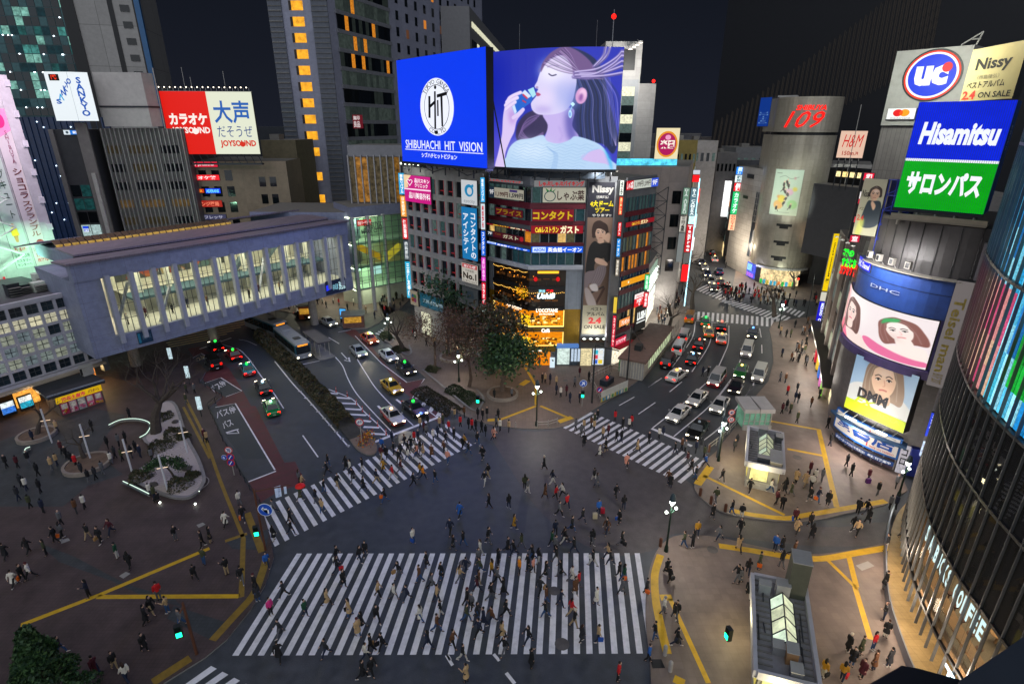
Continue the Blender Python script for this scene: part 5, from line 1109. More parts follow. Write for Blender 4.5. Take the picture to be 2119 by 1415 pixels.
# ---- hotel tower
T0=V0=Vector((-57.6,150));TC=Vector((-43.6,150));dr=Vector((.336,.942));TE=TC+dr*95
tower=empty('hotel_tower',(-46,160,0),'tall grey hotel tower with one column of amber lit windows','tower');mtw=mat((.24,.25,.33),.6,.12,tile=(3.5,4.0,.02,.7));mtd=mat((.075,.085,.11),.5,.2);b=MB()
b.prism([T0,TC,TE,TE+Vector((-30,4)),T0+Vector((2,40))],0,84,mtw,M_grey)
TF=Pl(T0,TC);TR=Pl(TC,TE)
b.wbox(TF,0,3.2,5,84,0,.3,mtd);b.wbox(TF,10.2,TF.L,5,84,.0,.35,mtd)
for z in np.arange(16,84,1.1):b.wbox(TF,.05,3.1,z,z+.1,.3,.5,M_grey);b.wbox(TF,10.3,TF.L,z,z+.1,.35,.55,M_grey)
for z in np.arange(16,84,2.2):b.wbox(TF,.05,3.1,z+.2,z+.26,.3,.42,M_lgrey)
b.build('wall',tower)
k=0
for i,y in enumerate(np.arange(0,13)):
 z=TF.uz(660,12+33.6*i)[1]if i<10 else TF.uz(650,365+(i-10)*46)[1]
 w=MB();w.wbox(TF,5.0,8.2,z-1.0,z+1.0,.0,.06,glow('#ffb02a',1.0,.35,.8));w=w.build('window',tower)
 c=MB();c.wbox(TF,4.9,5.5,z-1.0,z+1.0,.07,.12,mat('#2a2018',.6));c.build('curtain',w)
gb2=MB()
for k,z in enumerate(np.arange(20,82,4.1)):
 n=16
 for j in range(n):
  u=3+j*1.5;lit=rnd.random()
  if k%2==0 or True:
   m=W_warm[2]if lit>.965 and z>40 else(rnd.choice([W_dk[0],W_dk[1],glow('#4a5450',.16,.4,1)])if k%2 else rnd.choice([glow('#64726c',.2,.4,1),glow('#55625e',.17,.4,1)]));gb2.wbox(TR,u,u+1.42,z,z+3.2,.05,.3,m)
 gb2.wbox(TR,2.5,27.5,z+3.2,z+4.1,.0,.5,mat((.16,.165,.19),.6))
tag(gb2.build('glass_bay',tower),kind='stuff')
cnt=0;rest=MB()
for z in np.arange(22,82,4.1):
 for j in range(11):
  u=31+j*5.6;rr=rnd.random();m=glow('#ff9a3a',.55)if rr>.93 else(glow('#a06a4a',.25)if rr>.8 else W_dk[rnd.randrange(3)])
  if cnt<99 and z>30:win(tower,TR,u,u+1.5,z,z+2.3,.08,m,th=.1);cnt+=1
  else:rest.wbox(TR,u,u+1.5,z,z+2.3,0,.08,m)
tag(rest.build('window_rows',tower),kind='stuff')
sgn=Pl(TR.pt(6,0,1),TR.pt(26,0,1))
def neon(pl,lab,items,off=.3,name='neon_sign'):
 b=MB()
 for t,px,c,e,k in items:u0,z0,u1,z1=pl.rect(*px);letter_on(b,pl,t,u0,z0,u1,z1,glow(c,e),off,**k)
 return tag(b.build(name),lab,'neon sign')
NP=Pl((-40,147),(-28,147))
neon(NP,'green neon lettering of two lines on the hotel tower base',[('SHIBUYA',(740,313,766,318.5),'#18e83a',1.6,{'bold':.03}),('MARK CITY',(728,319.5,781,326.5),'#18e83a',1.8,{'bold':.04})])
b=MB();b.wbox(NP,.6,11.6,NP.uz(750,333)[1],NP.uz(750,307)[1],-3,.1,mat((.09,.1,.13),.6));tag(b.build('sign_backing'),'dark panel that carries the green neon lettering','panel')
u0,z0,u1,z1_=NP.rect(729,238,748,266);b=MB();b.wbox(NP,u0,u1,z0,z1_,-2,.1,glow('#8a2030',.45));letter_on(b,NP,'無印',u0+.2,z0+1.9,u1-.2,z1_-.2,glow('#e8d8d8',.7),.13,bold=.03);letter_on(b,NP,'良品',u0+.2,z0+.2,u1-.2,z0+1.7,glow('#e8d8d8',.7),.13,bold=.03);tag(b.build('sign'),'small dim red square sign on the glass bay of the hotel tower','sign')
# ---- the building with fins, blank billboard, and the billboards beside it
def board(lab,px4,Y,z_off=0,th=.6):pass
FB=Pl(XY(213,300,116),XY(385,300,119));zT=FB.uz(300,266)[1];b=MB();mfb=mat((.095,.092,.09),.7,.15)
b.prism(poly_behind(FB,20),0,zT,mfb,M_grey);F_=tag(b.build('finned_building'),'brown grey office building with thin pale vertical fins under the blank billboard','building')
f=MB()
for i in range(19):u=FB.L*(i+.5)/19;f.wbox(FB,u-.05,u+.05,8,zT,.05,.5,mat((.4,.39,.36),.5))
f.build('fins',F_)
for r_ in range(5):
 z=zT-3.2-r_*3.5
 for i,(a,c)in enumerate(((.04,.2),(.3,.58),(.68,.9))):win(F_,FB,FB.L*a,FB.L*c,z-1.5,z,.06,rnd.choice([W_dk[0],W_dk[1],glow('#6a5a3a',.15,.6,1.5)])if r_!=3 else glow('#8a6a3a',.3,.7,1.5))
BB=Pl(XY(207,220,115.6),XY(306,220,116.0),XY(329,220,118.5));b=MB();za,zb=BB.uz(250,262)[1],BB.uz(250,150)[1]
b.wbox(BB,0,BB.L,za,zb,-.6,0,mat((.40,.38,.36),.6,.1));b.wbox(BB,0,BB.L,za+3.4,za+3.7,0,.25,M_steel);q=BB.pt(BB.L,0,0);b.tube([(q[0]+.3,q[1],za-2),(q[0]+.3,q[1],zb+1)],.12,M_lgrey,6);tag(b.build('billboard'),'blank off white billboard with a folded corner on the finned building','billboard')
SK=Pl(XY(98,200,112),XY(160,200,112.5),XY(203,200,114));s_=sign(SK,'white folded billboard with slanting blue lettering and a small red clock',(95,149,207,251),'#e6eef2',[('S',.13,.55,.26,.65,'#1a56b0',{'bold':.04}),('∧',.2,.44,.34,.58,'#2aa0d8',{'bold':.04}),('N',.30,.36,.42,.48,'#1a56b0',{'bold':.04}),('K',.38,.28,.48,.4,'#1a56b0',{'bold':.04}),('Y',.44,.2,.54,.32,'#1a56b0',{'bold':.04}),('O',.50,.13,.61,.25,'#1a56b0',{'bold':.04}),('SANKYO',.68,.1,.86,.9,'#1a56b0',{'vert':True,'bold':.04,'gap':.8}),('1℃',.15,.06,.28,.16,'#ff3a14',{'bold':.04})],1.0,depth=.8,name='billboard',cat='billboard',shapes=[([(.1,.05),(.34,.05),(.34,.18),(.1,.18)],'#140c0c'),([(.552,0),(.56,0),(.56,1),(.552,1)],'#9aa4aa')])
JB=Pl(XY(346,260,120),XY(532,260,121));za,zb=JB.uz(440,319)[1],JB.uz(440,190)[1]
sign(JB,'wide floodlit billboard, red left half and white right half',None,'#e6ead2',[('カラオケ',.05,.34,.47,.53,'#fff4ec',{'bold':.05}),('JOYSOUND',.06,.56,.48,.69,'#fff4ec',{'bold':.035}),('大声',.55,.14,.95,.50,'#2a62b4',{'bold':.02}),('だそうぜ',.56,.54,.95,.72,'#2a4a8a',{'bold':.0}),('JOYSOUND',.57,.77,.97,.9,'#d8301c',{'bold':.04})],.92,uz=(0,za,JB.L,zb),depth=.5,name='billboard',cat='billboard',shapes=[([(0,0),(.5,0),(.5,1),(0,1)],'#e21c12'),(disc(.315,.625,.035,.05),'#fff4ec'),(disc(.815,.835,.03,.045),'#d8301c')])
b=MB();lq=[]
for i in range(17):u=JB.L*(i+.5)/17;p,q=JB.pt(u,zb,.1),JB.pt(u,zb+.7,1.3);b.tube([p,(p[0],p[1],q[2]),q],.05,M_lgrey,5);lq.append(q)
b.wbox(JB,0,JB.L,zb,zb+.08,-.3,.15,M_lgrey)
for i in range(12):u=JB.L*(i+.5)/12;b.tube([JB.pt(u,za,.1),JB.pt(u+.6,za-2,-.3)],.08,M_steel,5)
b.wbox(JB,0,JB.L,za-2.1,za-1.8,-.8,.4,M_steel);gt=tag(b.build('lamp_gantry'),'row of arm lamps along the top of the red and white billboard','lamps')
for q in lq:b=MB();b.ball(q,.12,glow('#fff0d8',4),6,4);b.build('lamp',gt)
JB2=Pl(XY(378,400,121.5),XY(600,400,124));zT=JB2.uz(450,334)[1];b=MB();mt=mat((.24,.19,.13),.7,.12,tile=(2.4,3.2,.02,.75));b.prism(poly_behind(JB2,20),0,zT,mt,M_grey);J_=tag(b.build('shop_building'),'tan building with red lit sign strips under the red and white billboard','building')
for r_ in range(5):
 for c_ in range(4):u=1.4+c_*2.6;z=zT-3.9-r_*3.3;win(J_,JB2,u,u+1.5,z,z+2.1,.06,rnd.choice(W_dk),th=.1)
 for c_ in range(2):u=JB2.L-6+c_*2.2;z=zT-5.2-r_*3.6;win(J_,JB2,u,u+1.3,z,z+2,.06,W_dk[c_],th=.1)
for k,(px,bg,tx,tc,lab,e)in enumerate((((378,335,452,346),'#d0203a','カラオケ JOYSOUND','#fff0f0','topmost pink red strip of the tan building under the billboard',1.1),((380,362,456,373),'#e0202a','カラオケ館','#ffe0e0','second red strip of the tan building with white figures',1.2),((386,391,424,399),'#c83a14','アデランス','#ffc03a','orange red half strip of the tan building',1.0),((425,390,458,400),'#1438d8','ADERANS','#6ad0ff','blue half strip of the tan building',1.3),((394,415,462,428),'#b02a20','オレンジ薬局','#ff8a6a','red strip low on the tan building',.8),((398,444,470,454),'#4a4a6a','相鉄フレッサ','#c8c8e0','violet grey lowest strip of the tan building',.6))):
 sign(JB2,lab,px,bg,[(tx,.06,.18,.9,.85,tc,{'bold':.03})],e,.25)
JV=Pl(XY(363,400,120.6),XY(374,400,121));stack(JV,'',[(338,362,'#d81c2c','カラオケ','#ffffff','upper red panel of the sign column beside the tan building'),(365,388,'#d02030','無料','#ffffff','second red panel of the sign column beside the tan building'),(390,412,'#c8d0e8','渋谷','#3a3a6a','white panel of the sign column beside the tan building'),(415,440,'#c8301c','','#fff','plain orange panel of the sign column beside the tan building')],362,374,.14)
BK=Pl(XY(132,380,113),XY(212,380,114.5));zT=BK.uz(150,268)[1];b=MB();b.prism(poly_behind(BK,14),0,zT,mat((.06,.06,.065),.6),M_grey);b.wbox(BK,BK.L-2.0,BK.L,0,zT+1.2,0,.5,mat((.22,.2,.19),.6));b.wbox(BK,0,.8,0,zT,0,.4,mat((.22,.2,.19),.6));b.wbox(BK,BK.L-1.2,BK.L-.5,zT-22,zT-8,.5,.8,mat((.5,.47,.44),.6));K_=tag(b.build('bank_building'),'narrow dark glass building with a blue bank sign below the folded billboard','building')
for r_ in range(6):
 for c_ in range(3):u=1+c_*1.75;z=zT-12.5-r_*2.6;win(K_,BK,u,u+1.6,z,z+2.2,.06,rnd.choice([W_dk[0],W_dk[2],glow('#2a6a6a',.25,.6,1.5)])if r_ not in(3,5)else W_cool[1],th=.1)
sign(BK,'blue bank sign with a white end on the narrow dark building',(132,269.5,176,279),'#2a7ad8',[('横浜銀行',.45,.2,.92,.8,'#ffffff',{'bold':.03})],1.0,shapes=[([(0,0),(.32,0),(.32,1),(0,1)],'#d8e4ec'),(disc(.17,.5,.07,.3),'#3a4a54')])
sign(BK,'small white and blue shop sign at the foot of the narrow dark building',(172,468,187,480),'#dce6f0',[('営業中',.1,.45,.9,.9,'#2a4ad8',{'bold':.03})],1.0,shapes=[([(0,0),(1,0),(1,.4),(0,.4)],'#1c4ae0')])
# ---- glass towers at the top left
G1=Pl(XY(-40,300,165),XY(236,300,168));b=MB();b.prism(poly_behind(G1,25),0,37,mat((.006,.022,.075),.25,.3),M_blk);lt=b;g1=tag(b.build('glass_block'),'dark blue glass block with scattered white lamps behind the store wall','building')
b=MB()
for i in range(26):b.ball(G1.pt(rnd.uniform(6,38),rnd.uniform(4,36),.3),.16,glow('#d8eeff',5),6,4)
tag(b.build('lamps',g1),kind='stuff')
b=MB()
for i in range(22):u=G1.L*i/22;b.wbox(G1,u,u+.12,2,37,.02,.25,mat((.01,.035,.10),.3))
tag(b.build('mullions',g1))
G2=Pl(XY(-60,100,172),XY(166,100,176));b=MB();b.prism(poly_behind(G2,28),36,100,mat((.008,.05,.06),.3,.2),M_blk);g2=tag(b.build('office_tower'),'tall teal glass office tower with lit floors at the top left','tower')
cnt=0;rest=MB();tl=[glow('#2f7a78',.30,.7,.7),glow('#57b0a8',.42,.7,.8),glow('#8fd0c0',.55,.7,.6),glow('#1c4f5a',.2,.6,.8)];tk=[glass('#04141a'),glass('#072028'),mat((.02,.09,.10),.3,.3)]
for r_,z in enumerate(np.arange(37.5,98,2.3)):
 for c_ in range(13):
  u=1+c_*(G2.L-1.5)/13;w=(G2.L-1.5)/13-.18;m=rnd.choice(tk if r_%2==0 else tl[:2]+tl[3:]+tk)if rnd.random()<.86 else tl[2]
  if cnt<98 and z<80 and r_%2:win(g2,G2,u,u+w,z,z+2.1,.08,m,th=.1);cnt+=1
  else:rest.wbox(G2,u,u+w,z,z+2.1,0,.08,m)
tag(rest.build('window_rows',g2),kind='stuff')
b=MB()
for i in range(34):b.ball(G2.pt(rnd.uniform(8,G2.L-2),38+4.6*rnd.randrange(8)+1.6,.4),.17,glow('#e8f6ff',6),6,4)
tag(b.build('lamps',g2),kind='stuff')
G3=Pl(XY(168,100,168),XY(300,100,172));b=MB();b.prism(poly_behind(G3,20),30,100,mat((.30,.29,.28),.6,.1,tile=(9,10,.05,.3)),M_grey);b.wbox(G3,-2.2,.8,30,100,-.5,.3,M_blk);b.wbox(G3,G3.L-.4,G3.L+.9,30,100,-1,.2,mat((.02,.10,.24),.4));b.wbox(G3,8.6,9.8,42,100,0,.15,M_blk);b.wbox(G3,14.6,15.1,40,100,0,.15,M_blk)
g3=tag(b.build('office_tower'),'pale panelled tower with a dark slit beside the teal glass tower','tower')
for i in range(5):z=G3.uz(260,18+i*34)[1];win(g3,G3,11.4,13.6,z-.8,z+.8,.2,W_dk[0],th=.15)
G4=Pl(XY(913,60,205),XY(972,60,205),XY(1052,120,330));b=MB();zT=G4.uz(930,13)[1];b.prism([(p.x,p.y)for p in G4.p]+[(G4.p[0].x,G4.p[0].y+120)],20,zT,mat((.16,.16,.17),.7,.1),M_grey);g4=tag(b.build('far_building'),'distant grey building with a bright strip of windows behind the giant blue screen','building')
w=MB();u1=(G4.p[1]-G4.p[0]).length
for i in range(20):u=u1+4+i*5.6;w.wbox(G4,u,u+4.2,zT-5.4,zT-3.8,.0,.3,W_cool[2]);w.wbox(G4,u,u+4.2,zT-11,zT-9,0,.3,W_cool[2]if i in(2,6,9)else W_dk[1])
w.build('window_strip',g4)
# dark mass of roofs between
for k,(px0,px1,pyt,Y,lab)in enumerate(((335,600,262,150,'long dim roof block far behind the red and white billboard'),(540,612,290,135,'small yellow brown plant room between the billboard and the hotel tower'))):
 pl=Pl(XY(px0,300,Y),XY(px1,300,Y));b=MB();zT=pl.uz((px0+px1)/2,pyt)[1];b.prism(poly_behind(pl,12),0,zT,mat((.02,.024,.032)if k==0 else(.12,.1,.06),.7,.2),M_grey);b.wbox(pl,1,pl.L*.4,zT,zT+1.2,-6,-3,M_grey);tag(b.build('far_building'),lab,'building')
for px,py0,py1 in((396,190,140),(478,190,148),(410,190,160)):
 b=MB();xy=XY(px,250,128);b.tube([(*xy,30),(*xy,HZ(xy,px-6,py1))],.06,M_lgrey,5);tag(b.build('mast'),'thin aerial above the red and white billboard, %s'%{396:'the tall left one',478:'the right one',410:'the short one beside the left aerial'}[px],'mast')
 # ---------------------------------------------------------------- the right side: curved screen corner, glass store, street of signs
 # ---- the corner building with the curved screen
PD=Pl(*smooth([(41.4,65),(40.0,62.2),(39.25,59.6),(39.15,57.0),(39.7,54.6),(40.9,52.4),(42.7,50.8),(44.6,49.9)],3))
D=empty('screen_building',(44,55,0),'rounded corner building with a curved screen of two women and a blue band','building');mD=mat((.13,.115,.115),.6,.15,tile=(1.1,.28,.012,.75));b=MB()
fp=[(p.x,p.y)for p in PD.p]+[(52,47),(58,62),(46,72)]
b.prism(fp,3.6,21.3,mD,M_grey);b.prism([(p.x+.5,p.y+.35)for p in PD.p]+[(52,48),(57,62),(46,72)],.13,3.6,mat((.16,.14,.14),.6));b.build('wall',D)
b=MB();mdk=mat((.060,.055,.055),.45,.15);b.prism([(p.x*.96+46*.04+.3,p.y*.96+56*.04+.2)for p in PD.p]+[(54,48),(56,60),(47,68)],21.3,26.4,mdk,M_blk)
for i in range(8):u=6+i*1.7;q=PD.pt(u,0,-.55);b.tube([(q[0],q[1],21.3),(q[0],q[1],26.3)],.035,M_blk,5)
b.build('upper_wall',D)
rc_=PD.rect(1790,531,1975,592);ua,ub_=PD.uz(1790,531)[0],PD.uz(1990,580)[0];zt_,zm=21.5,PD.uz(1768,600)[1]
u_s0,u_s1=PD.uz(1766,602)[0],PD.uz(1951,644)[0];zs1=.5*(PD.uz(1766,602)[1]+PD.uz(1951,644)[1]);zs0=.5*(PD.uz(1751,688)[1]+PD.uz(1920,757)[1])
b=MB();mbl=mat((.014,.045,.20),.5,.25,scale=.6);b.wbox(PD,ua,ub_+.6,zs1+.12,zt_,0,.35,mbl);b.wbox(PD,ua,ub_+.6,zs1+(zt_-zs1)*.62,zs1+(zt_-zs1)*.63,.35,.38,M_blk);b.wbox(PD,u_s1+.12,ub_+.6,zs0-.6,zs1+.12,0,.3,mat((.03,.025,.12),.5,.3));b.wbox(PD,ua,ub_+.4,zs0-1.0,zs0-.12,0,.7,mat((.06,.04,.14),.5,.2));b.wbox(PD,ua,u_s0-.1,zs0-.6,zs1+.12,0,.3,mbl)
b.build('blue_band',D)
b=MB();b.wface(PD,u_s0,u_s1,zs0,zs1,.42,pic_models());b.wbox(PD,u_s0-.1,u_s1+.1,zs0-.1,zs1+.1,.0,.4,M_blk);tag(b.build('advertising_screen'),'curved screen showing two women in pink on the rounded corner building','screen')
u0,z0,u1,zz1=PD.rect(1813,583,1867,613);s=MB();letter_on(s,PD,'DHC',u0,z0+.1,u1,zz1-.1,mat('#d9dce6',.5,0),.5,bold=.0);tag(s.build('shop_sign'),'silver capital letters on the blue band over the curved screen','sign')
sign(PD,'small bright blue panel with white lettering at the left end of the blue band',None,'#1c2af0',[('DHC Channel',.06,.3,.94,.85,'#ffffff',{'bold':.03})],.9,uz=(ua+.05,zt_-1.15,ua+(u1-ua)*.46,zt_),depth=.12,back=.36)
s=MB();u0,z0,u1,zz1=PD.rect(1792,722,1808,730);letter_on(s,PD,'DHC',u0,z0,u1,zz1,mat('#b9a9c9',.4,0),.75,bold=.02);tag(s.build('shop_sign'),'tiny capital letters on the purple ledge under the curved screen','sign')
b=MB()
for i in range(4):u=ua+3.2+i*1.6;b.wbox(PD,u,u+.5,22.0,22.7,.6,1.0,mat('#b9b4ac',.5));b.wbox(PD,u+.1,u+.4,22.1,22.6,1.0,1.03,M_blk);b.tube([PD.pt(u+.25,21.5,.1),PD.pt(u+.25,22.2,.6)],.04,M_lgrey,5)
b.wbox(PD,ua+2.5,ub_,21.5,21.6,.1,1.0,mat('#9a958c',.5));lamp('band_lamp',PD.pt((ua+ub_)/2,22.6,3.2),1300,(1,.97,.95),kind='AREA',size=(6,.5),aim=PD.pt((ua+ub_)/2,19,0));tag(b.build('camera_housing'),'row of four square lamp housings on the gantry above the blue band','lamp housings')
pr0=PD.uz(1790,737);pr1=PD.uz(1905,776);PZ=Pl(PD.pt(pr0[0]-.15,0,.75),PD.pt(pr1[0]+.1,0,.75));u0,u1,z1p,z0p=0,PZ.L,PZ.uz(1790,737)[1],PZ.uz(1762,846)[1]
b=MB();b.wbox(PZ,0,PZ.L,z0p,z1p,-.9,.2,M_blk);b.wface(PZ,0,PZ.L,z0p,z1p,.22,pic_blue_portrait());b.wface(PZ,0,PZ.L,z0p,z0p+(z1p-z0p)*.2,.226,mat('#b4c81c',.6,.08));
P_=tag(b.build('poster'),'floodlit poster of a fair haired woman on pale blue with a lime band','poster')
s=MB();Hh=z1p-z0p
for t,x0,y0,x1,y1,c,k in(('DMM',.17,.53,.66,.72,'#18141c',{'bold':.05}),('FX',.14,.70,.5,.82,'#b4c81c',{'bold':.03,'shear':.3}),('ROLA',.56,.83,.92,.9,'#aeb83a',{})):letter_on(s,PZ,t,x0*PZ.L,z1p-y1*Hh,x1*PZ.L,z1p-y0*Hh,mat(c,.6,0),.24,**k)
s.build('lettering',P_)
b=MB()
for i in range(6):u=PZ.L*(i+.5)/6;b.tube([PZ.pt(u,z0p-.2,.1),PZ.pt(u,z0p-.6,1.2)],.04,M_lgrey,5)
b.tube([PZ.pt(0,z0p-.6,1.2),PZ.pt(PZ.L,z0p-.6,1.2)],.06,M_lgrey,5);b.wbox(PZ,1,2.2,z0p-.65,z0p-.5,1.0,1.3,glow('#f4fff4',5));b.wbox(PZ,4.5,5.6,z0p-.65,z0p-.5,1.0,1.3,glow('#f4fff4',5));tag(b.build('lamp_gantry'),'rail of strip lamps along the foot of the portrait poster','lamps')
lamp('poster_lamp',PZ.pt(PZ.L*.5,z0p-.4,2.6),420,(.97,1,.94),kind='AREA',size=(5,.4),aim=PZ.pt(PZ.L*.5,z0p+3.2,0))
u0,u1=PD.uz(1745,862)[0]-.3,PD.uz(1866,908)[0];zb1=PD.uz(1800,880)[1];zb0=PD.uz(1795,918)[1]
PDs=PD
sign(PDs,'large white shop board with three blue characters framed in red and blue',None,'#d9cfc6',[('堂書店',.07,.14,.96,.8,'#1c4a9a',{'bold':.03,'gap':1.15}),('SINCE 1912 TAISEIDO',.66,.84,.97,.94,'#c83a2a',{'bold':.02})],.72,uz=(u0,zb0,u1,zb1),depth=.3,back=.3,name='shop_sign',frame=(mat('#1c5aa8',.5),.16),shapes=[([(.02,.08),(.62,.08),(.62,.11),(.02,.11)],'#c8242c'),([(.02,.92),(.62,.92),(.62,.95),(.02,.95)],'#c8242c'),([(.615,.08),(.63,.08),(.63,.95),(.615,.95)],'#c8242c')])
sign(PDs,'blue strip with small white lettering under the large white shop board',None,'#2a4a86',[('新ピーターアロビ今見記念!',.04,.2,.6,.8,'#f0f0f0',{'bold':.03}),('最新刊発売中',.64,.2,.96,.8,'#f0f0f0',{'bold':.03})],.7,uz=(u0+.8,zb0-1.0,u1,zb0-.45),depth=.3,back=.5)
b=MB();b.wbox(PD,u0+.5,u1,.14,3.3,-.25,-.1,glow('#5a4a56',.4,.6,2));b.wbox(PD,u0-.4,u1+.6,3.5,3.75,-.2,1.2,mat((.03,.08,.18),.5))
for i in range(7):u=u0+.5+(u1-u0-.5)*i/6;b.wbox(PD,u-.05,u+.05,.14,3.3,-.1,.05,M_lgrey)
b.build('shop_front',D)
b=MB();b.wbox(PD,u1+.2,u1+1.0,.14,3.4,-.1,.25,glow('#c9c4cc',.7,.3,4));letter_on(b,PD,'コロ',u1+.35,1.2,u1+.85,3.1,M_blk,.27,vert=True,bold=.03);b.build('poster_panel',D)
lamp('shop_lamp',PD.pt((u0+u1)/2,3.3,1.8),1500,(1,.84,.74),r=.6)
# grey flank to the right with the long vertical board
PF=Pl((43.0,50.4),(50,43.4));b=MB();b.prism([PF.pt(0,0,0)[:2],PF.pt(PF.L,0,0)[:2],(56,50),(48,56)],.13,25.2,mat((.15,.14,.155),.6,.15,tile=(2.4,2.0,.02,.7)),M_grey);tag(b.build('flank_building'),'grey panelled building squeezed between the rounded corner and the glass store','building')
a,bb_=PF.uz(1984,585),PF.uz(1952,798);sign(PF,'long upright white board with dull gold sideways lettering',None,'#8f8786',[],.5,uz=(a[0]-.1,bb_[1],a[0]+1.35,a[1]+.4),depth=.9)
s=MB();u0,z0,u1,zz1=a[0]+.2,bb_[1]+1.6,a[0]+1.05,a[1]-1.2;letter_quad(s,'Teisel man',[PF.pt(u0,zz1,.96),PF.pt(u0,z0,.96),PF.pt(u1,z0,.96),PF.pt(u1,zz1,.96)],mat('#8a7a3a',.5,0),bold=.03);letter_quad(s,'B1F 207',[PF.pt(u0,z0-.2,.96),PF.pt(u0,z0-1.2,.96),PF.pt(u1,z0-1.2,.96),PF.pt(u1,z0-.2,.96)],mat('#6a5a2a',.5,0),bold=.02);tag(s.build('shop_sign'),'gold letters running down the long upright white board','sign')
a,bb_=PF.uz(1932,846),PF.uz(1918,894);sign(PF,'blue upright sign with white characters on the grey flank',None,'#1c3ac8',[('大盛堂書店B2F',.18,.05,.82,.95,'#f4f8ff',{'vert':True,'bold':.03,'gap':.85})],1.2,uz=(a[0],bb_[1],a[0]+.9,a[1]),depth=.4,back=.6)
g=G(1885,990);b=MB();b.obox((g[0]+1.2,g[1]+.8),(1,-.5),2.6,2,.13,3.4,mat('#1c2a7a',.5,.2));b.obox((g[0]+.8,g[1]+.1),(1,-.5),2.2,.1,.6,2.8,glow('#4a5ae0',.7,.6,2));b.obox((g[0]+.6,g[1]-.25),(1,-.5),1.1,.2,2.9,4.6,glow('#d8e8ff',.9,.5,3));b.obox((g[0]+.6,g[1]-.38),(1,-.5),.8,.06,3.6,4.3,glow('#f0a82a',1.0));tag(b.build('shop_stall'),'blue and white lit shop corner at the foot of the grey flank','shop front')
b=MB();q=(g[0]+1.3,g[1]-.9);b.tube([(*q,.13),(*q,8.4)],.14,mat('#6a6864',.5),8);b.hexa([(q[0]-.1,q[1]-.1,3.2),(q[0]+1.4,q[1]-.5,4.0),(q[0]+1.4,q[1]-.4,4.0),(q[0]-.1,q[1],3.2)],[(q[0]-.1,q[1]-.1,7.0),(q[0]+1.2,q[1]-.5,7.6),(q[0]+1.2,q[1]-.4,7.6),(q[0]-.1,q[1],7.0)],glow('#e8b80c',.7,.2,2))
letter_quad(b,'センター街',[(q[0]+.4,q[1]-.32,6.4),(q[0]+.4,q[1]-.32,4.0),(q[0]+.9,q[1]-.45,4.2),(q[0]+.9,q[1]-.45,6.6)],M_blk,bold=.03);b.ball((q[0]+.5,q[1]-.3,8.3),(.55,.3,.38),glow('#f0b83a',1.0),10,6)
for i in range(7):a_=math.radians(100+i*20);b.ball((q[0]+.1+1.2*math.cos(a_),q[1]-.3,7.4+1.2*math.sin(a_)),(.24,.12,.24),glow('#c9dcb0',.9),8,5)
tag(b.build('street_banner'),'street gate pole with a yellow banner and a lit round crest','banner pole')
# ---- big blue and green billboard on its roof
PHs=Pl((38.6,57.4),(43.6,52.4));zb0=27.5;zt0=.5*(PHs.uz(1907,222)[1]+PHs.uz(2110,196)[1]);zmid=PHs.uz(1960,333)[1]
b=MB();mHs=[glow('#0a2af0',.85,.12,1.5,stripes=0),glow('#06b80c',.85,.12,1.5)];HsL=PHs.uz(2030,447)[0];HsL=max(HsL,PHs.uz(2111,196)[0])
b.wbox(PHs,0,HsL,zb0,zt0,-3.2,0,mat((.02,.10,.38),.5,.1));b.wface(PHs,.03,HsL-.03,zmid+.12,zt0,.02,mHs[0]);b.wface(PHs,.03,HsL-.03,zb0+.03,zmid-.12,.02,mHs[1]);b.wface(PHs,.03,HsL-.03,zmid-.115,zmid+.115,.025,glow('#f0f6ff',1.0))
H_=tag(b.build('billboard'),'huge blue over green billboard with white lettering on the rounded corner building','billboard')
s=MB();wl=glow('#f4f8ff',1.0);HH=zt0-zmid
for t,x0,z0,x1,zz1,k in(('Hisamitsu',.10,zmid+HH*.27,.93,zmid+HH*.66,{'bold':.045,'shear':.12}),('サロンパス',.08,zb0+(zmid-zb0)*.3,.9,zb0+(zmid-zb0)*.78,{'bold':.05})):letter_on(s,PHs,t,HsL*x0,z0,HsL*x1,zz1,wl,.06,**k)
s.build('lettering',H_)
s=MB();PHr=Pl(PHs.pt(HsL,0,0),PHs.pt(HsL,0,-3.2));letter_on(s,PHr,'サロンパス',.5,zmid+1,1.7,zt0-2,mat('#c9d6ea',.5,0),.05,vert=True,bold=.03);s.build('side_lettering',H_)
s=MB()
for i in range(44):u=HsL*(i+.5)/44;s.wbox(PHs,u-.012,u+.012,zb0,zt0,.03,.045,mat((.02,.05,.2),.5))
tag(s.build('slats',H_))
b=MB()
for i in range(5):u=.6+i*(HsL-1.2)/4;q=PHs.pt(u,0,-.5);b.tube([(q[0],q[1],25.8),(q[0],q[1],27.6)],.16,M_lgrey,6);q2=PHs.pt(u,0,1.1);b.tube([(q2[0],q2[1],26.6),(q[0],q[1],27.4)],.07,M_lgrey,5)
b.wbox(PHs,-.4,HsL+.6,26.5,26.65,-.2,1.4,mat('#8a8274',.5));b.wbox(PHs,.2,HsL+.6,26.65,27.1,1.2,1.35,mat('#9a917f',.5));b.wbox(PHs,0,HsL,27.2,27.45,-.4,.1,M_steel);tag(b.build('steel_frame'),'pale steel gantry under the blue and green billboard','steel frame')
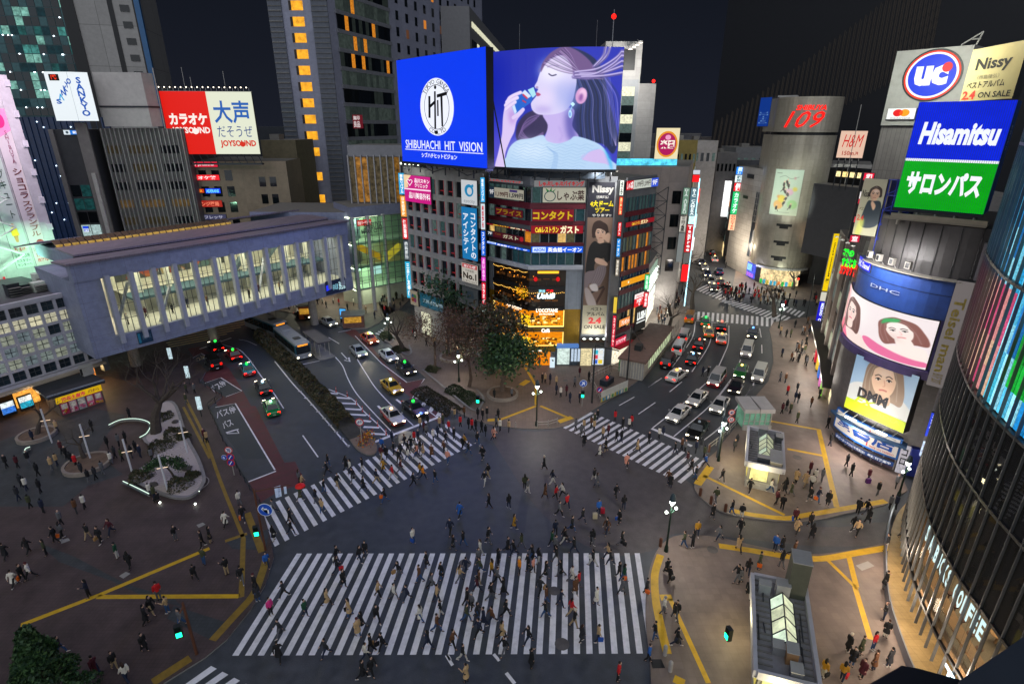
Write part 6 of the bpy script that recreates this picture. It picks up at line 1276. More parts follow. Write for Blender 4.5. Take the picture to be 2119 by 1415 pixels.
# ---- the building behind with the oval emblem
PU=Pl(XY(1824,264,74),XY(1975,264,68));zt0=PU.uz(1864,107)[1];UL=PU.uz(2021,90)[0];mU=mat((.24,.23,.22),.6,.1);b=MB();b.prism([PU.pt(0,0)[:2],PU.pt(UL,0)[:2],(UL+50,90),(58,92)],0,PU.uz(1830,262)[1],mat((.14,.125,.125),.6,.12,tile=(.5,30,.03,.6)),M_grey);b.wbox(PU,0,UL,PU.uz(1830,260)[1],zt0,-8,.4,mU);u_=tag(b.build('emblem_building'),'tall grey building with a blue oval emblem behind the big billboard','building')
lamp('emblem_lamp',PU.pt(UL*.5,zt0-2,9),1500,(.9,1,.88),kind='AREA',size=(6,2),aim=PU.pt(UL*.5,zt0-6,0))
ca,ra=PU.uz(1931,157),(PU.uz(1993,140)[0]-PU.uz(1871,170)[0])/2;rz=(PU.uz(1931,106)[1]-PU.uz(1931,207)[1])/2
b=MB()
for k,(f,c)in enumerate(((1.0,'#e0341c'),(.93,'#f0f2ff'),(.85,'#1436d8'))):b.face([PU.pt(ca[0]+ra*f*x,ca[1]+rz*f*y,.5+k*.012)for x,y in disc(0,0,1,1,40)],glow(c,.95))
b.face([PU.pt(ca[0]+ra*x,ca[1]+rz*y,.46)for x,y in disc(0,0,1.07,1.07,40)],M_blk)
letter_on(b,PU,'uc',ca[0]-ra*.6,ca[1]-rz*.42,ca[0]+ra*.6,ca[1]+rz*.4,glow('#f2f4ff',1.0),.58,bold=.06);b.face([PU.pt(ca[0]+ra*(.50+.18*x),ca[1]+rz*(.30+.2*y),.6)for x,y in disc(0,0,1,1,16)],glow('#e01c24',1.0))
tag(b.build('emblem_sign'),'blue oval emblem with white letters, red rim and a red dot','sign')
b0=PU.rect(1843,225,1898,253);s_=sign(PU,'small white panel with overlapping red and orange discs',None,'#eef0ee',[('mastercard',.16,.8,.84,.95,'#8a8a8a')],.95,uz=(b0[0],b0[1]+.3,b0[0]+(b0[2]-b0[0])*.95,b0[3]),depth=.3,back=.4,shapes=[(disc(.38,.42,.17,.32),'#e0181c'),(disc(.62,.42,.17,.32),'#f29a1c'),(disc(.5,.42,.06,.22),'#ee5a14')])
PNs=Pl(XY(1990,150,66),XY(2140,130,56));a=PNs.uz(1998,205);tpx=PNs.uz(2119,92)
sign(PNs,'pale yellow floodlit billboard with black name lettering at the right edge',None,mat('#b4a878',.6,.05),[('Nissy',.16,.2,.82,.48,mat('#222',.6,0)if 0 else mat('#242220',.6,0),{'bold':.03}),('（西島隆弘）',.25,.52,.66,.6,mat('#6a6450',.6,0)),('ベストアルバム',.08,.63,.8,.76,mat('#34302a',.6,0),{'bold':.02}),('2.4',.04,.8,.3,.97,mat('#c8342a',.6,0),{'bold':.04}),('ON SALE',.36,.84,.95,.95,mat('#34302a',.6,0),{'bold':.02})],0,uz=(a[0]+.1,a[1]-.3,PNs.L*.95,PNs.uz(2060,97)[1]),depth=.6,name='billboard',cat='billboard')
lamp('billboard_lamp',PNs.pt(4,a[1]+6,6),900,(1,.95,.75),kind='AREA',size=(6,1),aim=PNs.pt(4,a[1]+2,0))
b=MB();q=PU.pt(UL,zt0,0);b.tube([q,(q[0]+.4,q[1],zt0+1.3)],.08,M_lgrey,5);b.tube([(q[0]-1.6,q[1],zt0),(q[0]+.4,q[1],zt0+1.3)],.08,M_lgrey,5);b.tube([(q[0]-.6,q[1],zt0+.55),(q[0]+.3,q[1],zt0+.6)],.08,M_lgrey,5);tag(b.build('roof_bracket'),'triangular steel bracket on top of the building with the oval emblem','bracket')
# slanted poster of the man and its blue scaffold
PN2=Pl((38.2,62.6),(39.6,61.0));a,c_=PN2.uz(1791,369),PN2.uz(1763,484);wN=2.3
b=MB();b.wbox(PN2,0,wN,c_[1],a[1],-.3,0,mat('#20242c',.5));b.wface(PN2,0.02,wN-.02,c_[1],a[1],.02,pic_man_bust());n_=tag(b.build('poster'),'narrow beige poster of a man in dark clothes beside the blue scaffold','poster')
s=MB();Hh=a[1]-c_[1]
for t,x0,y0,x1,y1,c in(('Nissy',.06,.2,.4,.36,'#242220'),('ベスト',.08,.5,.34,.56,'#34302a'),('2.4',.06,.64,.34,.74,'#c8342a')):letter_on(s,PN2,t,x0*wN,a[1]-y1*Hh,x1*wN,a[1]-y0*Hh,mat(c,.6,0),.04,bold=.02)
s.build('lettering',n_);lamp('poster_lamp',PN2.pt(1.2,c_[1]-.5,3),160,(1,.98,.85),kind='AREA',size=(2,.4),aim=PN2.pt(1.2,c_[1]+3,0))
b=MB();mb_=mat((.03,.05,.34),.5,.1)
for x in range(4):
 q=PN2.pt(wN+.1+x*.75,0,-.2);b.tube([(q[0],q[1],22),(q[0],q[1],a[1])],.06,mb_,5)
for k in range(6):
 z=22+k*(a[1]-22)/5;b.tube([PN2.pt(wN,z,-.2),PN2.pt(wN+2.5,z,-.2)],.05,mb_,5)
 if k<5:b.tube([PN2.pt(wN,z,-.2),PN2.pt(wN+2.5,z+(a[1]-22)/5,-.2)],.04,mb_,5)
b.wbox(PN2,wN,wN+2.6,22,a[1],-1.6,-1.2,mat((.015,.02,.10),.6,.2));tag(b.build('scaffold'),'blue painted steel scaffold between the beige poster and the dark curved wall','scaffold')
b=MB()
for i in range(4):q=PN2.pt(-1.2+i*.62,c_[1]-.4-i*.25,.9);b.lathe((q[0],q[1],q[2]),[(.14,.1),(.26,0)],M_lgrey,8);b.lathe((q[0],q[1],q[2]-.01),[(.24,0),(.24,.005)],glow('#fffef0',4),8)
tag(b.build('floodlight'),'four round lamps in a row under the beige poster of a man','floodlights')
# ---- dark shops along the pavement up to the yellow sign
QS=Pl((53.6,91.2),(46.5,74.5),(41.6,64.0));b=MB();b.prism([QS.pt(0,0)[:2],QS.pt(17,0)[:2],QS.pt(QS.L,0)[:2],(48,63),(62,90)],.13,19.5,mat((.085,.075,.07),.6,.15),M_grey)
for u in(6,12,18,24):b.wbox(QS,u,u+.8,.2,19.4,0,.5,mat((.22,.17,.14),.6))
q_=tag(b.build('shop_block'),'dark block of shops along the pavement beside the rounded corner building','building')
for r_ in range(5):
 for c2 in range(4):u=1.2+c2*6;win(q_,QS,u,u+4.4,3.9+r_*3.1,6.3+r_*3.1,.08,rnd.choice([W_dk[0],W_dim[1],W_dk[1],glow('#c9d2b0',.35,.6,1.2)]),th=.1)
b=MB();b.wbox(QS,0,QS.L-1,.2,3.2,.02,.12,glow('#f4e2b4',1.0,.6,1.2));b.wbox(QS,0,QS.L-1,3.3,3.7,.1,1.6,mat('#3a3430',.6));b.build('shop_front',q_)
for i in range(4):q=QS.pt(3+i*7,3.0,2.4);lamp('shop_lamp',q,620,(1,.94,.76)if i<2 else(1,.9,.8),r=.7)
for i,(c,lab)in enumerate((('#d8203a','red'),('#f0c83a','yellow'),('#3a7ae0','blue'),('#e87ac0','pink'),('#8ad84a','lime'))):
 u=11+i*3.2;b=MB();b.wbox(QS,u,u+1.2,.5,2.4,1.0,1.25,glow(c,.8,.5,3));b.wbox(QS,u+.1,u+1.1,.14,.5,1.05,1.2,M_blk);tag(b.build('sign'),'%s lit goods rack standing outside the dark block of shops'%lab,'display rack')
def upright(px0,px1,base,w,bg,tx,tc,lab,e=1.1,k=None,side=1):
 """upright sign from its top and bottom photo rows, standing over the ground point base"""
 pl=Pl(base,(base[0]+w*.86,base[1]-w*.3));z1_,z0_=HZ(base,*px0),HZ(base,*px1)
 return sign(pl,lab,None,bg,[(tx,.2,.05,.8,.95,tc,k or{'vert':True,'bold':.03})]if tx else[],e,.5,uz=(0,z0_,w,z1_))
bs=G(1683,694)
b_y=(bs[0]-.2,bs[1]+.2)
yz1,yz0=HZ(b_y,1734,483),HZ(b_y,1707,601);pl=Pl(b_y,(b_y[0]+.9,b_y[1]-.25));sg_=sign(pl,'very tall yellow upright sign with black lettering beside the dark shops',None,'#f2cc0a',[],1.0,.5,uz=(0,yz0,.9,yz1))
s=MB();letter_quad(s,'Matsumoto Kiyoshi',[pl.pt(.3,yz0+2.6,.57),pl.pt(.3,yz1-1.5,.57),pl.pt(.62,yz1-1.5,.57),pl.pt(.62,yz0+2.6,.57)][::1],M_blk,bold=.02);letter_quad(s,'薬',[pl.pt(.2,yz0+1.5,.57),pl.pt(.75,yz0+1.5,.57),pl.pt(.75,yz0+2.2,.57),pl.pt(.2,yz0+2.2,.57)],M_blk,bold=.03);s.build('lettering',sg_)
upright((1706,603),(1697,621),b_y,1.1,'#d8d4c4','','#fff','white panel under the very tall yellow sign',.9)
bz1,bz0=HZ(b_y,1697,622),HZ(b_y,1684,686);pl2=Pl(b_y,(b_y[0]+1.05,b_y[1]-.3));sg_=sign(pl2,'deep blue upright sign with sideways white lettering under the tall yellow one',None,'#1a14c8',[],1.0,.5,uz=(0,bz0,1.1,bz1));s=MB();zz_=(bz0+bz1)/2;letter_quad(s,'MIZUNO',[pl2.pt(.35,bz1-.3,.57),pl2.pt(.35,zz_+.3,.57),pl2.pt(.8,zz_+.3,.57),pl2.pt(.8,bz1-.3,.57)],glow('#e6ecff',1.3),bold=.04);letter_quad(s,'OASICS',[pl2.pt(.35,zz_-.2,.57),pl2.pt(.35,bz0+.3,.57),pl2.pt(.8,bz0+.3,.57),pl2.pt(.8,zz_-.2,.57)],glow('#e6ecff',1.3),bold=.04);s.build('lettering',sg_)
PGn=Pl((42.4,67.2),(44.6,64.4));neon(PGn,'green neon lettering of stacked words over the dark shops',[('銀の',(1748,513,1768,533),'#14f02a',1.6,{'bold':.05}),('すたじお',(1746,532,1772,556),'#14f02a',1.6,{'bold':.05})])
neon(PGn,'red neon lettering in a slanted row under the green neon',[('カラオケ館',(1742,541,1770,574),'#ff1c10',1.6,{'bold':.05})],.1)
neon(QS,'pale neon word on the dark glass of the shop block',[('Espresso',(1727,655,1738,690),'#9fe6f0',1.0,{'bold':.02})],.3)
nk=Pl((44.6,71.5),(46.0,70.6));upright((1786,357),(1742,492),(43.6,72.3),1.4,'#2a2a2e','','#fff','dark slatted upright sign frame left of the beige poster',.3)
for i,(y0,y1,x,t,c)in enumerate(((357,372,1785,'和','#e0143a'),(395,410,1774,'酒','#f0e8e8'),(410,420,1772,'肉','#d0143a'),(446,458,1762,'個','#e0143a'),(484,498,1752,'室','#c8143a'))):
 pl=Pl((43.5,72.0),(44.8,71.5));z1_,z0_=HZ((43.5,72),x,y0),HZ((43.5,72),x,y1);sign(pl,('topmost red','white','small red','lower red','lowest red')[i]+' lit character on the slatted upright sign',None,c,[(t,.2,.1,.8,.9,'#ffe8e8' if i!=1 else '#a01030',{'bold':.04})],1.1,.3,uz=(.1,z0_,1.2,z1_),back=.5)
 # ---- the round tower with red numerals
c9=(64.4,131.2);R9=6.6;m9=mat((.36,.325,.26),.35,.08,metal=.35,tile=(1.1,1.5,.02,.72));zt9=HZ((61.9,125),1660,200);zc9=HZ((61.9,125),1655,277)
P9=Pl(*[(c9[0]+R9*math.cos(a),c9[1]+R9*math.sin(a))for a in np.linspace(math.radians(150),math.radians(330),25)])
b=MB();b.prism([(p.x,p.y)for p in P9.p]+[(c9[0]+8,c9[1]+12),(c9[0]-5,c9[1]+9)],4.5,zc9-.3,m9,M_grey);b.prism([(c9[0]+(p.x-c9[0])*1.0,c9[1]+(p.y-c9[1])*1.0)for p in P9.p]+[(c9[0]+8.5,c9[1]+12),(c9[0]-5.5,c9[1]+9)],zc9+.3,zt9,m9,M_grey);b.prism([(c9[0]+(p.x-c9[0])*.95,c9[1]+(p.y-c9[1])*.95)for p in P9.p],zc9-.3,zc9+.3,M_blk)
b.prism([(c9[0]+(p.x-c9[0])*.8,c9[1]+(p.y-c9[1])*.8)for p in P9.p],.1,4.5,M_steel)
T9=tag(b.build('round_tower'),'silver round tower with red numerals at the fork of the road','tower')
for z in(14.2,10.4,6.9):
 w=MB();um=P9.uz(1620,480)[0];w.wbox(P9,um-1.6,um+1.6,z,z+.55,-.2,.04,M_blk);w.wbox(P9,um-.9,um+.9,z-.5,z,-.2,.04,M_blk);w.build('vent_slot',T9)
u0,z0,u1,zz1=P9.rect(1634,211,1703,252);s=MB();rd=glow('#ff140c',1.7);letter_on(s,P9,'109',u0-.2,zc9+1.2,u1,zc9+4.4,rd,.25,bold=.0,shear=.4,gap=1.05);letter_on(s,P9,'SHIBUYA',u0+1.8,zc9+4.6,u1+.1,zc9+5.6,rd,.25,bold=.02,shear=.2);tag(s.build('neon_sign'),'red neon numerals round the crown of the silver tower','neon sign')
po=(P9.uz(1607,352)[0],P9.uz(1665,352)[0]);z1_,z0_=P9.uz(1630,351)[1],P9.uz(1625,446)[1];b=MB();b.wface(P9,po[0],po[1],z0_,z1_,.12,pic_dancers());b.wbox(P9,po[0],po[1],z0_,z1_,0,.1,M_lgrey);tag(b.build('poster'),'pale green floodlit poster of dancing figures on the silver round tower','poster')
fl=(c9[0]-14,c9[1]-24)
lamp('tower_floodlight',(52,112,16),13000,(.92,1,.86),kind='SPOT',r=.5,spot=50,aim=(c9[0]-1.5,c9[1]-6,22));lamp('tower_floodlight',(44,126,6),7000,(.75,.88,1),kind='SPOT',r=.5,spot=50,aim=(c9[0]-6,c9[1],24));lamp('tower_floodlight',(72,116,3),7000,(1,.72,.5),kind='SPOT',r=.5,spot=60,aim=(c9[0]+4,c9[1]-4,20))
WL=Pl(G(1500,548),(59.2,131.5));zW=25.8;mw9=mat((.34,.32,.30),.6,.1,tile=(2.6,1.35,.03,.55));b=MB();b.prism([WL.pt(0,0)[:2],WL.pt(WL.L,0)[:2],(72,140),(72,155)],.1,zW,mw9,M_grey)
b.wbox(WL,WL.L-6.0,WL.L,5,20.5,.0,.06,mat('#141c26',.3));
for k in range(8):b.wbox(WL,WL.L-6+k*.85,WL.L-6+k*.85+.07,13.5,20.5,.06,.16,M_lgrey)
for k in range(6):b.wbox(WL,WL.L-6,WL.L,13.5+k*1.4,13.57+k*1.4,.06,.14,M_lgrey)
b.wbox(WL,WL.L-12,WL.L-8.5,23.2,24.2,.0,.06,M_blk);b.wbox(WL,WL.L-12.5,WL.L-10,18.3,19,.0,.06,M_blk)
w9=tag(b.build('store_wing'),'grey tiled store wing to the left of the silver round tower','building')
zz_=zW+.2;b=MB()
for i in range(4):u=WL.L-7+i*1.5;b.wbox(WL,u,u+.9,zz_,zz_+1.2,-2,-1.8,glow('#fff2b8',1.4,.3,2))
b.wbox(WL,WL.L-9,WL.L,zz_+1.3,zz_+3.5,-6,-2,mat((.12,.12,.13),.6));b.wbox(WL,WL.L-6,WL.L-.5,zz_+3.5,zz_+9,-9,-4,mat((.34,.34,.34),.6));b.build('roof_house',w9)
b=MB();b.wface(WL,WL.L-4.6,WL.L-.6,5.2,11.6,.14,pic_group());b.wbox(WL,WL.L-4.6,WL.L-.6,5.2,11.6,.06,.12,M_blk);tag(b.build('poster'),'poster of a group in red beside the foot of the silver round tower','poster')
b=MB();b.wbox(WL,WL.L-4.4,WL.L-.4,.4,3.9,.1,.3,glow('#4a5ad8',1.1,.6,1.5));b.wbox(WL,WL.L-4.2,WL.L-2,2.0,3.6,.3,.33,glow('#8ac8ff',1.2,.4,2));b.wbox(WL,WL.L-4.2,WL.L-.8,.6,1.5,.3,.33,glow('#b06ae0',1.1,.4,2));tag(b.build('display_screen'),'blue and violet street screen at the foot of the silver round tower','screen')
b=MB();b.wbox(P9,P9.L*.28,P9.L*.82,.3,4.2,-1.1,-1.0,glow('#f4d8a0',.9,.7,.8));b.wbox(P9,P9.L*.26,P9.L*.84,4.3,4.8,-.6,.4,M_lgrey)
for i in range(10):b.wbox(P9,P9.L*.3+i*.95,P9.L*.3+i*.95+.6,.4,1.4,-.95,-.7,glow(rnd.choice(['#3ae05a','#ff8a3a','#ffe05a','#4ac8f0','#f06a6a']),.7,.5,3))
b.build('shop_front',T9);lamp('shop_lamp',(60.5,121,3.4),900,(.9,1,.82),r=.8);lamp('shop_lamp',(57,128,3.4),600,(.75,.75,1),r=.8)
vb=WL.pt(1.2,0,1.2)[:2]
for(ya,xa,yb,xb,bg,tx,tc,lab)in((345,1521,361,1519,'#1e7ae0','居酒','#d8f0ff','blue top panel of the tall neon sign on the store wing'),(362,1518,377,1516,'#d8e6e8','和民','#4a6a70','white panel of the tall neon sign on the store wing'),(378,1516,395,1513,'#d8242c','個','#ffffff','red panel of the tall neon sign on the store wing'),(396,1512,442,1505,'#0fae62','カラオケ','#d8ffe8','long green panel of the tall neon sign on the store wing'),(443,1504,475,1500,'#e0b08a','DOCTER','#c8402a','orange white lowest panel of the tall neon sign on the store wing')):
 pl=Pl(vb,(vb[0]+1.9,vb[1]-.6));sign(pl,lab,None,bg,[(tx,.2,.05,.8,.95,tc,{'vert':True,'bold':.04})],1.4,.6,uz=(0,HZ(vb,xb,yb),1.8,HZ(vb,xa,ya)))
QB=Pl(G(1482,575),G(1510,545));
UQ=Pl(XY(1600,260,138),XY(1640,260,136));z1_,z0_=UQ.uz(1612,201)[1],UQ.uz(1604,262)[1];b=MB();b.wbox(UQ,0,UQ.L,z0_,z1_+.3,-3,0,mat((.3,.29,.28),.6));q=UQ.pt(0,0,0);b.prism([(q[0],q[1]+.5),UQ.pt(UQ.L,0,-.5)[:2],(80,150),(66,152)],20,z0_,mat((.2,.2,.2),.6));tag(b.build('roof_hoarding'),'grey rooftop hoarding half hidden by the crown of the round tower','hoarding')
sign(UQ,'red sign with two white letters beside the crown of the round tower',(1608,210,1640,252),'#e8101c',[('U',.2,.08,.7,.45,'#fff4f4',{'bold':.05}),('Q',.2,.52,.7,.92,'#fff4f4',{'bold':.05})],1.0)
UB=Pl(XY(1588,260,140),XY(1602,260,138));sign(UB,'dark blue sign edge beside the red sign on the rooftop hoarding',(1589,203,1603,262),'#1440a0',[('UNITED',.1,.5,.9,.9,'#6a96d8',{'vert':True})],.6,depth=2)
# right wing of the round tower and the blocks behind
WR=Pl((70.2,128.4),(77,124.5));b=MB();b.prism(poly_behind(WR,16),19.5,27.5,mw9,M_grey);b.prism(poly_behind(Pl(WR.pt(0,0,-1),WR.pt(WR.L,0,-1)),15),.1,19.5,mat((.03,.032,.035),.3,.2),M_grey)
for k in range(9):b.wbox(WR,WR.L-2.4,WR.L,2+k*2,2.15+k*2,-.95,-.5,M_lgrey)
tag(b.build('store_wing'),'tiled upper block over dark glass to the right of the silver round tower','building')
ST=MB();ST.hexa([(70,120,.1),(82,112,.1),(84,115,.1),(72,123.5,.1)],[(70,120,.3),(82,112,5.5),(84,115,5.5),(72,123.5,.3)],mat((.30,.24,.19),.6));ST.hexa([(70,119.7,.1),(82,111.7,.1),(82.2,112,.1),(70.2,120,.1)],[(70,119.7,1.3),(82,111.7,6.6),(82.2,112,6.6),(70.2,120,1.3)],mat((.36,.28,.22),.6));tag(ST.build('stairway'),'broad warm lit stairway rising to the right of the silver round tower','stairway');lamp('stair_lamp',(78,112,8),1200,(1,.7,.45),r=.6)
for k,(A_,B_,h,c,lab)in enumerate((((77.5,122),(72,100),24,(.13,.12,.115),'grey shop building with ribbon windows behind the very tall yellow sign'),((72,100),(60,88),15,(.20,.15,.12),'low tan block at the corner behind the blue upright sign'))):
 pl=Pl(A_,B_);b=MB();b.prism(poly_behind(pl,16),.1,h,mat(c,.7,.15),M_grey);o=tag(b.build('shop_building'),lab,'building')
 for r_ in range(int(h/3.2)-1):
  for c2 in range(5):u=pl.L*(c2+.1)/5;win(o,pl,u,u+pl.L/5*.8,4.2+r_*3.2,6.4+r_*3.2,.06,rnd.choice([W_dk[1],W_dim[3],W_dk[2],glow('#b08a5a',.3,.6,1.5),W_dim[1]]),th=.1)
HM=Pl(XY(1735,300,112),XY(1790,300,110));z0_,z1_=HM.uz(1760,327)[1],HM.uz(1764,271)[1]
s_=sign(HM,'pale pink floodlit square billboard with red initials and an arrow',None,'#f0c8b0',[('H&M',.14,.14,.9,.6,'#d8201c',{'shear':.3}),('150m↗',.2,.74,.8,.9,'#b83a2a',{'bold':.02})],.85,uz=(0,z0_,HM.L,z1_),depth=.5,name='billboard',cat='billboard')
b=MB()
for i in range(4):u=HM.L*(i+.5)/4;b.tube([HM.pt(u,z0_-6,-1),HM.pt(u,z0_,-.2)],.1,M_steel,5);b.tube([HM.pt(u,z0_,.2),HM.pt(u,z0_-.5,.9)],.05,M_lgrey,5)
tag(b.build('steel_frame'),'steel legs under the pale pink square billboard','steel frame')
b=MB();pl=Pl(XY(1690,350,118),XY(1800,350,108));zz_=pl.uz(1745,352)[1];b.prism(poly_behind(pl,14),10,zz_-3,mat((.05,.05,.055),.6),M_grey);b.wbox(pl,0,pl.L,zz_-3,zz_,-8,-4,M_blk)
for i in range(7):u=1.5+i*1.6;b.wbox(pl,u,u+1.1,zz_-1.6,zz_-.6,-3.95,-3.8,glow(rnd.choice(['#ffe9a8','#dff0ff','#ffdf90']),1.2,.5,2))
tag(b.build('roof_terrace'),'dark rooftop storey with small lit windows below the pale pink billboard','building')
b=MB();xy=XY(1765,300,108);b.tube([(*xy,25),(*xy,HZ(xy,1770,217))],.06,M_lgrey,5);tag(b.build('mast'),'thin aerial standing behind the pale pink square billboard','mast')
# ---- left row of the shopping street
LR=Pl((28.0,108.9),(33.5,109.2),(60.5,190));zL=28.0;mlr=mat((.25,.21,.20),.7,.1,tile=(4.2,4.2,.03,.7));b=MB();b.prism([LR.pt(0,0)[:2],(33.3,109.3),(41,132),(24,140),(14,112)],.13,zL,mlr,M_grey);l_=tag(b.build('street_block'),'tall pinkish grey block with upright lit signs where the shopping street begins','building')
for r_ in range(4):win(l_,LR,2.6,4.2,8+r_*4.4,10.4+r_*4.4,.06,W_dk[0],th=.1)
b=MB();b.wbox(LR,-8,5.4,zL+.1,zL+1.3,-3,-2.6,glow('#5ad0f0',1.2,.5,.8));b.build('roof_light',l_)
def up2(xy,w,rows,dirv=(.95,-.1)):
 pl=Pl(xy,(xy[0]+w*dirv[0],xy[1]+w*dirv[1]))
 for(xa,ya,xb,yb,bg,tx,tc,lab,e)in rows:sign(pl,lab,None,bg,[(tx,.18,.04,.82,.96,tc,{'vert':True,'bold':.04,'gap':.8})]if tx else[],e,.4,uz=(0,HZ(xy,xb,yb),pl.L,HZ(xy,xa,ya)))
up2((32.3,108.3),1.2,[(1404,388,1395,443,'#7aa08a','DIA AUBERU','#eaf6ee','grey green upright sign with white letters at the shopping street mouth',.7),(1392,446,1387,478,'#d8d4c8','三ツ星','#2a2a2a','white upright sign with black characters at the shopping street mouth',.8),(1386,480,1380,540,'#9aa0a0','','#333','pale upright panel under the white upright sign',.5)])
up2((33.6,108.0),1.35,[(1412,351,1411,360,'#d0d4e0','','#fff','white cap of the tall sign tower at the shopping street mouth',.9),(1411,361,1408,376,'#e8141c','','#fff','red cube below the cap of the tall sign tower',1.2),(1419,388,1410,446,'#5a7a86','BIC CAMERA','#f4ffff','tall blue grey sign with white letters on the sign tower',1.0),(1405,463,1397,520,'#c81420','TaxFree','#ffffff','red upright sign with white letters on the sign tower',1.0),(1397,521,1394,543,'#8a8a88','','#fff','grey blank panel between two red signs on the sign tower',.4),(1395,545,1388,580,'#f0141c','','#fff','plain red upright panel lowest on the sign tower',1.2)])
b=MB();xy=(35.1,108.1);b.tube([(*xy,1),(*xy,26)],.12,glow('#b8f0ff',2.0),6);tag(b.build('light_tube'),'long white light tube down the edge of the sign tower','lamp')
LW=Pl((23.6,95.5),(29.3,110));b=MB();mlw=mat((.40,.36,.34),.6,.1);b.prism(poly_behind(LW,9),.13,11.8,mlw,M_grey);l2=tag(b.build('shop_building'),'low pale shop building with studded lit windows beside the glass corner building','building')
b=MB();b.wbox(LW,2.4,LW.L-1,6.4,10.6,.02,.1,glow('#b9d8c0',.5,.4,1.5));b.wbox(LW,2.4,LW.L-1,3.8,5.4,.02,.1,glow('#e6f4ea',.9,.4,1.5));b.wbox(LW,.6,LW.L,.2,3.1,.02,.1,glow('#f6f2e0',1.1,.5,1.2))
for i in range(12):
 for k in range(2):q=LW.pt(3+i*.95,7.2+k*1.5+(i%2)*.4,.3);b.ball(q,.3,glow('#eefcee',1.6),6,4)
b.build('shop_window',l2)
for i in range(3):q=LW.pt(3+i*5,3.3,2.2);lamp('shop_lamp',q,700,(.95,1,.9),r=.7)
b=MB()
for k in range(9):a_=LR.pt(1+k*.5,9+k*1.2,1.4);
for z in np.arange(9,24,2.6):b.tube([(25.5,107.5,z),(29,106.5,z+2.6)],.07,M_steel,5);b.tube([(29,106.5,z),(25.5,107.5,z+2.6)],.07,M_steel,5);b.tube([(25.5,107.5,z),(29,106.5,z)],.07,M_steel,5)
for q in((25.5,107.5),(29,106.5)):b.tube([(*q,8),(*q,24.6)],.1,M_steel,5)
tag(b.build('steel_frame'),'dark lattice sign frame against the tall pinkish grey block','steel frame')
# ---- the street far back: both rows, then a glow of signs at its end
dS=Vector((.316,.949));nS=Vector((.949,-.316));rs=random.Random(11)
pal=['#f04a3a','#f0e6d0','#3ab0f0','#f0b83a','#4ae08a','#e04ab0','#ffffff','#5a5af0','#f08a3a','#c8f0f0','#f0f0f0','#ffd8a0']
Lr0,Rr0=Vector((41.5,133)),Vector((58.3,151))
def street_house(o,w,h,side,k):
 d=dS;pl=Pl(o,o+d*w)if side>0 else Pl(o+d*w,o);b=MB();back=nS*(-14 if side>0 else 14)
 b.prism([o,o+d*w,o+d*w+back,o+back],0,h,mat(rs.choice([(.09,.08,.085),(.13,.11,.10),(.07,.07,.08),(.16,.15,.14)]),.7,.2),M_grey)
 u=tag(b.build('street_building'),'%s building, %s of the %s row far up the street'%(('low','mid height','tall')[0 if h<20 else 1 if h<30 else 2],('nearest','second','third','fourth','fifth','sixth','seventh','eighth')[k],'left' if side>0 else 'right'),'building')
 w_=MB()
 for z in np.arange(4,h-3,3.3):
  for j in range(int(w/3)):w_.wbox(pl,j*3+.5,j*3+2.4,z,z+1.8,.03,.1,rs.choice([W_dk[0],W_dk[1],W_warm[2],W_dim[1],W_cool[1],W_dk[2]]))
 w_.wbox(pl,0,w,.2,3.2,.03,.1,glow(rs.choice(['#ffe0a0','#f4f4e0','#ffd0a0','#e0f0ff']),1.1,.6,.8));tag(w_.build('window_rows',u),kind='stuff')
 for j in range(3):
  c=rs.choice(pal);sz=rs.uniform(3,10);z=rs.uniform(4,max(5,h-sz-1));q=pl.xy(w*(j+.5)/3 if side>0 else w*(j+.3)/3,.2);p2=Pl(q,q+nS*(1.8 if side>0 else-1.8))if side>0 else Pl(q-nS*1.8,q)
  bb=MB();bb.wbox(p2,0,p2.L,z,z+sz,-.25,.0,glow(c,1.3,.35,1.5));nm={'#f04a3a':'red','#f0e6d0':'cream','#3ab0f0':'sky blue','#f0b83a':'amber','#4ae08a':'green','#e04ab0':'pink','#ffffff':'white','#5a5af0':'violet blue','#f08a3a':'orange','#c8f0f0':'pale cyan','#f0f0f0':'pale','#ffd8a0':'peach'}[c]
  tag(bb.build('sign'),'%s upright sign, %s on the %s building of the far street\'s %s row'%(nm,('nearest','middle','farthest')[j],('first','second','third','fourth','fifth','sixth','seventh','eighth')[k],'left' if side>0 else 'right'),'sign')
o=Lr0.copy()
for k in range(8):
 w=12+k*2;street_house(o,w,[24,30,22,33,26,30,24,28][k],1,k);o=o+dS*(w+.5)
o=Rr0+dS*8
for k in range(7):
 w=13+k*2.4;street_house(o,w,[22,26,20,28,24,27,22][k],-1,k);o=o+dS*(w+.5)
b=MB();e_=Lr0+dS*190;pl=Pl(e_-nS*4,e_+nS*30);b.prism(poly_behind(pl,12),0,30,mat((.1,.09,.1),.7),M_grey);eo=tag(b.build('street_building'),'block that closes the far end of the shopping street','building')
b=MB()
for i in range(70):u,z,w,h=rs.uniform(0,pl.L-3),rs.uniform(1,22),rs.uniform(.8,3),rs.uniform(.8,5);b.wbox(pl,u,u+w,z,z+h,.05,.2+i*.01,glow(rs.choice(pal),1.0,.4,1))
tag(b.build('signs',eo),kind='stuff')
for i in range(6):q=Lr0+dS*(10+i*27)+nS*(8 if i%2 else 12);lamp('street_lamp_light',(q.x,q.y,7),5200,(1,.86,.66),r=.6)
